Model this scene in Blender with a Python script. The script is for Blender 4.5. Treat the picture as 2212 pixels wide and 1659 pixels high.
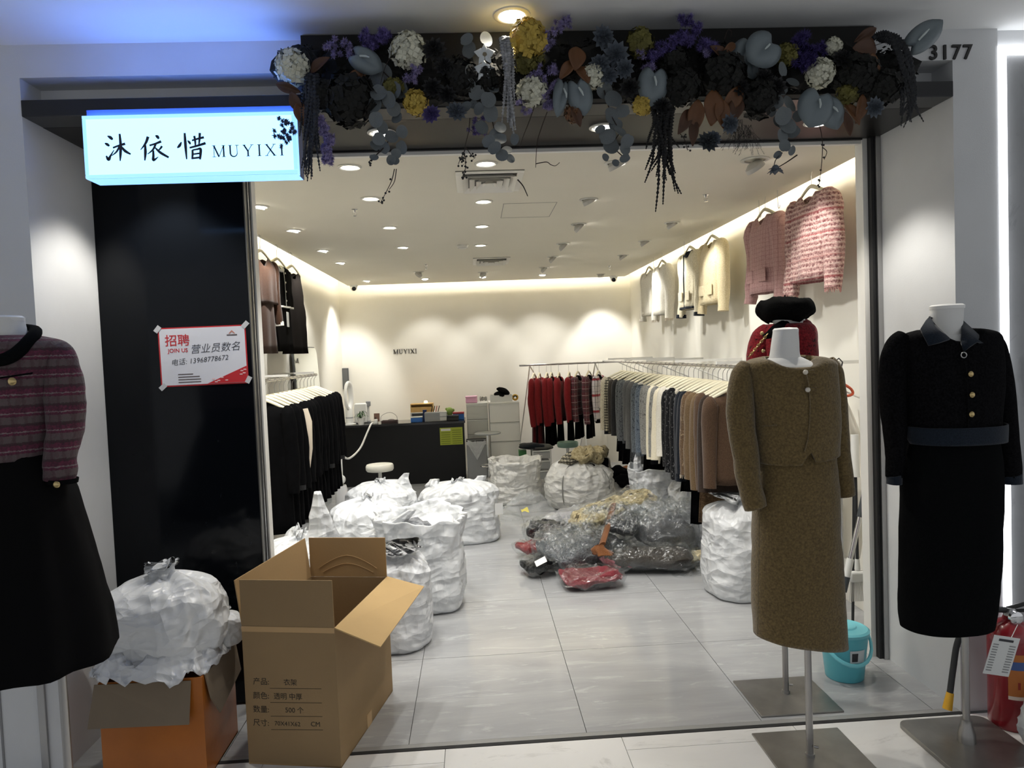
import bpy, bmesh, math, random
from mathutils import Vector, Matrix, Euler, noise
for o in list(bpy.data.objects): bpy.data.objects.remove(o, do_unlink=True)
S = bpy.context.scene
COL = S.collection
R = math.radians
PI = math.pi
rnd = random.Random(7)

# ---------------------------------------------------------------- camera
FPX, CX, CY, CAMH = 1560.0, 1106.0, 829.5, 1.65
dY = Vector(((1023-CX)/FPX, -(766-CY)/FPX, -1)).normalized()
dX = Vector((math.cos(.0395), math.sin(.0395), 0)); dX = (dX - dX.dot(dY)*dY).normalized()
dZ = dX.cross(dY)
W2C = Matrix((dX, dY, dZ))            # rows: world axes in camera space -> world = W2C @ cam
cam_d = bpy.data.cameras.new('camera'); cam = bpy.data.objects.new('camera', cam_d); COL.objects.link(cam)
cam.matrix_world = Matrix.Translation((0, 0, CAMH)) @ W2C.to_4x4()
cam_d.sensor_width = 36.0; cam_d.lens = FPX/2212*36; cam_d.clip_start = .05; cam_d.clip_end = 100
S.camera = cam

def ray(px, py): return W2C @ Vector(((px-CX)/FPX, -(py-CY)/FPX, -1))
def onz(px, py, z=0.0): r = ray(px, py); return Vector((0, 0, CAMH)) + r*((z-CAMH)/r.z)
def ony(px, py, y): r = ray(px, py); return Vector((0, 0, CAMH)) + r*(y/r.y)
def onx(px, py, x): r = ray(px, py); return Vector((0, 0, CAMH)) + r*(x/r.x)

# ---------------------------------------------------------------- world, exposure
wd = bpy.data.worlds.new('mall'); S.world = wd; wd.use_nodes = True
wd.node_tree.nodes['Background'].inputs[0].default_value = (.95, .97, 1.0, 1)
wd.node_tree.nodes['Background'].inputs[1].default_value = .42
S.view_settings.view_transform = 'Standard'; S.view_settings.look = 'None'
S.view_settings.exposure = 0.3; S.view_settings.gamma = 1.0; S.view_settings.use_curve_mapping = False
WARM = (1.0, .98, .935)
SPOT_W, WASH_W, SOFFIT_W, CORR_W = 46, 46, 34, 9

# ---------------------------------------------------------------- materials
MATS = {}
def _nt(name):
    m = bpy.data.materials.new(name); m.use_nodes = True
    n = m.node_tree; b = n.nodes['Principled BSDF']; return m, n, b
def rgba(c): return (c[0], c[1], c[2], 1)
def srgb(r, g, b):
    f = lambda u: (u/255/12.92) if u/255 <= .04045 else ((u/255+.055)/1.055)**2.4
    return (f(r), f(g), f(b))
def coords(n, scale=(1, 1, 1), kind='Object'):
    t = n.nodes.new('ShaderNodeTexCoord'); mp = n.nodes.new('ShaderNodeMapping')
    mp.inputs['Scale'].default_value = scale; n.links.new(t.outputs[kind], mp.inputs[0]); return mp.outputs[0]
def noise_n(n, vec, scale, detail=3, rough=.55, dist=0):
    t = n.nodes.new('ShaderNodeTexNoise'); t.inputs['Scale'].default_value = scale
    t.inputs['Detail'].default_value = detail; t.inputs['Roughness'].default_value = rough
    t.inputs['Distortion'].default_value = dist
    n.links.new(vec, t.inputs['Vector']); return t.outputs['Fac']
def mixc(n, fac, a, b):
    x = n.nodes.new('ShaderNodeMix'); x.data_type = 'RGBA'
    for i, v in ((0, fac), (6, a), (7, b)):
        if hasattr(v, 'is_linked') or isinstance(v, bpy.types.NodeSocket): n.links.new(v, x.inputs[i])
        else: x.inputs[i].default_value = rgba(v) if i else v
    return x.outputs[2]
def ramp(n, fac, lo, hi):
    r = n.nodes.new('ShaderNodeMapRange'); r.inputs[1].default_value = lo; r.inputs[2].default_value = hi
    n.links.new(fac, r.inputs[0]); return r.outputs[0]
def mth(n, op, a, b=None):
    x = n.nodes.new('ShaderNodeMath'); x.operation = op
    for i, v in ((0, a), (1, b)):
        if v is None: continue
        if isinstance(v, bpy.types.NodeSocket): n.links.new(v, x.inputs[i])
        else: x.inputs[i].default_value = v
    return x.outputs[0]
def bumpn(n, b, h, strength=.3, dist=.01):
    x = n.nodes.new('ShaderNodeBump'); x.inputs['Strength'].default_value = strength; x.inputs['Distance'].default_value = dist
    n.links.new(h, x.inputs['Height']); n.links.new(x.outputs[0], b.inputs['Normal']); return x

def M(name, col, rough=.5, metal=0, var=0, vs=8, bump=0, bs=60, emit=0, spec=.5, coat=0, trans=0, sheen=0):
    if name in MATS: return MATS[name]
    m, n, b = _nt(name)
    b.inputs['Base Color'].default_value = rgba(col); b.inputs['Roughness'].default_value = rough
    b.inputs['Metallic'].default_value = metal; b.inputs['Specular IOR Level'].default_value = spec
    b.inputs['Coat Weight'].default_value = coat; b.inputs['Transmission Weight'].default_value = trans
    b.inputs['Sheen Weight'].default_value = sheen
    if emit:
        b.inputs['Emission Color'].default_value = rgba(col); b.inputs['Emission Strength'].default_value = emit
    if var:
        f = noise_n(n, coords(n), vs, 4)
        d = tuple(c*(1-var) for c in col); l = tuple(min(1, c*(1+var*.6)) for c in col)
        n.links.new(mixc(n, ramp(n, f, .3, .7), d, l), b.inputs['Base Color'])
    if bump: bumpn(n, b, noise_n(n, coords(n), bs, 4), bump, .004)
    MATS[name] = m; return m

def fabric(name, c1, c2, scale=160, bump=.5, st=(1, 1, 1), lo=.35, hi=.65, third=None, sheen=.15, rough=.92):
    """woven / boucle cloth: two-tone grain with relief"""
    if name in MATS: return MATS[name]
    m, n, b = _nt(name); v = coords(n, st)
    f = noise_n(n, v, scale, 3, .6)
    col = mixc(n, ramp(n, f, lo, hi), c1, c2)
    if third:
        g = noise_n(n, v, scale*.45, 2); col = mixc(n, ramp(n, g, .60, .66), col, third)
    n.links.new(col, b.inputs['Base Color']); b.inputs['Roughness'].default_value = rough
    b.inputs['Specular IOR Level'].default_value = .15 if max(c2) > .03 else .04; b.inputs['Sheen Weight'].default_value = sheen
    bumpn(n, b, f, bump, .004); MATS[name] = m; return m

def plaid(name, base, base2, lines, scale=160, bump=.4):
    """check / stripe cloth: lines = (axis, period, width, offset, colour, strength)"""
    if name in MATS: return MATS[name]
    m, n, b = _nt(name); v = coords(n); f = noise_n(n, v, scale, 3, .6)
    col = mixc(n, ramp(n, f, .35, .65), base, base2)
    sx = n.nodes.new('ShaderNodeSeparateXYZ'); n.links.new(v, sx.inputs[0])
    jit = mth(n, 'MULTIPLY', mth(n, 'SUBTRACT', f, .5), .012)
    for ax, per, wid, off, lc, stg in lines:
        if ax == 'D': s = mth(n, 'ADD', sx.outputs[0], sx.outputs[1])
        else: s = sx.outputs['XYZ'.index(ax)]
        s = mth(n, 'ADD', s, jit)
        fr = mth(n, 'FRACT', mth(n, 'ADD', mth(n, 'DIVIDE', s, per), off+50))
        on = mth(n, 'LESS_THAN', fr, wid)
        col = mixc(n, mth(n, 'MULTIPLY', on, stg), col, lc)
    n.links.new(col, b.inputs['Base Color']); b.inputs['Roughness'].default_value = .92
    b.inputs['Specular IOR Level'].default_value = .12; b.inputs['Sheen Weight'].default_value = .15
    bumpn(n, b, f, bump, .004); MATS[name] = m; return m

def marble(name, c1, c2, vein, st, rough=.12, rot=0.0):
    m, n, b = _nt(name); v = coords(n, st); v.node.inputs['Rotation'].default_value = (0, 0, rot)
    oi = n.nodes.new('ShaderNodeObjectInfo'); ad = n.nodes.new('ShaderNodeVectorMath'); ad.operation = 'ADD'
    sc = mth(n, 'MULTIPLY', oi.outputs['Random'], 37.0); n.links.new(v, ad.inputs[0]); n.links.new(sc, ad.inputs[1]); v = ad.outputs[0]
    f = noise_n(n, v, 2.2, 6, .62, .6); g = noise_n(n, v, 5.5, 8, .7, 1.2)
    col = mixc(n, ramp(n, f, .3, .72), c1, c2)
    col = mixc(n, mth(n, 'MULTIPLY', ramp(n, g, .56, .68), .55), col, vein)
    n.links.new(col, b.inputs['Base Color']); b.inputs['Roughness'].default_value = rough
    MATS[name] = m; return m

def plastic_bag(name, col, trl=.3, rough=.32, bs=9):
    """thin milky polythene: creased relief, a little light coming through"""
    m, n, b = _nt(name); v = coords(n)
    b.inputs['Base Color'].default_value = rgba(col); b.inputs['Roughness'].default_value = rough
    b.inputs['Specular IOR Level'].default_value = .6
    def vor(st, scale, rot=0):
        c = coords(n, st); c.node.inputs['Rotation'].default_value = (rot, rot*.7, rot)
        wob = n.nodes.new('ShaderNodeTexNoise'); wob.inputs['Scale'].default_value = 4; wob.inputs['Detail'].default_value = 1; n.links.new(c, wob.inputs['Vector'])
        ad = n.nodes.new('ShaderNodeVectorMath'); ad.operation = 'MULTIPLY_ADD'; n.links.new(wob.outputs['Color'], ad.inputs[0]); ad.inputs[1].default_value = (.25, .25, .25); n.links.new(c, ad.inputs[2])
        t = n.nodes.new('ShaderNodeTexVoronoi'); t.inputs['Scale'].default_value = scale; n.links.new(ad.outputs[0], t.inputs['Vector']); return t.outputs['Distance']
    hh = mth(n, 'ADD', vor((1, 1, 2.4), bs*.75), mth(n, 'MULTIPLY', vor((2.2, 2.2, .9), bs*.9, .5), .5))
    bumpn(n, b, mth(n, 'ADD', hh, mth(n, 'MULTIPLY', vor((1, 1, 1.6), bs*2.2, .9), .25)), .62, .05)
    tr = n.nodes.new('ShaderNodeBsdfTranslucent'); tr.inputs[0].default_value = rgba(col)
    mx = n.nodes.new('ShaderNodeMixShader'); mx.inputs[0].default_value = trl
    n.links.new(b.outputs[0], mx.inputs[1]); n.links.new(tr.outputs[0], mx.inputs[2])
    n.links.new(mx.outputs[0], n.nodes['Material Output'].inputs[0]); MATS[name] = m; return m

def film(name, opac=.16, bs=16, milk=.0):
    """clear crumpled wrapping film: see-through with sharp glints"""
    m, n, b = _nt(name); v = coords(n)
    h = noise_n(n, v, bs, 3, .55, 1.2); rdg = mth(n, 'ABSOLUTE', mth(n, 'SUBTRACT', h, .5))
    bp = n.nodes.new('ShaderNodeBump'); bp.inputs['Strength'].default_value = .9; bp.inputs['Distance'].default_value = .06; n.links.new(rdg, bp.inputs['Height'])
    gl = n.nodes.new('ShaderNodeBsdfGlossy'); gl.inputs['Color'].default_value = (.95, .96, .97, 1); gl.inputs['Roughness'].default_value = .24; n.links.new(bp.outputs[0], gl.inputs['Normal'])
    b.inputs['Base Color'].default_value = (.8, .82, .84, 1); b.inputs['Roughness'].default_value = .3
    tp = n.nodes.new('ShaderNodeBsdfTransparent'); tp.inputs[0].default_value = (.97, .98, .98, 1)
    lw = n.nodes.new('ShaderNodeLayerWeight'); lw.inputs[0].default_value = .3; n.links.new(bp.outputs[0], lw.inputs['Normal'])
    fac = mth(n, 'ADD', mth(n, 'MULTIPLY', lw.outputs['Facing'], .36), opac)
    mx = n.nodes.new('ShaderNodeMixShader'); n.links.new(fac, mx.inputs[0]); n.links.new(tp.outputs[0], mx.inputs[1]); n.links.new(gl.outputs[0], mx.inputs[2])
    m2 = n.nodes.new('ShaderNodeMixShader'); m2.inputs[0].default_value = milk; n.links.new(mx.outputs[0], m2.inputs[1]); n.links.new(b.outputs[0], m2.inputs[2])
    n.links.new(m2.outputs[0], n.nodes['Material Output'].inputs[0]); MATS[name] = m; return m

# ---------------------------------------------------------------- mesh builder
class MB:
    def __init__(s): s.v = []; s.f = []
    def add(s, vs, fs):
        o = len(s.v); s.v += [Vector(p) for p in vs]; s.f += [tuple(i+o for i in q) for q in fs]; return s
    def box(s, c, d, m=None):
        c = Vector(c); x, y, z = d[0]/2, d[1]/2, d[2]/2
        vs = [Vector((i*x, j*y, k*z)) for k in (-1, 1) for j in (-1, 1) for i in (-1, 1)]
        if m is not None: vs = [m @ p for p in vs]
        return s.add([p+c for p in vs], [(0, 2, 3, 1), (4, 5, 7, 6), (0, 1, 5, 4), (2, 6, 7, 3), (0, 4, 6, 2), (1, 3, 7, 5)])
    def box2(s, a, b):
        return s.box([(a[i]+b[i])/2 for i in range(3)], [abs(b[i]-a[i]) for i in range(3)])
    def loft(s, rings, cap0=True, cap1=True, close=True):
        n = len(rings[0]); vs = [p for r in rings for p in r]; fs = []
        for k in range(len(rings)-1):
            for i in range(n if close else n-1):
                j = (i+1) % n; fs.append((k*n+i, k*n+j, (k+1)*n+j, (k+1)*n+i))
        if cap0: fs.append(tuple(reversed(range(n))))
        if cap1: fs.append(tuple(range((len(rings)-1)*n, len(rings)*n)))
        return s.add(vs, fs)
    def tube(s, pts, r, n=8, cap=True, flat=1.0):
        pts = [Vector(p) for p in pts]; rr = r if isinstance(r, (list, tuple)) else [r]*len(pts)
        t0 = (pts[1]-pts[0]).normalized(); u = t0.orthogonal().normalized(); rings = []
        for k, p in enumerate(pts):
            t = (pts[min(k+1, len(pts)-1)]-pts[max(k-1, 0)]).normalized()
            u = (u - u.dot(t)*t); u = u.normalized() if u.length > 1e-6 else t.orthogonal().normalized()
            w = t.cross(u)
            rings.append([p + u*(rr[k]*math.cos(2*PI*i/n)) + w*(rr[k]*flat*math.sin(2*PI*i/n)) for i in range(n)])
        return s.loft(rings, cap, cap)
    def lathe(s, prof, n=24, c=(0, 0, 0), cap0=True, cap1=True, m=None):
        c = Vector(c); rings = []
        for r, z in prof:
            q = [Vector((r*math.cos(2*PI*i/n), r*math.sin(2*PI*i/n), z)) for i in range(n)]
            rings.append([(m @ p if m is not None else p)+c for p in q])
        return s.loft(rings, cap0, cap1)
    def ball(s, c, r, nu=12, nv=8, sc=(1, 1, 1)):
        rings = [[Vector(c)+Vector((r*sc[0]*math.sin(PI*k/nv)*math.cos(2*PI*i/nu), r*sc[1]*math.sin(PI*k/nv)*math.sin(2*PI*i/nu), -r*sc[2]*math.cos(PI*k/nv))) for i in range(nu)] for k in range(1, nv)]
        return s.loft(rings)
    def grid(s, fn, nu, nv):
        vs = [fn(i/nu, j/nv) for j in range(nv+1) for i in range(nu+1)]
        fs = [(j*(nu+1)+i, j*(nu+1)+i+1, (j+1)*(nu+1)+i+1, (j+1)*(nu+1)+i) for j in range(nv) for i in range(nu)]
        return s.add(vs, fs)
    def prism(s, poly, y0, y1, m=None):
        """2D polygon in x,z extruded along y"""
        n = len(poly); vs = [Vector((p[0], y0, p[1])) for p in poly]+[Vector((p[0], y1, p[1])) for p in poly]
        if m is not None: vs = [m @ p for p in vs]
        fs = [tuple(range(n)), tuple(reversed(range(n, 2*n)))]+[(i, i+n, (i+1) % n+n, (i+1) % n) for i in range(n)]
        return s.add(vs, fs)
    def obj(s, name, mat, parent=None, smooth=40, bev=0, seg=2, sub=0, solid=0):
        me = bpy.data.meshes.new(name); me.from_pydata(s.v, [], s.f)
        bm = bmesh.new(); bm.from_mesh(me); bmesh.ops.recalc_face_normals(bm, faces=bm.faces); bm.to_mesh(me); bm.free()
        if smooth:
            me.polygons.foreach_set('use_smooth', [True]*len(me.polygons))
            if smooth < 180: me.set_sharp_from_angle(angle=R(smooth))
        o = bpy.data.objects.new(name, me); COL.objects.link(o)
        if mat: me.materials.append(mat)
        if parent: o.parent = parent
        if solid: md = o.modifiers.new('solid', 'SOLIDIFY'); md.thickness = solid; md.offset = 0
        if bev: md = o.modifiers.new('bevel', 'BEVEL'); md.width = bev; md.segments = seg; md.limit_method = 'ANGLE'
        if sub: md = o.modifiers.new('sub', 'SUBSURF'); md.levels = sub; md.render_levels = sub
        return o

def tag(o, label, cat, group=None):
    o['label'] = label; o['category'] = cat
    if group: o['group'] = group
    return o
def thing(name, label, cat, loc=(0, 0, 0), rz=0, group=None, rot=None):
    o = bpy.data.objects.new(name, None); COL.objects.link(o); o.empty_display_size = .05
    o.location = loc; o.rotation_euler = rot if rot else (0, 0, rz); return tag(o, label, cat, group)
def struct(o): o['kind'] = 'structure'; return o
def stuff(o): o['kind'] = 'stuff'; return o
def copy_tree(o, parent=None, **kw):
    c = o.copy(); COL.objects.link(c)
    if parent: c.parent = parent
    for ch in o.children: copy_tree(ch, c)
    for k, v in kw.items():
        if k in ('label', 'group'): c[k] = v
        else: setattr(c, k, v)
    return c
ORD = 'first second third fourth fifth sixth seventh eighth ninth tenth eleventh twelfth thirteenth fourteenth fifteenth sixteenth seventeenth eighteenth nineteenth twentieth'.split()
ORD += ['twenty-'+w for w in ORD[:9]]
def fbm(p, o=3): return noise.fractal(Vector(p), .8, 2.0, o, noise_basis='PERLIN_ORIGINAL')
def cat(pts, n=6):
    """Catmull-Rom through points (tuples of any length)"""
    P = [pts[0]]+list(pts)+[pts[-1]]; out = []
    for k in range(1, len(P)-2):
        for i in range(n):
            t = i/n; a, b, c, d = P[k-1], P[k], P[k+1], P[k+2]
            out.append(tuple(.5*((2*b[j])+(-a[j]+c[j])*t+(2*a[j]-5*b[j]+4*c[j]-d[j])*t*t+(-a[j]+3*b[j]-3*c[j]+d[j])*t**3) for j in range(len(b))))
    out.append(tuple(P[-2])); return out
def frame(o, x, z):
    """matrix whose x axis is x and z axis is z, at o"""
    x = Vector(x).normalized(); z = Vector(z).normalized(); y = z.cross(x).normalized(); z = x.cross(y)
    m = Matrix((x, y, z)).transposed().to_4x4(); m.translation = Vector(o); return m
def text_obj(name, s, size, mat, parent, m, ext=.0008, off=0, shear=0, align='CENTER', sx=1.0):
    cu = bpy.data.curves.new(name, 'FONT'); cu.body = s; cu.size = size; cu.extrude = ext; cu.offset = off; cu.shear = shear
    cu.align_x = align; cu.align_y = 'CENTER'; cu.resolution_u = 3
    t = bpy.data.objects.new(name, cu); COL.objects.link(t); bpy.context.view_layer.update()
    me = bpy.data.meshes.new_from_object(t.evaluated_get(bpy.context.evaluated_depsgraph_get()))
    bpy.data.objects.remove(t, do_unlink=True); bpy.data.curves.remove(cu)
    me.transform(Matrix.Diagonal((sx, 1, 1, 1))); me.materials.clear(); me.materials.append(mat)
    o = bpy.data.objects.new(name, me); COL.objects.link(o); o.matrix_local = m
    if parent: o.parent = parent
    return o
# ================================================================ ROOM
XL, XR, YB, ZC = -1.87, 2.30, 10.40, 2.68        # shop walls, ceiling underside
YF, YD, ZS, ZCC = 3.0, 3.60, 2.66, 2.94           # facade front, door plane, soffit, corridor ceiling
XO0, XO1 = -1.745, 2.07                           # recess sides
m_wall = M('shop_wall', srgb(234, 231, 221), .75, var=.03, vs=1.5)
m_ceil = M('shop_ceiling', srgb(226, 221, 206), .8, var=.02, vs=2)
m_fac = M('facade_plaster', srgb(208, 210, 212), .7, var=.05, vs=3, bump=.1, bs=180)
m_side = M('jamb_plaster', srgb(214, 214, 214), .6, var=.06, vs=4, bump=.08, bs=160)
m_black = M('black_beam', (.012, .013, .016), .28, spec=.5)
m_sof = M('black_soffit', (.010, .0095, .009), .32, spec=.18)
m_steel = M('brushed_steel', (.42, .42, .42), .3, 1.0)
m_chrome = M('chrome', (.75, .75, .76), .12, 1.0)
m_white = M('white_paint', srgb(232, 231, 226), .45)
m_blackp = M('black_plastic', (.012, .012, .013), .45)
m_dark = M('dark_gap', (.02, .02, .02), .8)
m_tile = marble('grey_tile', srgb(172, 173, 174), srgb(152, 153, 155), srgb(196, 197, 198), (.55, 2.6, 1), .13, R(-14))
m_tile2 = marble('pale_tile', srgb(226, 225, 223), srgb(212, 211, 209), srgb(170, 168, 166), (.5, 1.0, 1), .14, R(35))

# floors (each tile its own piece)
fl = struct(MB().box2((XL-.05, 3.02, -.06), (XR+.05, YB+.02, -.012)).obj('floor', M('grout', (.16, .16, .155), .9), smooth=0))
cols = [XL, -1.12, -.345, .42, 1.19, 1.965, XR]; rows = [3.035] + [3.035+.865*k for k in range(1, 9)] + [YB]
for i in range(len(cols)-1):
    for j in range(len(rows)-1):
        MB().box2((cols[i]+.0015, rows[j]+.0015, -.012), (cols[i+1]-.0015, rows[j+1]-.0015, 0)).obj('tile', m_tile, fl, smooth=0)
fl2 = struct(MB().box2((-5, -3, -.06), (5, 2.985, -.012)).obj('floor_corridor', MATS['grout'], smooth=0))
ccol = [-4.65, -3.9, -3.16, -2.42, -1.68, -.935, -.187, .56, 1.305, 2.05, 2.8, 3.55, 4.3]
for i in range(len(ccol)-1):
    off = 2.88 if i % 2 else 2.50
    ys = [2.98] + [y for y in (off, off-.75, off-1.5, off-2.25, off-3.0) if y > -.2]
    for j in range(len(ys)-1):
        MB().box2((ccol[i]+.0012, ys[j+1]+.0012, -.012), (ccol[i+1]-.0012, ys[j]-.0012, 0)).obj('tile', m_tile2, fl2, smooth=0)
struct(MB().box2((XO0, 2.982, -.02), (XO1, 3.002, .001)).obj('trim_1', m_dark, smooth=0))
struct(MB().box2((XO0, 3.004, -.02), (XO1, 3.033, .0015)).obj('trim_2', M('threshold_stone', srgb(150, 150, 148), .25), smooth=0))

# shop shell
struct(MB().box2((XL-.1, 3.62, 0), (XL, YB+.1, 2.98)).obj('wall_left', m_wall, smooth=0))
struct(MB().box2((XR, 3.62, 0), (XR+.1, YB+.1, 2.98)).obj('wall_right', m_wall, smooth=0))
struct(MB().box2((XL, YB, 0), (XR, YB+.1, 2.98)).obj('wall_back', m_wall, smooth=0))
struct(MB().box2((-1.715, 3.63, ZC), (2.2, 10.25, ZC+.05)).obj('ceiling', m_ceil, smooth=0))
struct(MB().box2((XL-.1, 3.63, 2.95), (XR+.1, YB+.1, 3.0)).obj('ceiling_cove', m_ceil, smooth=0))
m_led = M('cove_led', (1.0, .93, .78), .5, emit=34)
lb0, lb1 = ZC+.105, ZC+.118
led = struct(MB().box2((-1.675, 3.7, lb0), (-1.655, 10.2, lb1)).box2((2.14, 3.7, lb0), (2.16, 10.2, lb1)).box2((-1.655, 10.185, lb0), (2.14, 10.205, lb1)).obj('trim_cove_light', m_led, smooth=0))
struct(MB().box2((-1.67, 3.7, ZC+.051), (-1.66, 10.2, lb0-.001)).box2((2.145, 3.7, ZC+.051), (2.155, 10.2, lb0-.001)).box2((-1.66, 10.19, ZC+.051), (2.145, 10.2, lb0-.001)).obj('trim_cove_bracket', m_ceil, smooth=0))
# upstand that closes the ceiling void behind the strips
struct(MB().box2((-1.50, 3.63, ZC+.05), (-1.48, 10.05, 2.95)).box2((1.97, 3.63, ZC+.05), (1.99, 10.05, 2.95)).box2((-1.48, 10.03, ZC+.05), (1.97, 10.05, 2.95)).obj('ceiling_upstand', m_ceil, smooth=0))
# front wall inner faces beside the opening
struct(MB().box2((XL, 3.62, 0), (-1.056, 3.70, 2.95)).box2((2.03, 3.62, 0), (XR, 3.70, 2.95)).box2((-1.056, 3.62, ZS+.005), (2.03, 3.66, 2.95)).obj('wall_front', m_white, smooth=0))

# facade
struct(MB().box2((-5, YF, 0), (XO0, 3.62, ZCC)).obj('wall_facade_left', m_fac, smooth=0))
struct(MB().box2((XO1, YF, 0), (2.268, 3.62, ZCC)).obj('wall_facade_right', m_fac, smooth=0))
struct(MB().box2((XO0, YF, 2.812), (XO1, 3.62, ZCC)).obj('wall_facade_lintel', m_fac, smooth=0))
struct(MB().box2((XO0, 3.14, 2.725), (XO1, 3.62, 2.812)).obj('wall_facade_recess', m_fac, smooth=0))
struct(MB().box2((XO0, YF-.004, ZS), (XO1, 3.14, 2.725)).obj('trim_beam', m_black, smooth=0, bev=.003))
struct(MB().box2((XO0, 3.14, ZS), (XO1, 3.62, 2.725)).obj('trim_soffit', m_sof, smooth=0))
struct(MB().box2((-5, -3, ZCC), (5, 3.62, 3.0)).obj('ceiling_corridor', M('corridor_ceiling', srgb(238, 240, 240), .85, var=.02, vs=2), smooth=0))
m_nb = marble('neighbour_stone', srgb(150, 152, 154), srgb(132, 134, 136), srgb(108, 110, 112), (1, 1, .8), .3)
struct(MB().box2((2.305, YF+.02, 0), (5, 3.62, 2.835)).obj('wall_neighbour', m_nb, smooth=0))
struct(MB().box2((2.268, YF+.02, 2.87), (5, 3.62, ZCC)).obj('wall_neighbour_top', m_fac, smooth=0))
m_strip = M('led_profile', (.96, .97, 1.0), .5, emit=3.0)
struct(MB().box2((2.27, YF-.006, 0), (2.303, YF+.03, 2.868)).box2((2.303, YF-.006, 2.837), (5, YF+.03, 2.868)).obj('trim_light_line', m_strip, smooth=0))
# steel guard on the left pier, pale skirting of the pier
struct(MB().box2((-1.835, YF-.012, 0), (-1.805, YF-.001, .95)).obj('trim_3', m_steel, smooth=0, bev=.003))
struct(MB().box2((-1.992, YF-.004, 0), (-1.984, YF-.0005, 1.2)).obj('trim_4', M('joint_grey', (.25, .25, .26), .8), smooth=0))
# dark glass screen panel left of the opening
m_pan, _n, _b = _nt('dark_screen'); MATS['dark_screen'] = m_pan
_b.inputs['Base Color'].default_value = (.003, .004, .006, 1); _b.inputs['Specular IOR Level'].default_value = .2
_v = coords(_n, (7, 1, 2.2)); _f = noise_n(_n, _v, 6, 8, .75, 2.0)
_sx = _n.nodes.new('ShaderNodeSeparateXYZ'); _n.links.new(coords(_n), _sx.inputs[0])
_lowz = ramp(_n, _sx.outputs[2], 1.6, .3)
_sc = mth(_n, 'MULTIPLY', ramp(_n, _f, .64, .76), _lowz)
_n.links.new(mixc(_n, mth(_n, 'MULTIPLY', _sc, .3), (.003, .004, .006), (.22, .24, .26)), _b.inputs['Base Color'])
_n.links.new(ramp(_n, mth(_n, 'ADD', mth(_n, 'MULTIPLY', noise_n(_n, coords(_n), 3, 3), .5), mth(_n, 'MULTIPLY', _sc, .4)), 0.0, 2.2), _b.inputs['Roughness'])
struct(MB().box2((XO0, 3.50, .012), (-1.055, 3.617, ZS)).obj('wall_screen_panel', m_pan, smooth=0, bev=.002))
# opening frame
fr = struct(MB().box2((-1.0545, 3.502, 0), (-1.049, 3.522, ZS)).obj('door_1', M('frame_grey', (.16, .155, .14), .35, .6), smooth=0))
MB().box2((-1.0545, 3.523, 0), (-1.052, 3.556, ZS)).obj('frame_post', m_blackp, fr, smooth=0)
MB().box2((-1.0545, 3.557, 0), (-1.049, 3.569, ZS)).obj('frame_post', m_steel, fr, smooth=0)
MB().box2((-1.0545, 3.570, 0), (-1.050, 3.597, ZS)).obj('frame_post', m_blackp, fr, smooth=0)
MB().box2((-1.0545, 3.598, 0), (-1.043, 3.66, ZS)).obj('frame_jamb', m_white, fr, smooth=0)
MB().box2((2.044, 3.545, 0), (2.0695, 3.60, ZS)).obj('frame_post', m_steel, fr, smooth=0)
MB().box2((2.026, 3.56, 0), (2.043, 3.61, ZS)).obj('frame_post', m_blackp, fr, smooth=0)
MB().box2((2.000, 3.59, 0), (2.025, 3.66, ZS)).obj('frame_jamb', m_white, fr, smooth=0)
MB().box2((-1.042, 3.585, ZS-.006), (1.999, 3.60, ZS-.0005)).obj('frame_head', m_blackp, fr, smooth=0)
MB().box2((-1.042, 3.602, ZS-.022), (1.999, 3.63, ZS-.0005)).obj('head_track', m_white, fr, smooth=0)

# access hatch: hairline joint in the ceiling
h0 = (.25, 5.02); h1 = (.62, 5.54); hz = ZC-.0015
hm = MB()
for a, b in (((h0[0], h1[1]), h1), ((h0[0], h0[1]), (h0[0], h1[1])), ((h1[0], h0[1]), h1), (h0, (h1[0], h0[1]))):
    hm.box2((a[0]-.002, a[1]-.002, hz), (b[0]+.002, b[1]+.002, ZC+.001))
struct(hm.obj('trim_hatch_joint', M('hatch_line', (.3, .29, .26), .9), smooth=0))

# shop number on the facade
num = thing('shop_number', 'black metal shop number 3177 on the plaster beside the flowers', 'number', (2.057, YF, 2.84))
for k, ch in enumerate('3177'):
    text_obj('digit', ch, .084, M('number_black', (.01, .01, .01), .4), num, Matrix.Translation((-.073+.0495*k, -.0045, 0)) @ Matrix.Rotation(PI/2, 4, 'X'), .004, .0012)

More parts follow.
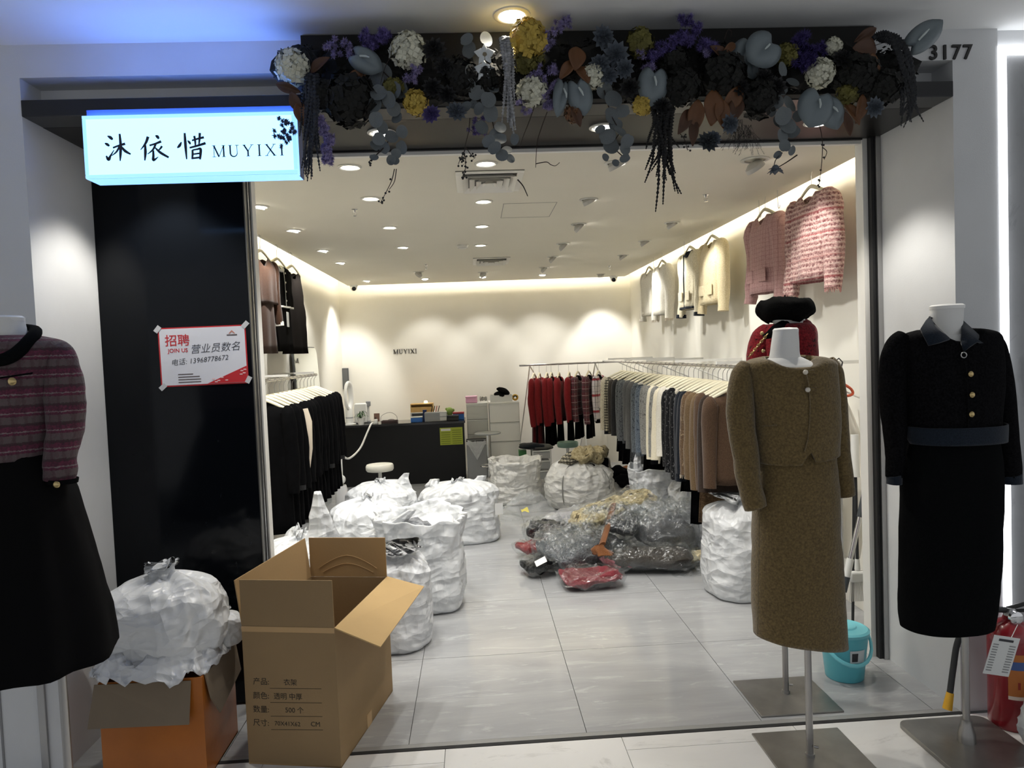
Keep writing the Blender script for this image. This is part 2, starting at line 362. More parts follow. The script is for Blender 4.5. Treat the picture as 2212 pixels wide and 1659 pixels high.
# ---------------------------------------------------------------- serif capitals
def bar(mb, a, b, w, y0, y1):
    a = Vector((a[0], 0, a[1])); b = Vector((b[0], 0, b[1])); d = (b-a).normalized(); nrm = Vector((-d.z, 0, d.x))*(w/2)
    mb.prism([((p).x, (p).z) and (p.x, p.z) for p in (a+nrm, a-nrm, b-nrm, b+nrm)], y0, y1)
def serif(ch, h, y0, y1):
    mb = MB(); TK, TN, SF = .13, .05, .045
    def st(x, w, z0=0, z1=1, s0=True, s1=True):
        bar(mb, (x*h, z0*h), (x*h, z1*h), w*h, y0, y1)
        for z, on in ((z0+SF/2, s0), (z1-SF/2, s1)):
            if on: bar(mb, ((x-.15)*h, z*h), ((x+.15)*h, z*h), SF*h, y0, y1)
    L = lambda a, b, w: bar(mb, (a[0]*h, a[1]*h), (b[0]*h, b[1]*h), w*h, y0, y1)
    if ch == 'I': st(.2, TK); w = .4
    if ch == 'M': st(.14, TN); st(.96, TK); L((.14, .98), (.54, .02), TK); L((.54, .02), (.96, .98), TN); w = 1.12
    if ch == 'Y':
        st(.45, TK, 0, .5, True, False); L((.12, .98), (.45, .45), TK); L((.80, .98), (.45, .45), TN)
        L((0, .98), (.27, .98), SF); L((.66, .98), (.94, .98), SF); w = .92
    if ch == 'X':
        L((.12, .98), (.80, .02), TK); L((.78, .98), (.12, .02), TN)
        for x, z in ((.12, .98), (.78, .98), (.12, .02), (.8, .02)): L((x-.14, z), (x+.14, z), SF)
        w = .92
    if ch == 'U':
        st(.18, TK, .3, 1, False, True); st(.76, TN, .3, 1, False, True)
        pts = [(.18+.29*(1-math.cos(t)), .3-.29*math.sin(t)) for t in [PI*i/10 for i in range(11)]]
        for k in range(10): L(pts[k], pts[k+1], TK*(1-.055*k))
        w = .94
    return mb, w*h
def wordmark(parent, h, x0, z0, y0, y1, mat, gap=.13):
    x = x0
    for ch in 'MUYIXI':
        mb, w = serif(ch, h, y0, y1); o = mb.obj('letter', mat, parent, smooth=0); o.location = (x, 0, z0); x += w+gap*h
    return x
lt = thing('wall_lettering', 'black raised serif word on the back wall above the counter', 'lettering', (-1.14, YB, 1.705))
wordmark(lt, .062, 0, 0, -.012, -.0005, M('letter_black', (.012, .012, .012), .35), .13)

# ---------------------------------------------------------------- illuminated sign
sg = thing('lightbox_sign', 'glowing pale blue lightbox sign with brush characters under the black beam', 'sign', (-1.055, 2.94, 2.37))
m_sgf = M('sign_face', (.16, .42, 1.0), .4, emit=1); _b = m_sgf.node_tree.nodes['Principled BSDF']
_b.inputs['Base Color'].default_value = (.3, .3, .3, 1); _b.inputs['Emission Color'].default_value = (.22, .50, 1.0, 1); _b.inputs['Emission Strength'].default_value = 2.5
m_sgs = M('sign_side', (.1, .26, 1.0), .4, emit=1); _b = m_sgs.node_tree.nodes['Principled BSDF']
_b.inputs['Base Color'].default_value = (.3, .3, .3, 1); _b.inputs['Emission Color'].default_value = (.12, .28, 1.0, 1); _b.inputs['Emission Strength'].default_value = 26
m_sge = M('sign_edge', (.2, .5, 1.0), .4, emit=1); _b = m_sge.node_tree.nodes['Principled BSDF']
_b.inputs['Base Color'].default_value = (.3, .3, .3, 1); _b.inputs['Emission Color'].default_value = (.2, .46, 1.0, 1); _b.inputs['Emission Strength'].default_value = 1.5
MB().box2((-.398, -.048, .014), (.398, -.019, .246)).box2((-.402, -.0185, .012), (.402, .052, .284)).obj('casing', M('sign_casing', srgb(70, 90, 140), .5), sg, smooth=0)  # rear half raised, shaped to block the top strip's light from the lintel
MB().box2((-.402, -.05, .2465), (.402, -.02, .25)).obj('top_diffuser', m_sgs, sg, smooth=0)
for s_ in (-1, 1): MB().box2((s_*.402, -.05, .012), (s_*.3985, -.02, .2464)).obj('side_diffuser', m_sge, sg, smooth=0)
MB().box2((-.3984, -.05, .010), (.3984, .045, .0118)).obj('bottom_diffuser', m_sge, sg, smooth=0)
MB().box2((-.388, -.056, .026), (.388, -.0505, .236)).obj('face_panel', m_sgf, sg, smooth=0)
e = MB()
for a, b in (((-.402, -.0585, .236), (.402, -.0505, .25)), ((-.402, -.0585, .012), (.402, -.0505, .026)), ((-.402, -.0585, .026), (-.388, -.0505, .236)), ((.388, -.0585, .026), (.402, -.0505, .236))): e.box2(a, b)
e.obj('edge_frame', m_sge, sg, smooth=0, bev=.002)
m_ink = M('brush_ink', (.01, .012, .03), .5)
def brush(mb, pts, ws, y):
    P = cat([(p[0], p[1], w) for p, w in zip(pts, ws)], 6); L_, R_ = [], []
    for k, p in enumerate(P):
        a, b = P[max(k-1, 0)], P[min(k+1, len(P)-1)]; d = Vector((b[0]-a[0], b[1]-a[1])); d = d.normalized() if d.length else Vector((1, 0))
        n_ = Vector((-d.y, d.x))*p[2]/2; L_.append((p[0]+n_.x, p[1]+n_.y)); R_.append((p[0]-n_.x, p[1]-n_.y))
    vs = [Vector((q[0], y, q[1])) for q in L_+R_]; n = len(P)
    mb.add(vs, [(k, k+1, n+k+1, n+k) for k in range(n-1)])
GL = {
 'mu': [([(730, 737), (750, 747), (766, 762)], [4, 14, 9]), ([(712, 786), (728, 794), (744, 806)], [4, 13, 8]), ([(722, 872), (738, 897), (752, 872), (776, 832)], [6, 15, 9, 3]),
        ([(768, 818), (808, 803), (852, 790)], [8, 9, 12]), ([(814, 722), (821, 800), (820, 860), (818, 908)], [9, 13, 12, 5]), ([(815, 806), (792, 846), (760, 872)], [10, 8, 3]), ([(822, 803), (850, 838), (890, 862)], [5, 13, 7])],
 'yi': [([(1008, 741), (992, 785), (957, 832)], [13, 11, 3]), ([(988, 795), (990, 850), (986, 905)], [9, 13, 6]), ([(1058, 734), (1072, 742), (1082, 757)], [5, 14, 8]),
        ([(1018, 802), (1058, 790), (1098, 774)], [8, 9, 12]), ([(1062, 788), (1042, 830), (1004, 862)], [10, 9, 3]), ([(1044, 836), (1045, 870), (1046, 902), (1078, 880)], [9, 11, 12, 3]), ([(1052, 812), (1092, 850), (1150, 884)], [5, 12, 9]), ([(1104, 806), (1090, 826), (1072, 838)], [10, 8, 3])],
 'xi': [([(1236, 778), (1224, 802), (1208, 818)], [5, 13, 6]), ([(1258, 716), (1264, 800), (1272, 896)], [9, 13, 6]), ([(1278, 768), (1290, 780), (1298, 794)], [4, 11, 6]),
        ([(1308, 768), (1348, 756), (1390, 746)], [8, 9, 11]), ([(1324, 736), (1330, 770), (1332, 802)], [10, 10, 7]), ([(1362, 716), (1360, 760), (1356, 796)], [11, 10, 6]), ([(1292, 818), (1345, 804), (1402, 786)], [8, 10, 12]),
        ([(1312, 832), (1313, 862), (1310, 896)], [9, 10, 8]), ([(1312, 834), (1344, 828), (1367, 826), (1367, 862), (1364, 898)], [7, 8, 12, 12, 8]), ([(1316, 862), (1360, 856)], [7, 8]), ([(1313, 890), (1362, 884)], [8, 9])]}
def crop2loc(x, y):
    p = ony(x*700/2212, 60+y*525/1659, 2.88); return (p.x+1.055, p.z-2.37)
for key in GL:
    g = MB()
    for k, (pts, ws) in enumerate(GL[key]): brush(g, [crop2loc(*p) for p in pts], [w*.00085 for w in ws], -.0568-.0001*k)
    g.obj('brush_character', m_ink, sg, smooth=0)
a = crop2loc(1450, 882); b = crop2loc(1450, 802)
_h = b[1]-a[1]; _x = a[0]
for ch in 'MUYIXI':
    mb, w = serif(ch, _h, -.0572, -.0566); o = mb.obj('letter', m_ink, sg, smooth=0); o.location = (_x, 0, a[1]); _x += w+.30*_h if ch != 'M' else w+.22*_h

# ---------------------------------------------------------------- ceiling fixtures
m_lamp = M('lamp_lens', (1.0, .97, .9), .5, emit=14)
m_ring = M('lamp_ring', srgb(215, 213, 205), .4)
m_cup = M('lamp_cup', srgb(190, 188, 182), .35)
def downlight(x, y, z, aim=(0, 0, -1), pw=SPOT_W, size=85, blend=.6, label='', group=None, r=.045, cup=0.0, col=WARM):
    t = thing('downlight', label, 'downlight', (x, y, z), 0, group)
    MB().lathe([(r*1.42, -.001), (r*1.42, -.005), (r*1.2, -.009), (r*1.02, -.006), (r*1.02, -.001)], 28, cap0=False, cap1=False).obj('trim_ring', m_ring, t)
    d = Vector(aim).normalized(); q = Vector((0, 0, -1)).rotation_difference(d).to_matrix().to_4x4()
    mm = Matrix.Translation((0, 0, -.004-cup)) @ q
    if cup: 
        c = MB().lathe([(r*.55, .03), (r*.98, .012), (r, -.012), (r*.92, -.012), (r*.85, -.004)], 24, cap1=False).obj('gimbal_cup', m_cup, t); c.matrix_local = mm
    l = MB().lathe([(r*.86, -.002), (r*.86, -.006), (r*.5, -.0075)], 20).obj('lamp_lens', m_lamp, t); l.matrix_local = mm
    ld = bpy.data.lights.new('downlight_beam', 'SPOT'); ld.energy = pw; ld.color = col; ld.spot_size = R(size); ld.spot_blend = blend; ld.shadow_soft_size = .035
    lo = bpy.data.objects.new('downlight_beam', ld); COL.objects.link(lo); lo.parent = t
    lo.matrix_local = Matrix.Translation((0, 0, -.004-cup)+0*d if False else Vector((0, 0, -.012-cup))+d*.03) @ Vector((0, 0, -1)).rotation_difference(d).to_matrix().to_4x4()
    return t
GRP = 'recessed downlights in the shop ceiling'
for k, y in enumerate((4.0, 4.88, 5.79, 6.89, 7.78, 9.65)):
    downlight(-1.37, y, ZC, (-.35, .25, -1), label=ORD[k]+' recessed downlight from the entrance along the left wall', group=GRP+' left row')
for k, y in enumerate((3.95, 4.73, 5.79, 6.85)):
    downlight(-.62, y, ZC, (-.12, .15, -1), label=ORD[k]+' recessed downlight from the entrance in the row left of the vents', group=GRP+' second row')
for k, y in enumerate((3.95, 4.92, 5.86, 6.87)):
    downlight(.11, y, ZC, (.05, .12, -1), label=ORD[k]+' recessed downlight from the entrance in the row with the vents', group=GRP+' vent row')
for k, y in enumerate((4.01, 4.95)):
    downlight(.83, y, ZC, (.55, .25, -1), cup=.012, label='tilted downlight with bright lens '+('right of the large vent' if k == 0 else 'right of the ceiling hatch'), group=GRP+' tilted near')
for k, y in enumerate((5.90, 6.94, 7.86, 8.82)):
    downlight(.90, y, ZC, (1.0, .1, -1.0), pw=WASH_W*.7, size=56, cup=.03, label=ORD[k]+' grey gimbal spotlight from the entrance, turned to the jackets wall', group=GRP+' gimbals')
downlight(1.62, 4.02, ZC, (.8, .25, -1.1), pw=WASH_W*.5, size=70, cup=.04, r=.055, label='large grey gimbal spotlight nearest the entrance beside the jackets wall')
for k, y in enumerate((5.97, 6.93, 7.94)):
    downlight(1.69, y, ZC, (.62, .0, -1), pw=WASH_W*.45, size=80, cup=.02, label=ORD[k]+' tilted bright spotlight from the entrance close to the jackets wall', group=GRP+' by the jackets')
for k, x in enumerate((-.60, .165, .96)):
    downlight(x, 9.65, ZC, (0, .42, -1), pw=SPOT_W*.5, size=80, label=ORD[k]+' small downlight from the left wall in the row before the back wall', group=GRP+' back row')
downlight(-.625, 8.86, ZC, (-.6, .5, -.7), pw=SPOT_W, size=60, cup=.03, label='tilted bright gimbal lamp beside the ceiling sprinkler')
downlight(.16, 9.14, ZC, (.7, .5, -.8), pw=SPOT_W, size=60, cup=.03, label='grey gimbal lamp just behind the small air vent')
downlight(1.78, 9.84, ZC, (.1, .35, -1), pw=SPOT_W, size=75, cup=.02, label='bright gimbal lamp beside the ceiling camera above the corner')
for k, x in enumerate((-1.37, -.37, .63, 1.63)):
    downlight(x, 3.30, ZS, (0, -.06, -1), pw=SOFFIT_W, size=100, blend=.5, label=ORD[k]+' downlight from the dark screen panel in the black soffit', group='soffit downlights', col=(1, .95, .86))
for x in (.20,):
    downlight(x, 2.81 if x == .2 else 2.6, ZCC, (0, -.05, -1), pw=CORR_W, size=115, blend=.6, r=.05, label='warm round downlight in the corridor ceiling above the flowers', col=(1, .9, .74))

def vent(loc, sx, sy, label):
    t = thing('air_vent', label, 'air vent', loc)
    m_v = M('vent_paint', srgb(236, 233, 224), .5); m_vd = M('vent_dark', (.2, .195, .18), .8)
    MB().box2((-sx/2, -sy/2, -.003), (sx/2, sy/2, -.0008)).obj('back_plate', m_vd, t, smooth=0)
    def ringf(a, b, z0, z1, th=.004):
        mb = MB(); P = lambda ox, oy, z: [Vector((-ox, -oy, z)), Vector((ox, -oy, z)), Vector((ox, oy, z)), Vector((-ox, oy, z))]
        mb.loft([P(sx/2*a, sy/2*a, z0), P(sx/2*b, sy/2*b, z1), P(sx/2*b-th, sy/2*b-th, z1+.001), P(sx/2*a-th, sy/2*a-th, z0+.001)], False, False)
        return mb
    MB().add([], [])
    f_ = MB()
    for s in (-1, 1): f_.box((0, s*(sy/2-.02), -.007), (sx, .04, .006)); f_.box((s*(sx/2-.02), 0, -.007), (.04, sy-.08, .006))
    f_.obj('frame', m_v, t, smooth=0, bev=.002)
    for a, b in ((.80, .66), (.60, .46), (.40, .26), (.2, .06)): ringf(a, b, -.028, -.005).obj('louvre', m_v, t, smooth=0)
    return t
vent((.135, 4.35, ZC), .39, .5, 'large square louvred air vent in the ceiling near the entrance')
vent((.238, 8.05, ZC), .40, .55, 'smaller looking louvred air vent deep in the shop ceiling')
def sprinkler(x, y, label):
    t = thing('sprinkler', label, 'sprinkler', (x, y, ZC), 0, 'ceiling sprinklers')
    MB().lathe([(.022, 0), (.022, -.003), (.012, -.008), (.008, -.022)], 16).obj('escutcheon', m_chrome, t)
    MB().tube([(.008, 0, -.018), (.013, 0, -.03), (.005, 0, -.046)], .0018, 6).tube([(-.008, 0, -.018), (-.013, 0, -.03), (-.005, 0, -.046)], .0018, 6).tube([(0, 0, -.02), (0, 0, -.046)], .003, 6).obj('yoke', m_chrome, t)
    MB().lathe([(.015, -.046), (.015, -.048), (.004, -.05)], 12).obj('deflector', m_chrome, t)
sprinkler(-.775, 5.06, 'small metal sprinkler head on the ceiling near the left downlights')
sprinkler(1.63, 4.91, 'small metal sprinkler head on the ceiling towards the jackets wall')
sprinkler(-.49, 8.21, 'small metal sprinkler head beside the bright gimbal lamp')
sprinkler(1.72, 8.9, 'small metal sprinkler head near the far right ceiling camera')
sd = thing('smoke_detector', 'round white smoke detector on the ceiling beside the vent row', 'smoke detector', (-.06, 6.83, ZC))
MB().lathe([(.055, 0), (.055, -.012), (.045, -.028), (.03, -.036), (.012, -.04)], 28).obj('housing', m_ring, sd)
MB().lathe([(.0465, -.024), (.042, -.0305), (.040, -.030)], 24, cap0=False, cap1=False).obj('vent_band', m_dark, sd)
def dome_cam(x, y, aim, label):
    t = thing('dome_camera', label, 'camera', (x, y, ZC), 0, 'dome cameras')
    MB().lathe([(.055, 0), (.055, -.02), (.05, -.03)], 24).obj('base', m_white, t)
    MB().ball((0, 0, -.04), .046, 20, 14).obj('ball', m_white, t)
    d = Vector(aim).normalized(); q = Vector((0, 0, 1)).rotation_difference(d).to_matrix().to_4x4()
    l = MB().lathe([(.030, .030), (.028, .042), (.01, .046)], 20).obj('lens', M('lens_black', (.01, .01, .012), .1), t); l.matrix_local = Matrix.Translation((0, 0, -.04)) @ q
dome_cam(-1.62, 10.16, (.25, -1, -.5), 'white dome camera in the left ceiling corner over the back wall')
dome_cam(2.02, 10.16, (-.25, -1, -.5), 'white dome camera in the right ceiling corner over the back wall')
# ================================================================ DRESS FORMS AND WHAT THEY WEAR
def rows3d(rows, Y0, n=5):
    out = []
    for y, xl, xr, dh in cat([tuple(map(float, r)) for r in rows], n):
        a, b = ony(xl, y, Y0), ony(xr, y, Y0); out.append(((a+b)/2, (b-a).length/2, dh))
    return out
def body_loft(rows, Y0, n=48, seed=0, fold=.0, ex=.85, hem=None, nk=10, sub=5, neck=None):
    """closed-section garment or form through silhouette rows (y, x_left, x_right, half_depth); returns MB"""
    rings = []; R3 = rows3d(rows, Y0, sub); N = len(R3)
    for k, (c, hw, dh) in enumerate(R3):
        t = k/(N-1); ring = []
        for i in range(n):
            a = 2*PI*i/n; ca, sa = math.cos(a), math.sin(a)
            x = math.copysign(abs(ca)**ex, ca); y = math.copysign(abs(sa)**ex, sa)
            f = 1+fold*t*math.sin(nk*a+seed+1.7*math.sin(2*a+seed))
            p = Vector((c.x+hw*x*f, Y0+dh*y*f, c.z))
            if fold or seed:
                q = fbm((p.x*7+seed, p.y*7, p.z*6)); p += Vector((ca, sa, 0))*q*.006
            if neck and y < 0: p.z -= neck[2]*math.exp(-((p.x-neck[0])/neck[1])**4)*max(0, 1-t/.45)**1.2
            if hem and t > .6: p.z += hem(p.x, p.y)*((t-.6)/.4)**3
            ring.append(p)
        rings.append(ring)
    return MB().loft(rings, False, False)
def sleeve(rows, Y0, dy=0, flat=.8, seed=1, n=20):
    P = cat([tuple(map(float, r)) for r in rows], 6); pts, rr = [], []
    for k, (x, y, h) in enumerate(P):
        c = ony(x, y, Y0); e = ony(x+h, y, Y0); c.y += dy*k/len(P); pts.append(c); rr.append((e-ony(x, y, Y0)).length)
    mb = MB().tube(pts, rr, n, cap=False, flat=flat)
    for i, p in enumerate(mb.v):
        q = fbm((p.x*9+seed*3, p.y*9, p.z*10)); mb.v[i] = p+Vector((q*.007, q*.007, 0))
    return mb
def at(o, loc):
    """shift a mesh built in world space so that the object's origin sits at loc"""
    o.data.transform(Matrix.Translation(-Vector(loc))); o.location = (0, 0, 0); return o
def part(mb, name, mat, t, **kw):
    o = mb.obj(name, mat, t, **kw); return at(o, t.location)

m_form = M('form_cloth', srgb(226, 226, 224), .8, bump=.15, bs=300)
m_formcap = M('form_cap', srgb(236, 236, 234), .5)
m_plate = M('base_plate_steel', (.30, .29, .275), .36, .85, var=.25, vs=5)
m_pole = M('pole_steel', (.42, .41, .40), .3, .9)
m_pearl = M('pearl', srgb(214, 206, 190), .25, coat=.6)
m_gold = M('brass_button', (.55, .42, .20), .3, 1.0)

def dress_form(label, base, plate, Y0, neck, torso, pole_top, round_plate=False):
    t = thing('dress_form', label, 'mannequin', base)
    x0, y0, x1, y1 = plate; th = .018 if round_plate else .008
    if round_plate:
        r = .045; pts = []
        for cx, cy, a0 in ((x1-r, y1-r, 0), (x0+r, y1-r, 90), (x0+r, y0+r, 180), (x1-r, y0+r, 270)):
            pts += [(cx+r*math.cos(R(a0+15*k)), cy+r*math.sin(R(a0+15*k))) for k in range(7)]
        mb = MB().loft([[Vector((p[0], p[1], z)) for p in pts] for z in (0, th)])
    else: mb = MB().box2((x0, y0, 0), (x1, y1, th))
    part(mb, 'base_plate', m_plate, t, smooth=30, bev=.002)
    bx, by = base[0], base[1]
    part(MB().lathe([(.0135, th), (.0135, pole_top)], 20, (bx, by, 0)), 'pole', m_pole, t)
    if round_plate: part(MB().lathe([(.034, th), (.033, th+.03), (.021, th+.075), (.0215, th+.09)], 24, (bx, by, 0)), 'pole_socket', m_pole, t)
    else: part(MB().lathe([(.018, th), (.018, th+.012)], 16, (bx, by, 0)), 'pole_socket', m_pole, t); part(MB().tube([(bx+.012, by-.012, th+.045), (bx+.026, by-.02, th+.045)], .006, 10), 'clamp_screw', m_pole, t)
    part(body_loft(neck, Y0, 36, ex=1.0), 'neck', m_form, t)
    c, hw, dh = rows3d(neck, Y0, 1)[0]
    part(MB().lathe([(hw*1.03, -.012), (hw*1.04, 0), (hw*.9, .006), (hw*.3, .008)], 36, (c.x, Y0, c.z)), 'neck_cap', m_formcap, t)
    part(body_loft(torso, Y0, 36, ex=.95), 'torso', m_form, t)
    return t

# ---------------- olive suit
YG = 2.735
dress_form('white dress form wearing the olive brown suit on a square plate', (1.265, 2.735, 0), (1.105, 2.56, 1.477, 2.93), YG,
           [(712, 1672, 1722, .048), (740, 1668, 1724, .05), (768, 1664, 1726, .053), (785, 1658, 1738, .06)],
           [(772, 1664, 1728, .052), (784, 1640, 1752, .072), (800, 1622, 1786, .095), (850, 1634, 1792, .10), (920, 1645, 1785, .09), (1000, 1645, 1785, .10), (1120, 1650, 1790, .10)], 1.0)
m_olive = fabric('olive_wool', srgb(82, 68, 42), srgb(120, 102, 66), 120, .7, lo=.3, hi=.7, sheen=.3)
def green_hem(x, y):
    if y > YG: return 0
    return .05*math.exp(-((x-1.228)/.016)**2)*1.0 + .012*max(0, (x-1.20))/.1
jk = thing('olive_jacket', 'olive brown wool cropped jacket with pearl buttons on a dress form', 'jacket', (1.2, 2.735, 1.18))
part(body_loft([(770, 1652, 1740, .075), (776, 1622, 1778, .098), (786, 1606, 1800, .112), (806, 1608, 1801, .122), (850, 1617, 1802, .130), (900, 1622, 1803, .132), (950, 1627, 1803, .132), (994, 1634, 1803, .132)], YG, 72, 3.1, .0, hem=green_hem, sub=6, neck=(1.215, .085, .055)), 'body', m_olive, jk, solid=.006)
for rws, s, dy in (([(1612, 790, 17), (1601, 812, 24), (1596, 850, 28), (1595, 900, 29), (1600, 950, 28.5), (1604, 990, 27), (1610, 1041, 26), (1623, 1091, 23)], 1, -.05), ([(1788, 780, 14), (1800, 802, 19), (1805, 850, 22), (1809, 904, 22), (1814, 987, 23), (1826, 1070, 21)], 2, .0)):
    part(sleeve(rws, YG-.01 if s == 1 else YG+.02, dy, .9, s), 'sleeve', m_olive, jk, solid=.005)
def front_y(x, px_y=850): return YG-.131*max(0.0, 1-min(1, abs((x-1.206)/.163))**(2/.85))**.425-.004
def front_line(pxs, r, off=.003, mat=None, name='seam', parent=None, flat=.4):
    pts = []
    for x, y in pxs:
        p = ony(x, y, YG-.12); yy = front_y(p.x)-off; p = ony(x, y, yy); pts.append(p)
    return part(MB().tube(pts, r, 6, flat=flat), name, mat, parent)
front_line([(1734, 798), (1742, 806), (1747, 830), (1750, 870), (1749, 910), (1745, 950), (1738, 975)], .0035, mat=m_olive, name='front_edge', parent=jk)
front_line([(1628, 919), (1650, 921), (1678, 919)], .0035, mat=m_olive, name='pocket_welt', parent=jk)
front_line([(1786, 913), (1796, 914)], .003, mat=m_olive, name='pocket_welt', parent=jk)
for x, y in ((1740, 804), (1745, 842)):
    p = ony(x, y, YG-.12); p = ony(x, y, front_y(p.x)-.008)
    part(MB().ball(p, .0095, 14, 10), 'button', m_pearl, jk)
    part(MB().box((p.x+.02, p.y+.006, p.z+.001), (.034, .006, .012)), 'button_loop', m_olive, jk, bev=.002)
for x, y in ((1604, 1051), (1607, 1063), (1611, 1074)):
    p = ony(x, y, YG-.055); part(MB().ball(p, .0085, 12, 8), 'cuff_button', m_pearl, jk)
sk = thing('olive_skirt', 'long olive brown wool pencil skirt below the cropped jacket', 'skirt', (1.22, 2.735, .5))
part(body_loft([(960, 1646, 1790, .105), (990, 1640, 1797, .112), (1040, 1635, 1802, .118), (1100, 1631, 1806, .12), (1200, 1630, 1811, .12), (1300, 1630, 1816, .12), (1378, 1630, 1822, .118)], YG, 64, 5.2, .012, nk=3, hem=lambda x, y: .03*(1.22-x)/.17), 'skirt_body', m_olive, sk, solid=.005)
p0, p1 = ony(1641, 1040, YG-.08), ony(1637, 1370, YG-.08)
part(MB().tube([p0, (p0+p1)/2, p1], .003, 6, flat=.4), 'side_seam', m_olive, sk)

# ---------------- black suit with denim collar
YK = 2.75
dress_form('white dress form wearing the black suit on a rounded plate', (1.917, 2.747, 0), (1.735, 2.55, 2.115, 2.935), YK,
           [(661, 2014, 2077, .056), (690, 2012, 2075, .058), (718, 2009, 2074, .062), (745, 2002, 2085, .07)],
           [(722, 2010, 2076, .06), (735, 1985, 2105, .085), (755, 1962, 2142, .10), (820, 1970, 2140, .105), (900, 1980, 2125, .10), (980, 1972, 2140, .11), (1100, 1975, 2140, .11)], 1.0, True)
m_blk = fabric('black_boucle', (.0025, .0025, .003), (.008, .008, .009), 130, .5, sheen=0)
m_blk2 = fabric('black_suiting', (.0025, .003, .0035), (.005, .0055, .006), 260, .15, sheen=0)
m_denim = fabric('dark_denim', srgb(20, 27, 37), srgb(30, 39, 51), 240, .3)
jk = thing('black_jacket', 'black boucle jacket with dark denim collar and brass buttons', 'jacket', (1.86, 2.75, 1.2))
part(body_loft([(712, 1990, 2096, .078), (718, 1965, 2128, .098), (728, 1950, 2146, .112), (755, 1946, 2152, .124), (820, 1950, 2152, .132), (880, 1955, 2149, .132), (922, 1960, 2148, .13), (938, 1963, 2148, .13)], YK, 64, 8.2, 0, hem=lambda x, y: -.012 if y < YK else .01, neck=(1.862, .07, .075)), 'body', m_blk, jk, solid=.006)
part(body_loft([(916, 1955, 2156, .146), (928, 1957, 2156, .147), (946, 1960, 2155, .146)], YK, 64, 0, 0, hem=lambda x, y: -.012 if y < YK else .01), 'hem_band', m_denim, jk, solid=.006)
for rws, s in (([(1955, 728, 18), (1938, 750, 24), (1930, 800, 26), (1930, 870, 25), (1933, 930, 22), (1934, 990, 18), (1932, 1030, 15)], 1), ([(2140, 728, 16), (2154, 752, 20), (2163, 810, 23), (2170, 874, 24), (2174, 950, 25), (2178, 1000, 26), (2180, 1028, 25)], 2)):
    part(sleeve(rws, YK, 0, .85, s+4), 'sleeve', m_blk, jk, solid=.005)
    x, y, h = rws[-1]
    part(sleeve([(x-1, y-4, h+2.5), (x, y+4, h+1.5), (x, y+15, h+2)], YK, 0, .85, s), 'cuff', m_denim, jk, solid=.004)
def collar_leaf(px, Yc, mat, t, name='collar', th=.008):
    """folded-down collar leaf: outline in photo pixels at the given depths, domed"""
    pts = [ony(x, y, Y) for x, y, Y in px]; c = sum(pts, Vector())/len(pts)+Vector((0, -.012, .004))
    n = len(pts); mb = MB().add(pts+[c], [(i, (i+1) % n, n) for i in range(n)])
    return part(mb, name, mat, t, smooth=60, solid=th)
ZQ = YK
collar_leaf([(2008, 684, ZQ-.01), (1999, 694, ZQ-.05), (1988, 711, ZQ-.09), (2006, 746, ZQ-.135), (2030, 740, ZQ-.14), (2052, 733, ZQ-.135), (2040, 722, ZQ-.115), (2022, 705, ZQ-.075), (2012, 693, ZQ-.04)], 0, m_denim, jk)
collar_leaf([(2076, 690, ZQ-.01), (2100, 712, ZQ-.07), (2141, 750, ZQ-.105), (2112, 738, ZQ-.13), (2096, 748, ZQ-.14), (2083, 759, ZQ-.145), (2076, 740, ZQ-.125), (2077, 715, ZQ-.07)], 0, m_denim, jk)
collar_leaf([(2008, 684, ZQ-.01), (2018, 690, ZQ+.055), (2050, 692, ZQ+.075), (2076, 690, ZQ-.01), (2080, 712, ZQ+.02), (2050, 716, ZQ+.1), (2006, 708, ZQ+.05)], 0, m_denim, jk)
part(MB().tube([ony(2080, 762, YK-.139), ony(2088, 800, YK-.141), ony(2091, 860, YK-.141), ony(2091, 930, YK-.139)], .003, 6, flat=.4), 'front_edge', m_blk, jk)
for x, y in ((2097, 808), (2100, 853), (2099, 895)):
    part(MB().ball(ony(x, y, YK-.139), .0115, 14, 8, (1, .55, 1)), 'button', m_gold, jk)
part(MB().tube([ony(2082+6*math.cos(a), 767+6*math.sin(a), YK-.145) for a in [PI*k/5 for k in range(11)]], .0022, 6), 'eyelet', m_steel, jk)
sk = thing('black_skirt', 'long black pencil skirt on the rounded plate dress form', 'skirt', (1.83, 2.75, .5))
part(body_loft([(920, 1972, 2140, .11), (945, 1970, 2146, .115), (1000, 1958, 2150, .122), (1070, 1954, 2153, .125), (1250, 1953, 2147, .12), (1320, 1953, 2139, .115), (1352, 1956, 2133, .112)], YK, 56, 2.7, .008, nk=3), 'skirt_body', m_blk2, sk, solid=.004)
part(MB().box(ony(2141, 958, YK-.06), (.003, .002, .045)).box(ony(2146, 992, YK-.06), (.006, .004, .01)), 'zip_pull', m_chrome, sk)

# ---------------- tweed jacket, partly out of frame
YT = 2.40
dress_form('white dress form wearing the plum tweed jacket', (-1.40, 2.42, 0), (-1.60, 2.22, -1.22, 2.60), YT,
           [(687, -28, 47, .058), (705, -32, 50, .06), (730, -36, 58, .066), (755, -50, 72, .08)],
           [(735, -36, 60, .07), (760, -90, 120, .09), (790, -110, 140, .105), (900, -100, 120, .105), (1000, -90, 110, .1), (1150, -110, 130, .11)], 1.0)
m_plum = plaid('plum_tweed', srgb(108, 52, 74), srgb(74, 46, 58), [('Z', .058, .42, .1, srgb(96, 92, 90), .75), ('Z', .058, .16, .22, srgb(58, 52, 52), .7), ('Z', .058, .07, .55, srgb(132, 128, 126), .7), ('X', .03, .25, 0, srgb(70, 40, 52), .35), ('Y', .03, .25, 0, srgb(70, 40, 52), .25)], 130, .7)
jk = thing('plum_tweed_jacket', 'plum and grey striped tweed jacket with black velvet collar', 'jacket', (-1.45, 2.4, 1.38))
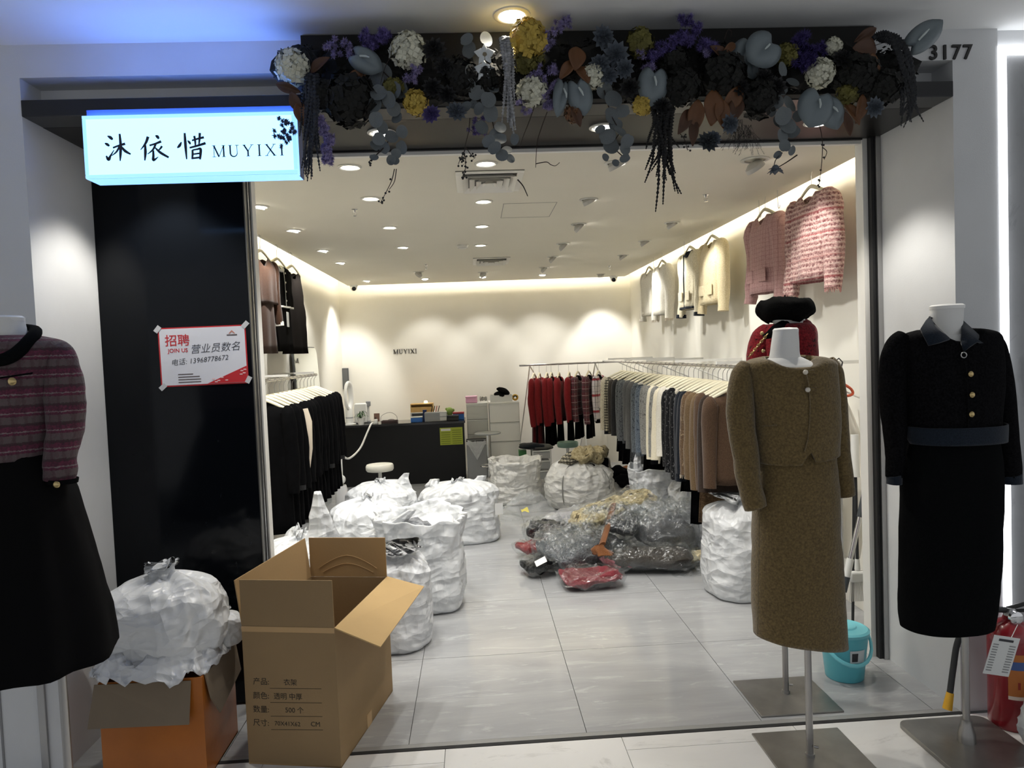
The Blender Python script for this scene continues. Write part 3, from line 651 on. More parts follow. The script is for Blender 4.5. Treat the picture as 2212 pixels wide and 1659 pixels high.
part(body_loft([(728, -40, 76, .085), (738, -85, 120, .105), (750, -110, 140, .118), (775, -118, 142, .13), (860, -112, 126, .138), (930, -108, 118, .138), (990, -106, 112, .136)], YT, 64, 12.3, .0), 'body', m_plum, jk, solid=.006)
for rws, s in (([(120, 755, 24), (134, 775, 32), (142, 830, 38), (144, 890, 37.5), (141, 950, 35), (136, 1000, 32), (132, 1036, 29)], 1), ([(-90, 755, 24), (-110, 790, 34), (-118, 870, 37), (-116, 950, 35), (-110, 1036, 28)], 2)):
    part(sleeve(rws, YT-.02, -.02, .95, s+9), 'sleeve', m_plum, jk, solid=.006)
    x, y, h = rws[-1]; part(sleeve([(x, y-3, h+1.5), (x, y+7, h+2)], YT-.04, 0, .95, s), 'cuff', m_blk2, jk, solid=.004)
part(MB().ball(ony(122, 1047, YT-.11), .011, 14, 8, (1, .5, 1)), 'button', m_gold, jk)
part(MB().ball(ony(26, 824, YT-.145), .013, 14, 8, (1, .5, 1)), 'button', m_gold, jk)
part(MB().tube([ony(-10, 818, YT-.137), ony(30, 812, YT-.143), ony(70, 806, YT-.14)], .004, 6, flat=.5), 'pocket_trim', m_blk2, jk)
cp = [(-34, 775, -.10, .020), (0, 778, -.125, .024), (28, 768, -.118, .026), (52, 748, -.095, .026), (70, 728, -.055, .024), (76, 716, 0.0, .020), (66, 708, .05, .014), (20, 702, .085, .01)]
part(MB().tube([ony(x, y, YT+d) for x, y, d, r in cat(cp, 4)], [r for x, y, d, r in cat(cp, 4)], 12, flat=.7), 'collar', m_blk2, jk)
sk = thing('black_flared_skirt', 'black flared skirt hanging below the plum tweed jacket', 'skirt', (-1.45, 2.4, .7))
part(body_loft([(965, -88, 104, .12), (1000, -96, 118, .13), (1068, -122, 152, .16), (1200, -165, 188, .2), (1320, -200, 218, .235), (1425, -225, 238, .26)], YT, 64, 1.3, .045, nk=7), 'skirt_body', M('black_velvet_skirt', (.003, .003, .0035), .9, spec=.1), sk, solid=.004)

# ---------------- red jacket and beret behind the olive suit
YR = 3.24
dress_form('white dress form with black beret standing behind the olive suit', (1.397, 3.255, 0), (1.2, 3.06, 1.575, 3.41), YR,
           [(688, 1672, 1735, .055), (705, 1672, 1734, .055), (725, 1668, 1738, .06)],
           [(715, 1668, 1738, .06), (735, 1650, 1752, .09), (800, 1650, 1752, .1), (900, 1655, 1750, .09), (1040, 1655, 1752, .1)], 1.0)
m_red = fabric('red_boucle', srgb(96, 16, 24), srgb(146, 34, 42), 110, .8, third=srgb(60, 8, 14))
jk = thing('red_boucle_jacket', 'dark red boucle jacket with black collar under the beret', 'jacket', (1.36, 3.24, 1.2))
part(body_loft([(700, 1660, 1746, .07), (708, 1648, 1756, .09), (730, 1640, 1760, .11), (800, 1644, 1758, .12), (960, 1646, 1758, .12)], YR, 48, 6.6, 0), 'body', m_red, jk, solid=.005)
for rws, s in (([(1664, 715, 20), (1648, 735, 25), (1640, 780, 26), (1642, 880, 25), (1650, 960, 22)], 1), ([(1722, 710, 20), (1735, 714, 25), (1738, 750, 25), (1740, 850, 24), (1738, 960, 22)], 2)):
    part(sleeve(rws, YR, 0, .9, s+14), 'sleeve', m_red, jk, solid=.005)
cp = [(1716, 690, .03, .02), (1694, 700, -.05, .022), (1676, 712, -.09, .024), (1664, 722, -.11, .02), (1650, 728, -.11, .012)]
part(MB().tube([ony(x, y, YR+d) for x, y, d, r in cat(cp, 4)], [r for *_, r in cat(cp, 4)], 12, flat=.7), 'collar', m_blk2, jk)
part(MB().ball(ony(1646, 720, YR-.125), .009, 10, 8), 'button', m_gold, jk); part(MB().ball(ony(1649, 758, YR-.13), .009, 10, 8), 'button', m_gold, jk)
sk = thing('dark_red_skirt', 'dark red boucle skirt behind the olive suit', 'skirt', (1.39, 3.24, .6))
part(body_loft([(940, 1655, 1752, .1), (1060, 1652, 1756, .115), (1240, 1654, 1758, .115)], YR, 40, 2.0, .01, nk=4), 'skirt_body', m_red, sk, solid=.004)
ch = thing('chain_bag_strap', 'thin brass bag chain slung across the red jacket', 'bag strap', ony(1640, 745, YR-.14))
a, b = ony(1656, 724, YR-.135), ony(1620, 768, YR-.11)
for k in range(11):
    c = a.lerp(b, k/10); d = (b-a).normalized(); u = d.cross(Vector((0, 1, 0) if k % 2 else (0, 0, 1))).normalized()
    part(MB().tube([c+d*.009*math.cos(q)+u*.005*math.sin(q) for q in [2*PI*i/10 for i in range(11)]], .0018, 5), 'link', m_gold, ch)
def ridge_(p): return 1-2.2*abs(noise.noise(Vector(p)))
bt = thing('beret', 'black felt beret perched on the dress form neck', 'beret', ony(1695, 686, YR))
prof = [(1652, 690, 1738, .085), (1642, 680, 1752, .1)]
bl = body_loft([(692, 1662, 1728, .085), (687, 1648, 1742, .115), (676, 1638, 1752, .15), (664, 1637, 1753, .158), (652, 1648, 1745, .145), (645, 1668, 1728, .10), (642, 1688, 1706, .03)], YR, 48, 1.1, 0, ex=1.0)
for i, p in enumerate(bl.v): p.z += (p.x-1.36)*-.10 + .016*fbm((p.x*11, p.y*11, 2))+.010*ridge_((p.x*9, p.y*9, 1)); bl.v[i] = p
n_ = 48; bl.f.append(tuple(range(len(bl.v)-n_, len(bl.v)))); bl.f.append(tuple(range(n_)))
part(bl, 'crown', fabric('black_felt', (.002, .002, .002), (.006, .006, .006), 200, .3, sheen=0), bt, smooth=180)
part(MB().tube([ony(1695, 643, YR), ony(1696, 638, YR)], .003, 6), 'stalk', MATS['black_felt'], bt)
# ================================================================ RAILS, HANGERS, HANGING CLOTHES
m_rail = M('rail_chrome', (.55, .55, .56), .22, 1.0)
m_hang = M('hanger_cream', srgb(226, 218, 190), .4)
m_wire = M('wire', (.38, .37, .36), .3, 1.0)
RZ, RX = 1.50, 1.72
def rail_y(px): return RX/(.2041+(px-1340)*(.3688-.2041)/250)
rl = thing('clothes_rail', 'long chrome clothes rail on wall brackets crowded with jackets', 'clothes rail', (RX, 6.5, RZ))
part(MB().tube([(RX, 4.0, RZ), (RX, 9.55, RZ)], .0125, 14), 'rail_tube', m_rail, rl)
for y in (4.05, 5.05, 6.1, 7.15, 8.2, 9.2):
    part(MB().box2((RX+.0, y-.012, RZ+.013), (XR, y+.012, RZ+.033)).tube([(XR-.01, y, RZ-.22), (RX+.06, y, RZ+.012)], .006, 8), 'bracket', m_white, rl)
BY = 9.60
rl = thing('clothes_rail', 'free end clothes rail before the back wall holding red jackets', 'clothes rail', (1.2, BY, 1.48))
part(MB().tube([(.60, BY, 1.48), (1.95, BY, 1.48)], .0125, 14), 'rail_tube', m_rail, rl)
for x in (.74, 1.62):
    part(MB().tube([(x, BY, 1.47), (x+.26, YB-.02, 1.10)], .009, 8), 'brace', m_white, rl); part(MB().tube([(x, BY, 1.468), (x-.18, YB-.02, .012)], .009, 8), 'leg', m_white, rl)
LX, LZ = -1.5, 1.52
rl = thing('clothes_rail', 'chrome clothes rail by the left wall holding black velvet coats', 'clothes rail', (LX, 6.0, LZ))
part(MB().tube([(LX, 4.75, LZ), (LX, 6.95, LZ)], .0125, 14), 'rail_tube', m_rail, rl)
for y in (4.9, 5.9, 6.85): part(MB().box2((XL, y-.012, LZ+.013), (LX, y+.012, LZ+.03)), 'bracket', m_white, rl)
# thin top rails on the walls
tr1 = thing('picture_rail', 'thin white rail high on the right wall carrying display jackets', 'rail', (2.1, 6.5, 2.70))
part(MB().tube([(2.10, 3.72, 2.705), (2.10, 10.1, 2.705)], .005, 8), 'rail_tube', m_white, tr1)
tr2 = thing('picture_rail', 'thin white rail high on the left wall carrying display dresses', 'rail', (-1.68, 6, 2.70))
part(MB().tube([(-1.68, 3.72, 2.665), (-1.68, 7.2, 2.665)], .005, 8), 'rail_tube', m_white, tr2)
for tr, xx, ys in ((tr1, 2.10, (4.0, 5.6, 7.2, 8.8)), (tr2, -1.68, (4.2, 5.5, 6.9))):
    for y in ys: part(MB().box2((xx-.004, y-.004, 2.66 if xx < 0 else 2.70), (xx+.004, y+.004, 2.95)), 'hanger_rod', m_white, tr)

_hk = None
def hanger(loc, rz, label, group):
    global _hk
    if _hk is None:
        t = thing('clothes_hanger', label, 'hanger', loc, rz, group)
        hk = [(0, 0, -.112), (0, 0, -.05)]+[(.021*math.cos(a)-.0, 0, -.0085+.021*math.sin(a)) for a in [R(-70+26*k) for k in range(10)]]
        MB().tube(hk, .0021, 6).obj('hook', m_wire, t)
        P = cat([(-.19, .004, -.194, .010), (-.145, .0, -.170, .012), (-.07, -.004, -.134, .013), (0, -.006, -.112, .015), (.07, -.004, -.134, .013), (.145, 0, -.170, .012), (.19, .004, -.194, .010)], 4)
        MB().tube([p[:3] for p in P], [p[3] for p in P], 10, flat=.62).obj('arm', m_hang, t)
        _hk = t; return t
    return copy_tree(_hk, label=label, group=group, location=loc, rotation_euler=(0, 0, rz))

def hung(name, label, cat_, mat, loc, rz, L=.56, W=.41, D=.10, sl=.55, sw=.052, skirt=None, trim=None, cuff=None, collar=None, group=None, seed=0, flare=1.0, buttons=None, pocket=None, sleeves=True, fringe=None, spread=.03, hl=None, drop=.034, slope=.030):
    t = thing(name, label, cat_, loc, rz, group); sd = seed*3.7+1
    n, K = 30, 11
    zs = lambda x: -.128-drop-slope*(min(1, abs(x)/(W/2)))**1.2
    zh = -.14-L
    def ring(tt, W_, D_, z0, ztop, fl=1.0):
        q = []
        for i in range(n):
            a = 2*PI*i/n; ca, sa = math.cos(a), math.sin(a)
            x = W_/2*math.copysign(abs(ca)**.8, ca); y = D_/2*math.copysign(abs(sa)**.7, sa)
            z = z0+(ztop(x)-z0)*tt
            y += .012*(1-tt)*math.sin(9*ca+sd)+.010*fbm((x*9+sd, y*9, z*7)); x += .008*(1-tt)*fbm((z*8, sd, sa*2))
            if tt > .6: z -= (.075 if sa < 0 else .02)*math.exp(-(x/.055)**4)*((tt-.6)/.4)**2
            q.append(Vector((x, y, z)))
        return q
    rings = []
    for k in range(K+1):
        tt = k/K; w = W*(.97*flare+(.93-.97*flare)*tt) if tt < .75 else W*(.93+.04*(tt-.75)/.25); d = D*(1.05-.15*tt) if tt < .8 else D*(.93-.62*((tt-.8)/.2)**1.5)
        rings.append(ring(tt, w, d, zh, zs))
    MB().loft(rings, False, False).obj('body', mat, t, smooth=60, solid=.003)
    if sleeves:
        for s in (-1, 1):
            sp = spread*(1 if s < 0 else .8); zt = zs(W/2)-.012
            P = cat([(s*(W/2-.025), 0, zt+.004, .03), (s*(W/2-.002), -.004, zt-.035, sw*1.02), (s*(W/2+sp*.5), .004, zt-sl*.5, sw*.96), (s*(W/2+sp), -.018, zt-sl, sw*.80)], 4)
            mb = MB().tube([p[:3] for p in P], [p[3] for p in P], 14, True, .85)
            for i, p in enumerate(mb.v): mb.v[i] = p+Vector((.6, 1, 0))*.010*fbm((p.x*10+sd, p.y*10, p.z*9+s))
            o = mb.obj('sleeve', mat, t, smooth=60)
            if cuff:
                e = P[-1]; MB().tube([(e[0], e[1], e[2]+.028), (e[0], e[1]-.002, e[2]-.006)], [e[3]*1.04, e[3]*1.06], 14, True, .87).obj('cuff', cuff, t)
            if fringe:
                e = P[-1]; mb = MB()
                for i in range(22):
                    a = 2*PI*i/22; q = Vector((e[0]+e[3]*.95*math.cos(a), e[1]+e[3]*.8*math.sin(a), e[2]+.002)); mb.tube([q, q+Vector((rnd.uniform(-.006, .006), rnd.uniform(-.006, .006), -.018-rnd.random()*.012))], [.0028, .0012], 4)
                stuff(mb.obj('fringe', fringe, t))
    if collar:
        MB().tube([(.055*math.cos(a)*1.15, .034*math.sin(a)-.004, -.140-drop-.045*(math.sin(a) < 0)*abs(math.sin(a))) for a in [2*PI*k/20 for k in range(21)]], .013, 8).obj('collar', collar, t)
    if trim:
        MB().tube([(.004, -D*.53, zh+.01), (0, -D*.52, zh+L*.5), (0, -D*.46, -.19)], .006, 6, flat=.4).obj('front_trim', trim, t)
        MB().loft([ring(0, W*.975*flare, D*1.08, zh-.004, zs), ring(.035, W*.972*flare, D*1.075, zh, zs)], False, False).obj('hem_trim', trim, t, solid=.004)
    if buttons:
        for k in range(4): MB().ball((.012, -D*.54, zh+.06+k*(L-.16)/3), .0085, 10, 6, (1, .5, 1)).obj('button', buttons, t)
    if pocket:
        for s in (-1, 1): MB().box((s*W*.24, -D*.54, zh+.12), (.10, .010, .09)).obj('pocket', pocket, t, bev=.004)
    if skirt:
        sl_, sm, sw_ = skirt; z1 = zh+.10; r2 = []
        for k in range(7):
            tt = k/6; r2.append([Vector((W*sw_*(.5-.10*tt)*math.cos(2*PI*i/n), D*.36*math.sin(2*PI*i/n)+.012*(1-tt)*math.sin(7*2*PI*i/n+sd), z1-sl_+sl_*tt)) for i in range(n)])
        MB().loft(r2, False, True).obj('skirt', sm, t, smooth=60, solid=.003)
    hanger(loc, rz, hl or 'cream wooden hanger holding a garment', (group or 'display')+' hangers')
    return t

# cloth colours
C = {}
C['cream_tweed'] = fabric('cream_tweed', srgb(214, 204, 182), srgb(236, 230, 212), 120, .7, third=srgb(176, 164, 140))
C['hound'] = plaid('houndstooth', srgb(206, 198, 176), srgb(190, 182, 160), [('Z', .030, .5, 0, srgb(44, 42, 38), .8), ('X', .03, .4, .2, srgb(44, 42, 38), .55), ('Y', .03, .4, .2, srgb(44, 42, 38), .55)])
C['taupe'] = fabric('taupe_wool', srgb(62, 57, 52), srgb(84, 78, 70), 150)
C['charcoal'] = fabric('charcoal_wool', srgb(44, 44, 46), srgb(66, 66, 68), 150)
C['grey_boucle'] = fabric('grey_boucle', srgb(88, 92, 96), srgb(138, 142, 146), 110, .8, third=srgb(60, 62, 66))
C['grey'] = fabric('grey_wool', srgb(98, 98, 98), srgb(122, 122, 121), 170)
C['slate'] = fabric('slate_boucle', srgb(84, 92, 102), srgb(136, 144, 154), 110, .8, third=srgb(58, 64, 74))
C['bluegrey'] = fabric('blue_grey_boucle', srgb(92, 108, 130), srgb(146, 158, 174), 110, .8, third=srgb(66, 78, 98))
C['lightgrey'] = fabric('light_grey_tweed', srgb(142, 142, 140), srgb(186, 186, 182), 120, .7, third=srgb(104, 104, 104))
C['cream'] = fabric('cream_knit', srgb(226, 216, 190), srgb(240, 233, 212), 150, .5)
C['ivory'] = fabric('ivory_tweed', srgb(222, 216, 200), srgb(240, 236, 224), 130, .7)
C['sequin'] = fabric('black_sequin', (.006, .006, .007), (.014, .014, .016), 150, .6, third=(.12, .12, .12), sheen=.05)
MATS['black_sequin'].node_tree.nodes['Principled BSDF'].inputs['Roughness'].default_value = .6
C['navy'] = fabric('navy_wool', srgb(16, 22, 34), srgb(28, 36, 50), 150)
C['browntweed'] = fabric('brown_tweed', srgb(92, 70, 48), srgb(134, 108, 80), 110, .8, third=srgb(168, 146, 116))
C['tan'] = fabric('tan_wool', srgb(116, 94, 66), srgb(140, 116, 86), 150)
C['brown'] = fabric('brown_wool', srgb(92, 70, 54), srgb(112, 88, 68), 170)
C['umber'] = fabric('umber_coat', srgb(42, 32, 26), srgb(58, 46, 38), 170)
C['blackv'] = M('black_velvet', (.0028, .0028, .0032), .9, spec=.05, sheen=0, var=.3, vs=20)
C['redw'] = fabric('red_wool', srgb(128, 28, 34), srgb(166, 44, 48), 170, .5)
C['reddark'] = fabric('dark_red_wool', srgb(86, 16, 22), srgb(108, 24, 30), 170)
C['mauve'] = plaid('mauve_plaid', srgb(126, 66, 74), srgb(106, 56, 64), [('Z', .085, .10, 0, srgb(196, 178, 176), .8), ('X', .07, .10, .3, srgb(176, 152, 152), .7), ('Y', .07, .10, .3, srgb(176, 152, 152), .7), ('Z', .085, .35, .5, srgb(96, 78, 82), .6)])
C['wplaid'] = plaid('white_red_plaid', srgb(206, 198, 196), srgb(186, 178, 178), [('Z', .21, .14, .1, srgb(146, 36, 44), .95), ('Z', .07, .05, .4, srgb(40, 38, 44), .8), ('X', .06, .10, .1, srgb(40, 38, 44), .8), ('Y', .06, .10, .1, srgb(40, 38, 44), .8), ('X', .12, .10, .5, srgb(146, 36, 44), .8)])
C['offwhite'] = M('off_white_cotton', srgb(228, 224, 214), .85, bump=.2, bs=80)
m_fringe = M('cream_fringe', srgb(214, 200, 180), .9)

for k_ in ('grey_boucle', 'grey', 'slate', 'bluegrey', 'lightgrey', 'browntweed', 'tan', 'brown', 'redw', 'reddark', 'mauve', 'navy', 'charcoal', 'taupe'):
    for nd in C[k_].node_tree.nodes:
        if nd.type == 'MIX' and nd.data_type == 'RGBA':
            for q in (6, 7): v = nd.inputs[q].default_value; nd.inputs[q].default_value = (v[0]*.66, v[1]*.655, v[2]*(.62 if k_ in ('slate', 'bluegrey', 'navy') else .65), 1)
# long right rail: (hook px, colour, body length, sleeve length, label, extras)
K2 = 'jackets on the long right rail'
RR = [(1344, 'cream_tweed', .55, .58, 'cream speckled tweed jacket at the far end of the long rail', dict(trim=C['ivory'])),
 (1353, 'hound', .55, .60, 'black and cream checked jacket beside the cream speckled tweed jacket', dict(cuff=C['navy'], skirt=(.45, C['blackv'], .7))),
 (1361, 'taupe', .58, .54, 'taupe brown wool jacket between checked and charcoal jackets', dict(collar=C['blackv'], skirt=(.5, C['blackv'], .8))),
 (1370, 'charcoal', .60, .55, 'charcoal wool jacket beside the taupe one on the long rail', dict(skirt=(.45, C['blackv'], .8))),
 (1379, 'grey_boucle', .55, .56, 'grey boucle jacket with loose speckle next to the charcoal jacket', dict(collar=C['blackv'])),
 (1388, 'grey_boucle', .62, .60, 'grey boucle jacket with dark cuffs on the long rail', dict(cuff=C['blackv'], skirt=(.4, C['grey_boucle'], .8))),
 (1398, 'grey', .60, .56, 'plain mid grey wool jacket in the grey run of the rail', {}),
 (1408, 'grey', .66, .62, 'longer plain mid grey wool coat in the grey run', dict(skirt=(.4, C['grey'], .7))),
 (1419, 'slate', .60, .60, 'slate blue boucle jacket beside the plain grey coat', dict(skirt=(.4, C['blackv'], .8))),
 (1429, 'bluegrey', .58, .60, 'blue grey boucle jacket with a white shoulder tag', dict(cuff=C['slate'], collar=C['slate'])),
 (1439, 'lightgrey', .55, .56, 'light grey tweed jacket with pearl cuff buttons next to the blue one', dict(cuff=C['blackv'])),
 (1448, 'lightgrey', .56, .56, 'light grey tweed jacket beside the cream knit jackets', {}),
 (1458, 'cream', .58, .58, 'cream knit jacket first of the pale ones on the rail', dict(collar=C['cream'])),
 (1467, 'lightgrey', .56, .54, 'light grey tweed jacket squeezed between two cream knit jackets', {}),
 (1476, 'cream', .60, .58, 'cream knit jacket with black cuffs on the long rail', dict(cuff=C['blackv'])),
 (1486, 'ivory', .55, .52, 'ivory tweed jacket touching the black sequin jackets', {}),
 (1497, 'sequin', .66, .60, 'black sequin jacket with a white tag on its shoulder', dict(skirt=(.24, C['blackv'], .8))),
 (1507, 'sequin', .70, .60, 'black sequin jacket in the middle of the dark run', dict(skirt=(.24, C['blackv'], .8))),
 (1517, 'sequin', .66, .62, 'black glitter tweed jacket with pearl brooch on the shoulder', {}),
 (1528, 'navy', .64, .60, 'navy wool jacket with white cuff edge beside the brown tweed', dict(cuff=C['navy'], skirt=(.5, C['blackv'], .8))),
 (1538, 'navy', .60, .58, 'navy wool jacket hanging just before the brown fringed tweed', {}),
 (1550, 'browntweed', .60, .56, 'brown tweed jacket with pale fringed cuffs on the long rail', dict(fringe=m_fringe, sw=.062, skirt=(.5, C['browntweed'], .8))),
 (1560, 'tan', .62, .58, 'tan wool jacket directly beside the fringed brown tweed', dict(sw=.058)),
 (1569, 'tan', .68, .60, 'longer tan wool coat on the rail behind the olive suit', dict(sw=.058)),
 (1578, 'brown', .72, .62, 'warm brown wool coat on the rail behind the olive suit', {}),
 (1588, 'umber', .70, .60, 'very dark brown long coat on the rail behind the olive suit', {}),
 (1600, 'brown', .62, .56, 'brown coat half hidden behind the olive jacket sleeve', {})]
for k, (px, c, L, sl, lab, ex) in enumerate(RR):
    hung('hanging_jacket', lab, 'jacket', C[c], (RX, rail_y(px), RZ), R(rnd.uniform(-11, 6)), L+rnd.uniform(-.03, .03), .41, .072, sl+rnd.uniform(-.02, .03), seed=k, drop=rnd.uniform(.026, .046), spread=rnd.uniform(.015, .055), group=K2, hl=ORD[len(RR)-1-k]+' cream hanger from the entrance on the long right rail', **ex)
# little white tags / brooch on shoulders
for px, z, nm, lab, r in ((1429, -.185, 'shoulder_tag', 'small white tag lying on the blue grey boucle shoulder', 0), (1497, -.19, 'shoulder_tag', 'small white tag lying on the black sequin shoulder', 0), (1517, -.20, 'pearl_brooch', 'pearl brooch pinned on the black glitter jacket shoulder', 1)):
    p = Vector((RX-.21, rail_y(px)-.03, RZ+z+.01))
    o = MB().ball(p, .022, 12, 8, (1.3, .8, .5) if not r else (.8, .6, 1)).obj(nm, m_pearl if r else C['offwhite']); tag(o, lab, 'brooch' if r else 'tag')

# back rail
for k, (px, c, L, sl, lab, ex) in enumerate([
 (1152, 'redw', .58, .60, 'red wool jacket with a red skirt at the free rail end', dict(skirt=(.5, C['reddark'], .9))),
 (1164, 'redw', .58, .58, 'red wool jacket with brass cuff buttons and a long red skirt', dict(cuff=C['blackv'], skirt=(.5, C['reddark'], .9))),
 (1180, 'redw', .58, .60, 'red boucle jacket with a black skirt next to the long red skirts', dict(skirt=(.45, C['blackv'], .95))),
 (1190, 'redw', .58, .58, 'red jacket with black collar tightly beside the red boucle jacket', dict(collar=C['blackv'], cuff=C['blackv'], skirt=(.45, C['blackv'], .95))),
 (1206, 'redw', .58, .58, 'red jacket with dark lining showing at its open neck', dict(collar=C['blackv'], skirt=(.45, C['blackv'], .95))),
 (1228, 'redw', .58, .56, 'red jacket last of the reds beside the mauve plaids', dict(cuff=C['blackv'], skirt=(.42, C['blackv'], .9))),
 (1247, 'mauve', .54, .56, 'mauve plaid jacket between the last red and another plaid', dict(collar=C['blackv'], skirt=(.42, C['blackv'], .9))),
 (1271, 'mauve', .54, .58, 'mauve plaid jacket with fringed cuffs beside the white plaid', dict(collar=C['blackv'], fringe=M('mauve_fringe', srgb(110, 60, 68), .9), skirt=(.42, C['blackv'], .9))),
 (1292, 'wplaid', .46, .56, 'white jacket with red and black check on the back rail', dict(collar=C['blackv'], cuff=C['blackv'], skirt=(.3, C['blackv'], .85)))]):
    x = ony(px, 788, BY).x
    hung('hanging_jacket', lab, 'jacket', C[c], (x, BY, 1.48), R(90-12-rnd.uniform(0, 3)+ (-8 if px > 1240 else 0)), L, .42, .088, sl, sw=.052, seed=40+k, group='jackets on the back rail', hl=ORD[k]+' cream hanger from the free end of the back rail', **ex)

# left rail: black velvet
m_fur = M('black_fur', (.008, .008, .009), .95, bump=1.0, bs=120)
ys = [5.08+.135*k for k in range(14)]
for k, y in enumerate(ys):
    ex = dict(cuff=m_fur) if k in (1, 4, 9, 12) else {}
    lab = (ORD[k]+' black velvet coat from the entrance on the left rail, with fur cuffs') if ex else ORD[k]+' black velvet coat from the entrance on the left rail'
    hung('velvet_coat', lab, 'coat', C['blackv'], (LX, y, LZ), R(rnd.uniform(-10, 10)), .92, .40, .09, .58, seed=70+k, drop=rnd.uniform(.026, .046), spread=rnd.uniform(.015, .05), group='black velvet coats on the left rail', flare=1.12, hl=ORD[k]+' cream hanger from the entrance on the left rail', **ex)
ws = thing('satin_sleeve', 'ivory satin sleeve hanging loose among the black velvet coats', 'sleeve lining', (-1.265, 5.40, 1.3))
mb = MB().tube([(0, 0, 0), (.012, 0, -.1), (.01, 0, -.3), (-.005, 0, -.45), (-.012, 0, -.56)], [.028, .045, .04, .028, .012], 14, True, .5)
mb.obj('sleeve_body', M('ivory_satin', srgb(222, 208, 188), .35), ws)

# display dresses high on the left wall (fronts to the room)
G3 = 'display dresses on the left wall'
hung('brown_suit', 'brown velvet jacket with white ruffle cuffs high on the left wall', 'suit', fabric('brown_velvet', srgb(46, 28, 17), srgb(64, 41, 26), 200, .2), (-1.68, 5.95, 2.665), R(90-12), .40, .40, .12, .50, skirt=(.5, MATS['brown_velvet'], .95), cuff=C['offwhite'], seed=91, group=G3, hl='cream hanger carrying the brown velvet suit on the left wall')
hung('black_dress', 'black dress with white collar and ruffled hem high on the left wall', 'dress', fabric('black_crepe', (.004, .004, .004), (.008, .007, .006), 200, .2, sheen=0), (-1.68, 6.45, 2.665), R(90-12), .40, .40, .12, .52, skirt=(.48, MATS['black_crepe'], 1.0), trim=C['offwhite'], collar=C['offwhite'], buttons=m_pearl, seed=92, group=G3, hl='cream hanger carrying the white collared black dress on the left wall', sleeves=False)
hung('black_pinafore', 'plain black long pinafore beside the white collared black dress', 'dress', fabric('black_brown_crepe', (.006, .005, .004), (.010, .008, .007), 200, .2, sheen=0), (-1.68, 6.95, 2.665), R(90-12), .80, .34, .10, .5, sleeves=False, flare=1.5, seed=93, group=G3, hl='cream hanger carrying the long black pinafore on the left wall')
pt = tag(MB().box((-1.605, 6.42, 2.02), (.004, .07, .13)).obj('price_tag', M('tag_card', srgb(196, 196, 194), .6), bev=.004), 'grey card tag hanging from the black dress hem', 'price tag')

# display jackets high on the right wall (fronts to the room)
C['rosetweed'] = plaid('rose_tweed', srgb(214, 176, 168), srgb(112, 66, 68), [('Z', .030, .3, 0, srgb(96, 50, 54), .35), ('Z', .13, .10, .3, srgb(150, 56, 62), .5), ('Z', .030, .3, .5, srgb(220, 200, 186), .45)], 85, 1.2)
C['dusty'] = plaid('dusty_pink_tweed', srgb(190, 154, 150), srgb(172, 134, 132), [('X', .03, .12, 0, srgb(140, 98, 98), .6), ('Z', .03, .10, 0, srgb(146, 104, 104), .55)], 130, .6)
C['beige'] = fabric('beige_tweed', srgb(202, 186, 146), srgb(226, 212, 178), 110, .8, st=(1, 1, 2.2))
C['beige2'] = fabric('pale_beige_tweed', srgb(206, 196, 168), srgb(228, 220, 196), 110, .8)
G4 = 'display jackets on the right wall'
def wall_jk(px, py, name, lab, c, rot=-90, **ex):
    p = onx(px, py, 2.10)
    hung(name, lab, 'jacket', C[c], (2.10, p.y, 2.705), R(rot), group=G4, hl='cream hanger carrying the '+name.replace('_', ' ')+' on the right wall', **ex)
wall_jk(1752, 372, 'rose_tweed_jacket', 'rose and cream chunky tweed jacket with fringed hem on the right wall', 'rosetweed', -90+4, L=.55, W=.40, slope=.036, drop=.016, D=.15, sl=.56, sw=.065, fringe=M('rose_fringe', srgb(190, 140, 134), .9), seed=101, spread=.05)
wall_jk(1652, 430, 'pink_tweed_jacket', 'dusty pink tweed jacket with patch pockets on the right wall', 'dusty', -90+4, L=.56, W=.39, slope=.036, drop=.016, D=.15, sl=.57, sw=.062, pocket=C['dusty'], seed=102, spread=.04)
wall_jk(1538, 495, 'beige_jacket', 'beige textured jacket with round pockets on the right wall', 'beige', -90+4, L=.56, W=.39, slope=.036, drop=.016, D=.14, sl=.58, sw=.06, pocket=C['beige'], seed=103, spread=.04)
wall_jk(1490, 520, 'trimmed_cream_jacket', 'cream jacket with black braid trim and bows on the right wall', 'beige2', -90+4, L=.56, W=.39, slope=.036, drop=.016, D=.14, sl=.58, sw=.06, trim=C['navy'], cuff=C['navy'], collar=C['navy'], pocket=C['beige2'], seed=104, spread=.04)
wall_jk(1430, 553, 'ivory_tweed_jacket', 'ivory tweed jacket with frayed hem on the right wall', 'ivory', -90+4, L=.56, W=.39, slope=.036, drop=.016, D=.14, sl=.56, sw=.06, fringe=m_fringe, seed=105, spread=.04)
wall_jk(1402, 566, 'fur_cuff_jacket', 'white jacket with fluffy fur cuffs farthest along the right wall', 'ivory', -90+4, L=.54, W=.39, slope=.036, drop=.016, D=.14, sl=.54, sw=.055, cuff=M('white_fur', srgb(228, 220, 206), .95, bump=1.0, bs=90), seed=106, spread=.05)
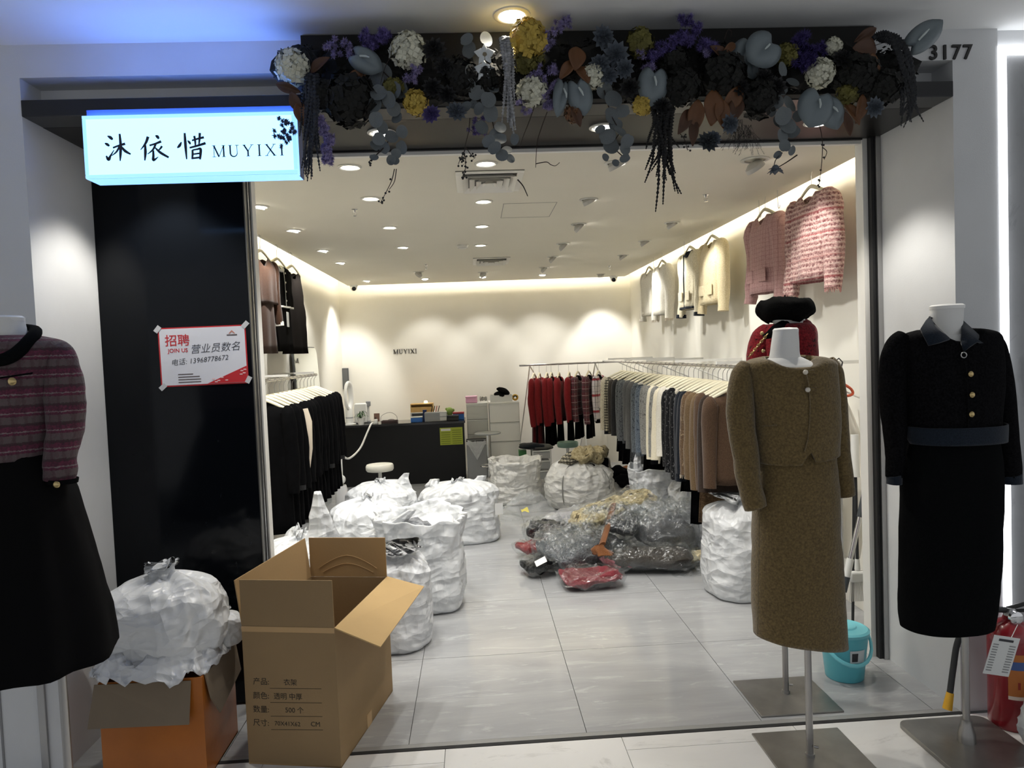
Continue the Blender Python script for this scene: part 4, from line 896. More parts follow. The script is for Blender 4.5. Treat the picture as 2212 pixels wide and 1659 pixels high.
# empty wire hooks on that rail
for px, py, lab in ((1640, 420, 'bare wire hook beside the dusty pink tweed jacket'), (1680, 400, 'bare wire hook between the pink and rose tweed jackets'), (1412, 570, 'bare wire hook between the two white jackets'), (1478, 530, 'bare wire hook beside the black trimmed cream jacket')):
    y = onx(px, py, 2.10).y; t = thing('wire_hook', lab, 'hook', (2.10, y, 2.705), 0, 'bare wire hooks')
    MB().tube([(0, -.012, -.003), (0, -.008, .009), (0, .004, .010), (0, .008, 0), (0, .006, -.10), (0, .004, -.135), (0, -.008, -.150), (0, -.022, -.145), (0, -.026, -.128)], .0021, 6).obj('wire', m_wire, t)
# ================================================================ BAGS, CARTONS, WRAPPED CLOTHES
m_bag = plastic_bag('white_polythene', srgb(236, 238, 240), .22, .30, 7)
m_bag2 = plastic_bag('thin_white_polythene', srgb(236, 238, 241), .2, .27, 8)
m_bagp = plastic_bag('cream_polythene', srgb(240, 239, 235), .2, .3, 8)
m_film = film('clear_film', .04, 9); m_film2 = film('milky_film', .10, 12, .16)
def ridge(p): return 1-2.2*abs(noise.noise(Vector(p)))
PROF = {'knot': [(.50, 0), (.84, .012), (.99, .14), (1.03, .36), (.97, .58), (.78, .74), (.46, .83), (.17, .885), (.09, .915), (.16, .96), (.27, 1.0)],
        'flat': [(.74, 0), (.97, .008), (1.02, .12), (1.03, .40), (.99, .66), (.86, .82), (.60, .91), (.30, .945), (.11, .96), (.15, 1.0)],
        'round': [(.55, 0), (.86, .025), (1.0, .2), (1.04, .45), (.97, .68), (.76, .86), (.45, .955), (.12, 1.0)],
        'open': [(.62, 0), (.92, .012), (1.0, .13), (1.0, .45), (.97, .75), (1.0, .93), (1.02, 1.0), (.95, .985), (.87, .90), (.78, .84), (.40, .82)],
        'tall': [(.62, 0), (.92, .015), (1.0, .16), (.97, .45), (.92, .66), (.86, .80), (.62, .88), (.34, .91), (.30, .93), (.55, .97), (.70, 1.0)]}
def bag_mb(rx, ry, h, seed, style='knot', n=112, m=72, sq=.82, amp=1.0, lean=(0, 0)):
    P = cat([(r, z) for r, z in PROF[style]], 8); N = len(P)-1; rings = []; s3 = seed*5.3
    for j in range(m+1):
        u = j/m*N; k = min(int(u), N-1); f = u-k; r = P[k][0]*(1-f)+P[k+1][0]*f; z = P[k][1]*(1-f)+P[k+1][1]*f
        v = j/m; g = max(0, min(1, (z-.55)/.35)); q = []
        for i in range(n):
            a = 2*PI*i/n; ca, sa = math.cos(a), math.sin(a)
            sk_ = z*6+1.6*fbm((ca*1.3+s3, sa*1.3, z), 2)
            d = 1+amp*(.10*fbm((ca*1.1+s3, sa*1.1, z*1.6), 2) + .05*max(-.2, ridge((ca*1.5+s3, sa*1.5, sk_)))*min(1, z*6)*(1-.5*g) + .022*ridge((ca*3.2+s3, sa*3.2, sk_*1.7)) + g*(.07*math.sin(a*7+6*fbm((ca*1.5, sa*1.5, s3+z)))+.09*max(-.3, ridge((ca*4+s3, sa*4, z*1.3)))))
            x = math.copysign(abs(ca)**sq, ca)*rx*r*d; y = math.copysign(abs(sa)**sq, sa)*ry*r*d
            zz = z*h*(1+.10*amp*fbm((ca*1.2, sa*1.2, s3+4), 2)*min(1, z*2))+ .012*amp*h*ridge((ca*3, sa*3, z*7+s3))*min(1, z*8)
            q.append(Vector((x+lean[0]*z*z, y+lean[1]*z*z, max(.0006, zz))))
        rings.append(q)
    return MB().loft(rings, True, True)
def ear_mb(p0, p1, w0, w1, seed, n=18, m=20):
    """crumpled twist of plastic standing up from a bag mouth"""
    p0, p1 = Vector(p0), Vector(p1); rings = []
    for j in range(m+1):
        t = j/m; c = p0.lerp(p1, t)+Vector((.02*math.sin(3*t+seed), .02*math.cos(2*t+seed), 0)); w = w0+(w1-w0)*t**.8
        rings.append([c+Vector((math.cos(2*PI*i/n), .55*math.sin(2*PI*i/n), 0))*w*(1+.38*math.sin(5*2*PI*i/n+seed+2*t)+.2*ridge((3*t, i*.4, seed))) for i in range(n)])
    return MB().loft(rings, False, True)
GB = 'white plastic sacks on the shop floor'
def bag(label, X, Y, rx, ry, h, seed, style='knot', mat=None, ears=(), lean=(0, 0), contents=None, z=0.0, name='plastic_sack', group=GB, rz=0, amp=1.0, sq=.82):
    t = thing(name, label, 'sack', (X, Y, z), rz, group)
    bag_mb(rx, ry, h, seed, style, amp=amp, lean=lean, sq=sq).obj('sack_body', mat or m_bag, t, smooth=180)
    for k, (a, b, w0, w1) in enumerate(ears): ear_mb(a, b, w0, w1, seed+k).obj('tied_ear', mat or m_bag, t, smooth=180)
    if contents:
        for k, (cx, cy, r, cm) in enumerate(contents):
            mb = MB().ball((cx, cy, h*.86), r, 18, 12, (1, 1, .45))
            for i, p in enumerate(mb.v): mb.v[i] = p*(1+0)+Vector((1, 1, 1))*.02*fbm((p.x*12, p.y*12, p.z*12+k))
            mb.obj('contents', cm, t, smooth=180)
    return t
bag('white sack with a tall twisted ear behind the open carton', -1.10, 4.42, .25, .30, .62, 1, 'flat', ears=[((.10, -.05, .44), (.15, -.05, .87), .12, .014)])
bag('white knotted sack between the twisted ear sack and the bar stool', -.84, 5.45, .29, .28, .60, 2, 'flat', ears=[((.04, 0, .48), (.10, 0, .63), .09, .02)])
bag('wide white sack in front of the round white stool', -.90, 6.62, .315, .27, .54, 3, 'flat', ears=[((.20, 0, .42), (.25, 0, .59), .09, .018)])
bag('wide white sack with a small paper label beside the bare floor', -.19, 6.50, .335, .30, .53, 4, 'flat', sq=.7, ears=[((-.20, 0, .46), (-.22, 0, .54), .06, .03), ((.16, 0, .45), (.2, 0, .55), .06, .03)])
lb = tag(MB().box((.165, 6.235, .30), (.07, .002, .10)).obj('paper_label', M('label_paper', srgb(232, 232, 230), .7)), 'small white paper label stuck on the wide sack', 'label')
m_gcl = fabric('grey_contents', srgb(70, 74, 80), srgb(150, 152, 156), 30, .6)
bag('tall open white sack with grey clothes inside behind the carton', -.41, 4.80, .28, .27, .60, 5, 'open', ears=[((-.22, -.12, .52), (-.05, -.14, .66), .09, .02)], contents=[(-.05, -.05, .15, m_gcl), (.10, .06, .13, M('white_contents', srgb(220, 220, 220), .6))])
bag('small leaning white sack pressed against the open carton', -.52, 4.17, .215, .22, .55, 6, 'tall', m_bag2, lean=(.02, .02))
bag('cream printed sack crumpled before the white drawers', .40, 7.95, .27, .25, .47, 7, 'open', m_bagp, lean=(.03, 0))
sk_h = bag('big round white sack with printed seam strips', 1.06, 7.58, .35, .32, .50, 8, 'round', m_bagp, sq=.95)
for a0 in (-2.15, -.75):   # printed seam strips that run over the round sack
    pts = []
    for k in range(16):
        z = .03+.45*k/15; t_ = z/.50; rr = 1.10*(1-abs(2*t_-.9)**3.2*.55)
        pts.append((.352*rr*math.cos(a0), .322*rr*math.sin(a0), z))
    MB().tube(pts, .008, 6, flat=.4).obj('seam_strip', M('strip_print', srgb(150, 150, 146), .4), sk_h)
bag('open white sack with knotted handles below the grey jackets', 1.66, 6.62, .23, .24, .52, 9, 'open', m_bag2, ears=[((-.19, -.05, .46), (-.17, -.08, .68), .04, .02), ((.12, -.1, .46), (.10, -.12, .62), .04, .02)], contents=[(0, 0, .13, m_gcl)])
bag('squat clear sack stuffed with wrapped clothes under the dark jackets', 1.86, 6.08, .22, .22, .52, 10, 'flat', m_bag2)
bag('tall open white sack standing below the brown coats', 1.90, 5.58, .185, .21, .58, 11, 'open', m_bag2, lean=(-.03, 0), contents=[(0, 0, .12, m_gcl)])
bag('tall knotted white sack directly behind the olive skirt', 1.72, 4.66, .235, .235, .66, 12, 'tall', m_bag)
bag('thin see-through sack slumped beside the fire extinguisher', 2.275, 2.66, .165, .10, .30, 13, 'knot', m_bag2, group='sacks in the corridor')

# ---------------- orange taped carton with bags on top
m_card = M('cardboard', srgb(146, 121, 86), .8, var=.06, vs=4, bump=.15, bs=120)
m_cardi = M('cardboard_inner', srgb(166, 136, 94), .85, var=.05, vs=5, bump=.1, bs=90)
m_cardo = M('orange_taped_cardboard', srgb(172, 100, 36), .32, var=.12, vs=6, bump=.2, bs=24)
m_cardg = M('worn_grey_cardboard', srgb(126, 112, 94), .85, var=.08, vs=5)
m_tape = M('clear_tape', srgb(190, 156, 110), .2)
oc = thing('taped_carton', 'orange taped carton with torn flaps left of the open carton', 'carton', (-1.325, 3.05, 0))
W_, D_, H_ = .40, .37, .42; th = .006
def carton_walls(t, W, D, H, mats, th=.006, slant=0):
    MB().box((0, 0, th/2+.0005), (W, D, th)).obj('bottom_panel', mats[0], t, smooth=0)
    for nm, c, d in (('front_panel', (0, -D/2+th/2, H/2), (W, th, H)), ('back_panel', (0, D/2-th/2, H/2), (W, th, H)), ('side_panel', (-W/2+th/2, 0, H/2), (th, D-2*th, H)), ('side_panel', (W/2-th/2, 0, H/2), (th, D-2*th, H))):
        MB().box(c, d).obj(nm, mats[1] if nm[0] == 'f' else mats[2], t, smooth=0)
carton_walls(oc, W_, D_, H_, (m_cardo, m_cardo, m_cardo))
MB().add([(-W_/2-.01, -D_/2-.006, H_-.002), (W_/2-.04, -D_/2-.006, H_-.008), (W_/2-.045, -D_/2-.035, H_-.17), (-W_/2-.022, -D_/2-.05, H_-.155)], [(0, 1, 2, 3)]).obj('flap', m_cardg, oc, smooth=0, solid=.006)
MB().add([(W_/2+.006, -D_/2+.02, H_+.0), (W_/2+.006, D_/2, H_+.012), (W_/2+.03, D_/2-.01, H_-.13), (W_/2+.03, -D_/2+.09, H_-.19), (W_/2+.02, -D_/2+.03, H_-.10)], [(0, 1, 2, 3, 4)]).obj('flap', m_cardg, oc, smooth=0, solid=.006)
MB().add([(-W_/2, D_/2-.003, H_), (W_/2, D_/2-.003, H_), (W_/2-.02, D_/2+.012, H_+.07), (-W_/2, D_/2+.012, H_+.07)], [(0, 1, 2, 3)]).obj('flap', m_cardg, oc, smooth=0, solid=.006)
GC = 'sacks on the taped carton'
# liner draped over the rim, then the knotted bag
ln = thing('bag_liner', 'crumpled white plastic liner draped over the taped carton', 'sack', (-1.325, 3.05, H_), 0, GC)
def lin(u, v):
    a = 2*PI*u; r = .05+.95*v; x = math.copysign(abs(math.cos(a))**.7, math.cos(a)); y = math.copysign(abs(math.sin(a))**.7, math.sin(a))
    z = .055-.02*v+.05*ridge((x*3*r, y*3*r, 2.2))*v+.03*ridge((x*7*r, y*7*r, 5.1))-.085*max(0, v-.8)/.2
    return Vector((x*.255*r-.02, y*.225*r-.01, z+.012))
MB().grid(lin, 90, 26).obj('liner_sheet', m_bag2, ln, smooth=180, solid=.002)
bag('white knotted sack lying on the liner of the taped carton', -1.34, 3.06, .235, .20, .36, 21, 'knot', m_bag, z=H_+.045, group=GC, ears=[((.0, 0, .30), (.05, 0, .37), .05, .03)])
bag('small white tied end of plastic beside the knotted sack', -1.12, 3.16, .065, .07, .15, 22, 'knot', m_bag, z=H_+.02, group=GC)

# ---------------- open hanger carton
fr_, fl_ = Vector((-.604, 2.89, 0)), Vector((-.995, 2.97, 0)); ax = (fr_-fl_).normalized(); rzc = math.atan2(ax.y, ax.x)
bk = Vector((-ax.y, ax.x, 0)); ctr = (fr_+fl_)/2+bk*.335
bc = thing('open_carton', 'large open brown carton with printed hanger details on its front', 'carton', ctr, rzc)
W_, D_, H_ = .40, .67, .572
carton_walls(bc, W_, D_, H_, (m_cardi, m_card, m_card), .006)
fh = .195
MB().box((0, -D_/2+.003, H_+fh/2+.002), (W_-.002, .005, fh)).obj('flap', m_card, bc, smooth=0)
MB().box((0, D_/2-.003, H_+fh/2+.002), (W_-.004, .005, fh)).obj('flap', m_cardi, bc, smooth=0)
def crease(z0, dz, w): return MB().tube([(x*w, D_/2-.0066, H_+z0+dz*(1-(abs(x))**1.6)) for x in [k/8 for k in range(-8, 9)]], .0016, 5)
stf = crease(.045, .065, .15).obj('crease_ridge', m_cardi, bc); crease(.025, .045, .13).obj('crease_ridge', m_cardi, bc)
MB().box((-W_/2+.003-.012, 0, H_+fh/2), (.005, D_-.004, fh), Matrix.Rotation(R(-7), 3, 'Y')).obj('flap', m_cardi, bc, smooth=0)
MB().add([(W_/2, -D_/2+.003, H_+.002), (W_/2, D_/2-.003, H_+.002), (W_/2+.185, D_/2-.005, H_-.045), (W_/2+.185, -D_/2+.012, H_-.075)], [(0, 1, 2, 3)]).obj('flap', M('cardboard_light', srgb(184, 154, 106), .8, var=.05, vs=5), bc, smooth=0, solid=.005)
MB().box((-.0, -D_/2-.0006, H_-.006), (W_, .001, .022)).obj('tape_strip', m_tape, bc, smooth=0)
MB().box((W_/2+.0006, 0, .03), (.001, .06, .06)).obj('tape_strip', m_tape, bc, smooth=0)
m_prt = M('carton_print', (.022, .017, .012), .8)
inv = (Matrix.Translation(ctr) @ Matrix.Rotation(rzc, 4, 'Z')).inverted()
pr = MB()
def fpx(x, y):   # photo pixel on the carton's front panel -> carton coordinates
    r_ = inv.to_3x3() @ ray(x, y); o_ = inv @ Vector((0, 0, CAMH)); return o_+r_*((-D_/2-.0004-o_.y)/r_.y)
def ctext(s, x0, x1, y, size, off=0):
    a, b = fpx(x0, y), fpx(x1, y); return text_obj('printed_text', s, size, m_prt, bc, Matrix.Translation((a+b)/2) @ Matrix.Rotation(PI/2, 4, 'X'), .0003, off)
for k, (lab, val, vs) in enumerate((('产品:', '衣架', (608, 646)), ('颜色:', '透明 中厚', (588, 656)), ('数量:', '500 个', (612, 660)), ('尺寸:', '70X41X62', (592, 650)))):
    y = (1473, 1503.5, 1533, 1562)[k]
    ctext(lab, 545, 583, y, .032); ctext(val, vs[0], vs[1], y+2, .029 if k < 3 else .0255)
    a, b = fpx(583+k, y+14), fpx(694+k*1.2, y+15)
    MB().tube([a, b], .0009, 4).obj('printed_line', m_prt, bc)
ctext('CM', 669, 694, 1565, .028)

# ---------------- heap of film-wrapped clothes
def packet(label, px, py, Y, sx, sy, sz, rz, tilt, mat, seed, fm=None, over=1.10, z=None, name='wrapped_garment'):
    p = ony(px, py, Y)
    if z is not None: p.z = z
    t = thing(name, label, 'garment', p, 0, 'film wrapped clothes in the heap', rot=(R(tilt[0]), R(tilt[1]), R(rz)))
    def blob(kx, ky, kz, am, s):
        mb = MB(); n, m = 64, 30; rings = []
        for j in range(1, m):
            ph = PI*j/m; q = []
            for i in range(n):
                a = 2*PI*i/n; x = math.copysign(abs(math.cos(a))**.45, math.cos(a)); y = math.copysign(abs(math.sin(a))**.45, math.sin(a)); sp = math.sin(ph)**.5
                v = Vector((x*sp*kx/2, y*sp*ky/2, -math.cos(ph)*kz/2)); d = am*(fbm((v.x*5+s, v.y*5, v.z*9), 2)*.9+.8*ridge((v.x*9+s, v.y*9, v.z*9))+.5*ridge((v.x*19+s, v.y*19, v.z*17)))
                q.append(v+Vector((x*.4*d, y*.4*d, d)))
            rings.append(q)
        return mb.loft(rings)
    blob(sx, sy, sz, .03, seed).obj('garment', mat, t, smooth=180)
    if fm: blob(sx*over, sy*over*1.03, sz*1.35+.02, .036, seed+9).obj('wrapping', fm, t, smooth=28)
    return t
C['berry'] = fabric('berry_wool', srgb(100, 36, 44), srgb(124, 52, 58), 160)
C['floral'] = fabric('cream_floral', srgb(146, 130, 94), srgb(196, 184, 148), 34, .5, third=srgb(70, 62, 44))
C['charplaid'] = plaid('charcoal_plaid', srgb(54, 56, 58), srgb(68, 70, 72), [('X', .05, .1, 0, srgb(150, 150, 146), .7), ('Y', .05, .1, 0, srgb(150, 150, 146), .7)])
C['chestnut'] = fabric('chestnut', srgb(104, 64, 36), srgb(126, 82, 50), 160)
packet('flat berry red garment in clear film at the front of the heap', 1275, 1240, 4.98, .40, .30, .05, 4, (0, 0), C['berry'], 31, m_film, 1.12, .045)
packet('grey tweed garment in clear film on the left of the heap', 1250, 1165, 5.45, .62, .42, .16, 35, (8, 0), C['grey_boucle'], 32, m_film, 1.12, .13)
packet('long cream floral garment in film across the top of the heap', 1325, 1098, 6.05, .80, .30, .12, 20, (4, -12), C['floral'], 33, m_film, 1.08, .27)
packet('charcoal checked garment in film at the middle of the heap', 1352, 1140, 5.60, .46, .22, .12, 62, (10, 4), C['charplaid'], 34, m_film, 1.1, .25)
packet('dark grey garment in film bulging right of the checked one', 1428, 1140, 5.68, .44, .42, .24, 10, (6, 6), C['charcoal'], 35, m_film2, 1.12, .17)
packet('grey green tweed garment in film low at the right of the heap', 1400, 1205, 5.25, .62, .28, .10, -10, (0, 0), C['taupe'], 36, m_film, 1.12, .075)
packet('black garment with a white card half out of its film', 1172, 1212, 5.30, .30, .22, .06, 20, (0, 0), C['blackv'], 37, m_film, 1.15, .055)
packet('black wool garment in film at the heap left end', 1185, 1145, 5.95, .34, .28, .12, -15, (0, 0), C['sequin'], 38, m_film, 1.15, .14)
packet('scarlet garment corner in film at the left tip of the heap', 1150, 1170, 5.75, .22, .20, .07, 30, (0, 0), C['redw'], 39, m_film, 1.2, .06)
packet('lavender grey garment in film behind the black one', 1235, 1115, 6.25, .5, .3, .14, 12, (0, -6), M('lavender_grey', srgb(150, 148, 158), .8), 40, m_film2, 1.1, .13)
packet('beige garment end poking out beside the tall white sacks', 1488, 1212, 5.30, .20, .12, .05, -8, (0, 0), C['beige'], 41, m_film, 1.15, .045)
packet('rose wool garment in film under the chestnut sleeve', 1335, 1195, 5.28, .26, .24, .07, 10, (0, 0), M('rose_wool', srgb(170, 96, 104), .85), 42, m_film, 1.12, .06)
ch = thing('chestnut_sleeve', 'chestnut brown sleeve with a knotted end lying down the heap', 'garment', ony(1310, 1140, 5.35), 0, 'film wrapped clothes in the heap')
P = [ony(1324, 1092, 5.75), ony(1316, 1125, 5.55), ony(1306, 1160, 5.28), ony(1300, 1178, 5.16)]
part(MB().tube([Vector(p) for p in cat([tuple(q) for q in P], 4)], .036, 12, True, .5), 'sleeve_body', C['chestnut'], ch)
part(ear_mb(ony(1299, 1176, 5.15), ony(1302, 1200, 5.08), .025, .06, 4, m=8), 'knotted_end', C['chestnut'], ch, smooth=180)
tag(MB().box((0, 0, 0), (.085, .002, .055)).obj('white_card', MATS['label_paper']), 'white card lying on the black film wrapped garment', 'card')
o = bpy.data.objects['white_card']; o.location = ony(1168, 1213, 5.13)+Vector((0, 0, .0)); o.rotation_euler = (R(-60), R(-25), 0)
def loose_film(label, px, py, Y, sx, sy, rz, seed, mat, z):
    p = ony(px, py, Y); p.z = z; t = thing('loose_film', label, 'film', p, R(rz), 'loose film over the heap')
    MB().grid(lambda u, v: Vector(((u-.5)*sx*(1+.25*noise.noise(Vector((v*5, seed, 0)))), (v-.5)*sy*(1+.25*noise.noise(Vector((u*5, seed, 3)))), .07*ridge((u*3+seed, v*3, 1))+.05*ridge((u*7+seed, v*7, 4))-.10*((u-.5)**2+(v-.5)**2)*2)), 34, 30).obj('sheet', mat, t, smooth=25)
loose_film('crumpled film sheet over the left of the heap', 1235, 1150, 5.4, .55, .45, 20, 3, m_film, .24); loose_film('crumpled film sheet over the heap middle', 1330, 1130, 5.5, .5, .45, -15, 7, m_film, .36); loose_film('crumpled film sheet over the right end of the heap', 1440, 1140, 5.6, .6, .5, 30, 11, m_film, .36); 
# things dropped on and around the heap
def scrap(label, px, py, Y, s, seed, mat, name='film_scrap', hgt=.05):
    p = onz(px, py, 0)
    t = thing(name, label, 'scrap', (p.x, p.y, 0), 0, 'scraps of film on the floor')
    MB().grid(lambda u, v: Vector(((u-.5)*s*(1+.3*noise.noise(Vector((v*4, seed, 0)))), (v-.5)*s*.8*(1+.3*noise.noise(Vector((u*4, seed, 3)))), .004+hgt*max(0, .35+ridge((u*3+seed, v*3, 1)))*min(1, 6*u*(1-u))*min(1, 6*v*(1-v)))), 26, 22).obj('sheet', mat, t, smooth=180)
scrap('crumpled clear film scrap beside the wide labelled sack', 1085, 1120, 0, .42, 3, m_film); scrap('crumpled clear film scrap before the printed sack', 1140, 1098, 0, .5, 5, m_film2, hgt=.12)
scrap('crumpled clear film scrap between the stool and printed sack', 1060, 1062, 0, .55, 8, m_film2, hgt=.12); scrap('flat film scrap on the tiles right of the heap', 1490, 1235, 0, .3, 11, m_film, hgt=.03)
for px, py, s, lab in ((1066, 1109, .07, 'small yellow paper note on the film scrap by the sack'), (1133, 1102, .06, 'small yellow paper note on the film by the printed sack')):
    p = onz(px, py, .07); o = MB().grid(lambda u, v: Vector(((u-.5)*s*1.4, (v-.5)*s, .012*math.sin(5*u+3*v))), 6, 6).obj('yellow_note', M('yellow_paper', srgb(228, 214, 110), .7), smooth=180); o.location = p; o.rotation_euler = (R(25), 0, R(20)); tag(o, lab, 'note')
for k, (px, py, sx, mt, lab) in enumerate(((1235, 997, .10, 'hound', 'crumpled patterned scarf on top of the round sack'), (1275, 990, .16, 'floral', 'crumpled floral blouse lying over the round sack'), (1296, 1010, .10, 'blackv', 'black folded cloth hanging over the round sack'))):
    p = ony(px, py, 7.5); p.z = max(p.z, .40); t = thing('crumpled_cloth', lab, 'cloth', p, .3*k)
    mb = MB().ball((0, 0, 0), sx, 28, 16, (1.2, .8, .55))
    for i, v in enumerate(mb.v): mb.v[i] = v*(.8+.5*ridge((v.x*11+k, v.y*11, v.z*11)))+Vector((0, 0, .05*ridge((v.x*7, v.y*7, k))))
    mb.obj('cloth', C[mt], t, smooth=180)
dk = thing('grey_book_box', 'flat grey lidded box lying behind the film heap', 'box', ony(1375, 1058, 6.75)); dk.location.z = .16
MB().box((0, 0, 0), (.19, .16, .05)).obj('tray', m_white, dk, bev=.006); MB().box((0, 0, .031), (.195, .165, .012)).obj('lid', M('lid_grey', srgb(120, 122, 126), .5), dk, bev=.004)
MB().box((0, 0, -.09), (.17, .14, .13)).obj('carton_below', m_cardi, dk, smooth=0)
for k, (px, py, mt, s, lab) in enumerate(((1400, 1060, 'blackv', .26, 'black heap of clothes on the floor under the grey jackets'), (1345, 1045, 'blackv', .2, 'black clothing pile beside the round sack'), (1370, 1030, 'chestnut', .14, 'brown shoe bag among the dark clothes under the rail'))):
    p = onz(px, py, 0); t = thing('clothes_pile', lab, 'clothes', (p.x, p.y+.25, 0), 0)
    mb = MB().ball((0, 0, s*.28), s, 30, 18, (1.1, .8, .5))
    for i, v in enumerate(mb.v): v = v*(1+.30*fbm((v.x*7+k, v.y*7, v.z*9))); mb.v[i] = Vector((v.x, v.y, max(.002, v.z)))
    mb.obj('cloth_mass', C[mt], t, smooth=180)
# ================================================================ COUNTER, STOOLS, DRAWERS AND SMALL THINGS AT THE BACK
m_lam = M('black_laminate', (.004, .004, .0045), .3, spec=.35)
CYF, CZ = 9.35, .80
ct = thing('cash_counter', 'long black laminate cash counter before the back wall', 'counter', (-1.0, CYF+.27, 0))
MB().box2((-.83, -.24, .0), (.835, -.215, CZ-.03)).obj('front_panel', m_lam, ct, smooth=0, bev=.003)
MB().box2((.81, -.214, 0), (.835, .24, CZ-.03)).obj('end_panel', m_lam, ct, smooth=0); MB().box2((-.83, -.214, 0), (-.805, .24, CZ-.03)).obj('end_panel', m_lam, ct, smooth=0)
MB().box2((-.845, -.27, CZ-.03), (.855, .26, CZ)).obj('counter_top', M('counter_top', (.02, .02, .021), .14), ct, smooth=0, bev=.003)
def onc(px, py, Y=CYF+.2): p = ony(px, py, Y); return Vector((p.x, Y, CZ))
def sized(px0, px1, Y): return (ony(px1, 900, Y)-ony(px0, 900, Y)).length
# green list taped to the counter
gl = thing('green_notice', 'yellow green printed notice stuck on the counter front', 'notice', ony(975, 942, CYF+.03))
gl.location.y = CYF+.029
MB().box((0, 0, 0), (.295, .0015, .225)).obj('sheet', M('notice_green', srgb(168, 180, 62), .6), gl, smooth=0)
for k in range(7):
    for s in (-1, 1): MB().box((s*.072, -.0012, .075-.028*k), (.12, .0008, .010)).obj('print_line', M('notice_print', srgb(120, 132, 40), .7), gl, smooth=0)
MB().box((-.07, -.0016, .085), (.125, .0008, .03)).obj('white_field', M('white_card', srgb(232, 232, 228), .6), gl, smooth=0)

m_wpl = M('white_plastic', srgb(228, 228, 224), .35); m_gpl = M('grey_plastic', srgb(150, 152, 154), .4)
# bladeless fan
fn = thing('bladeless_fan', 'white bladeless table fan on the left of the counter', 'fan', onc(755, 912, 9.50))
MB().lathe([(.085, .001), (.085, .012), (.05, .016), (.048, .10), (.046, .20), (.04, .215)], 28).obj('base', m_wpl, fn)
MB().tube([(.0, .03*math.cos(a)*3.2, .37+.165*math.sin(a)) if False else (.022*math.cos(a), .085*math.cos(a), .375+.165*math.sin(a)) for a in [R(-90+12*k) for k in range(31)]], .022, 12, False, 1.7).obj('air_loop', m_wpl, fn)
MB().lathe([(.0485, .085), (.0485, .10)], 28, cap0=False, cap1=False).obj('control_band', m_gpl, fn)
# terrarium plants
m_leaf = M('plant_leaf', srgb(58, 84, 46), .5, var=.3, vs=30); m_glass = M('clear_glass', (.92, .95, .94), .05, trans=1.0)
tp = thing('terrarium', 'two stacked glass jars with green plants at the counter end', 'terrarium', onc(724, 912, 9.62))
for z in (0, .15):
    MB().box2((-.05, -.05, z+.001), (.05, .05, z+.012)).obj('glass_base', m_gpl, tp, smooth=0)
    b_ = MB()
    for x0, y0, x1, y1 in ((-.05, -.05, .05, -.047), (-.05, .047, .05, .05), (-.05, -.047, -.047, .047), (.047, -.047, .05, .047)): b_.box2((x0, y0, z+.012), (x1, y1, z+.12))
    b_.obj('glass_walls', m_glass, tp, smooth=0)
    lf = MB()
    for k in range(26):
        a = rnd.uniform(0, 2*PI); r = rnd.uniform(0, .035); c = Vector((r*math.cos(a), r*math.sin(a), z+rnd.uniform(.02, .15))); d = Vector((math.cos(a), math.sin(a), rnd.uniform(-.2, .6)))*.022
        n_ = d.cross(Vector((0, 0, 1))).normalized()*.010; lf.add([c, c+d*.5+n_, c+d, c+d*.5-n_], [(0, 1, 2, 3)])
    stuff(lf.obj('foliage', m_leaf, tp))
# potted spider plant
sp = thing('potted_plant', 'small spiky leaved plant in a ribbed white pot on the counter', 'potted plant', onc(780, 912, 9.40))
MB().lathe([(.035, .001), (.052, .085), (.054, .09), (.046, .088), (.04, .075)], 20).obj('pot', m_wpl, sp)
for k in range(22):
    a = 2*PI*k/22+rnd.uniform(-.2, .2); l = rnd.uniform(.07, .12); h = rnd.uniform(.03, .10); u = Vector((math.cos(a), math.sin(a), 0)); w = Vector((-u.y, u.x, 0))*.008
    P = [Vector((0, 0, .08)), u*l*.4+Vector((0, 0, .08+h)), u*l*.8+Vector((0, 0, .08+h*.8)), u*l+Vector((0, 0, .08+h*.35))]
    MB().add([P[0]-w*.5, P[0]+w*.5, P[1]+w, P[1]-w, P[2]+w*.8, P[2]-w*.8, P[3]], [(0, 1, 2, 3), (3, 2, 4, 5), (5, 4, 6)]).obj('leaf', m_leaf, sp)
# white appliances behind
pb = thing('receipt_printer', 'white upright box device behind the spiky plant', 'device', onc(781, 900, 9.72))
MB().box2((-.085, -.06, .001), (.085, .06, .26)).obj('casing', m_wpl, pb, bev=.012); MB().box2((-.06, -.062, .02), (.055, -.0602, .14)).obj('front_cover', M('soft_white', srgb(214, 214, 208), .5), pb, bev=.004)
gd = thing('card_reader_stand', 'grey upright stand beside the white box device', 'device', onc(797, 900, 9.70))
MB().box2((-.02, -.04, .001), (.02, .04, .03)).obj('foot', m_gpl, gd, bev=.004); MB().box2((-.012, -.012, .03), (.012, .012, .22)).obj('stem', m_wpl, gd); MB().box2((-.03, -.03, .22), (.03, .025, .285)).obj('head', m_gpl, gd, bev=.006)
pf = thing('photo_frame', 'small brown frame leaning up on the counter', 'frame', onc(814, 905, 9.55))
MB().box((0, 0, .075), (.075, .008, .11), Matrix.Rotation(R(-14), 3, 'X')).obj('board', M('walnut', srgb(96, 66, 52), .5), pf, bev=.002); MB().box((0, .03, .03), (.02, .05, .055)).obj('easel', M('walnut', (.1, .05, .03)), pf)
ad = thing('power_adapter', 'white plug adapter standing among the counter cables', 'adapter', onc(812, 910, 9.45)); MB().box2((-.022, -.02, .001), (.022, .02, .06)).obj('casing', m_wpl, ad, bev=.005); MB().box((0, 0, .075), (.012, .016, .028)).obj('plug', m_blackp, ad)
tg = thing('leather_tray', 'dark brown leather tray with bits on the counter', 'tray', onc(842, 912, 9.50))
MB().box2((-.10, -.06, .001), (.10, .06, .008)).obj('base', M('brown_leather', srgb(58, 40, 38), .55), tg, bev=.003)
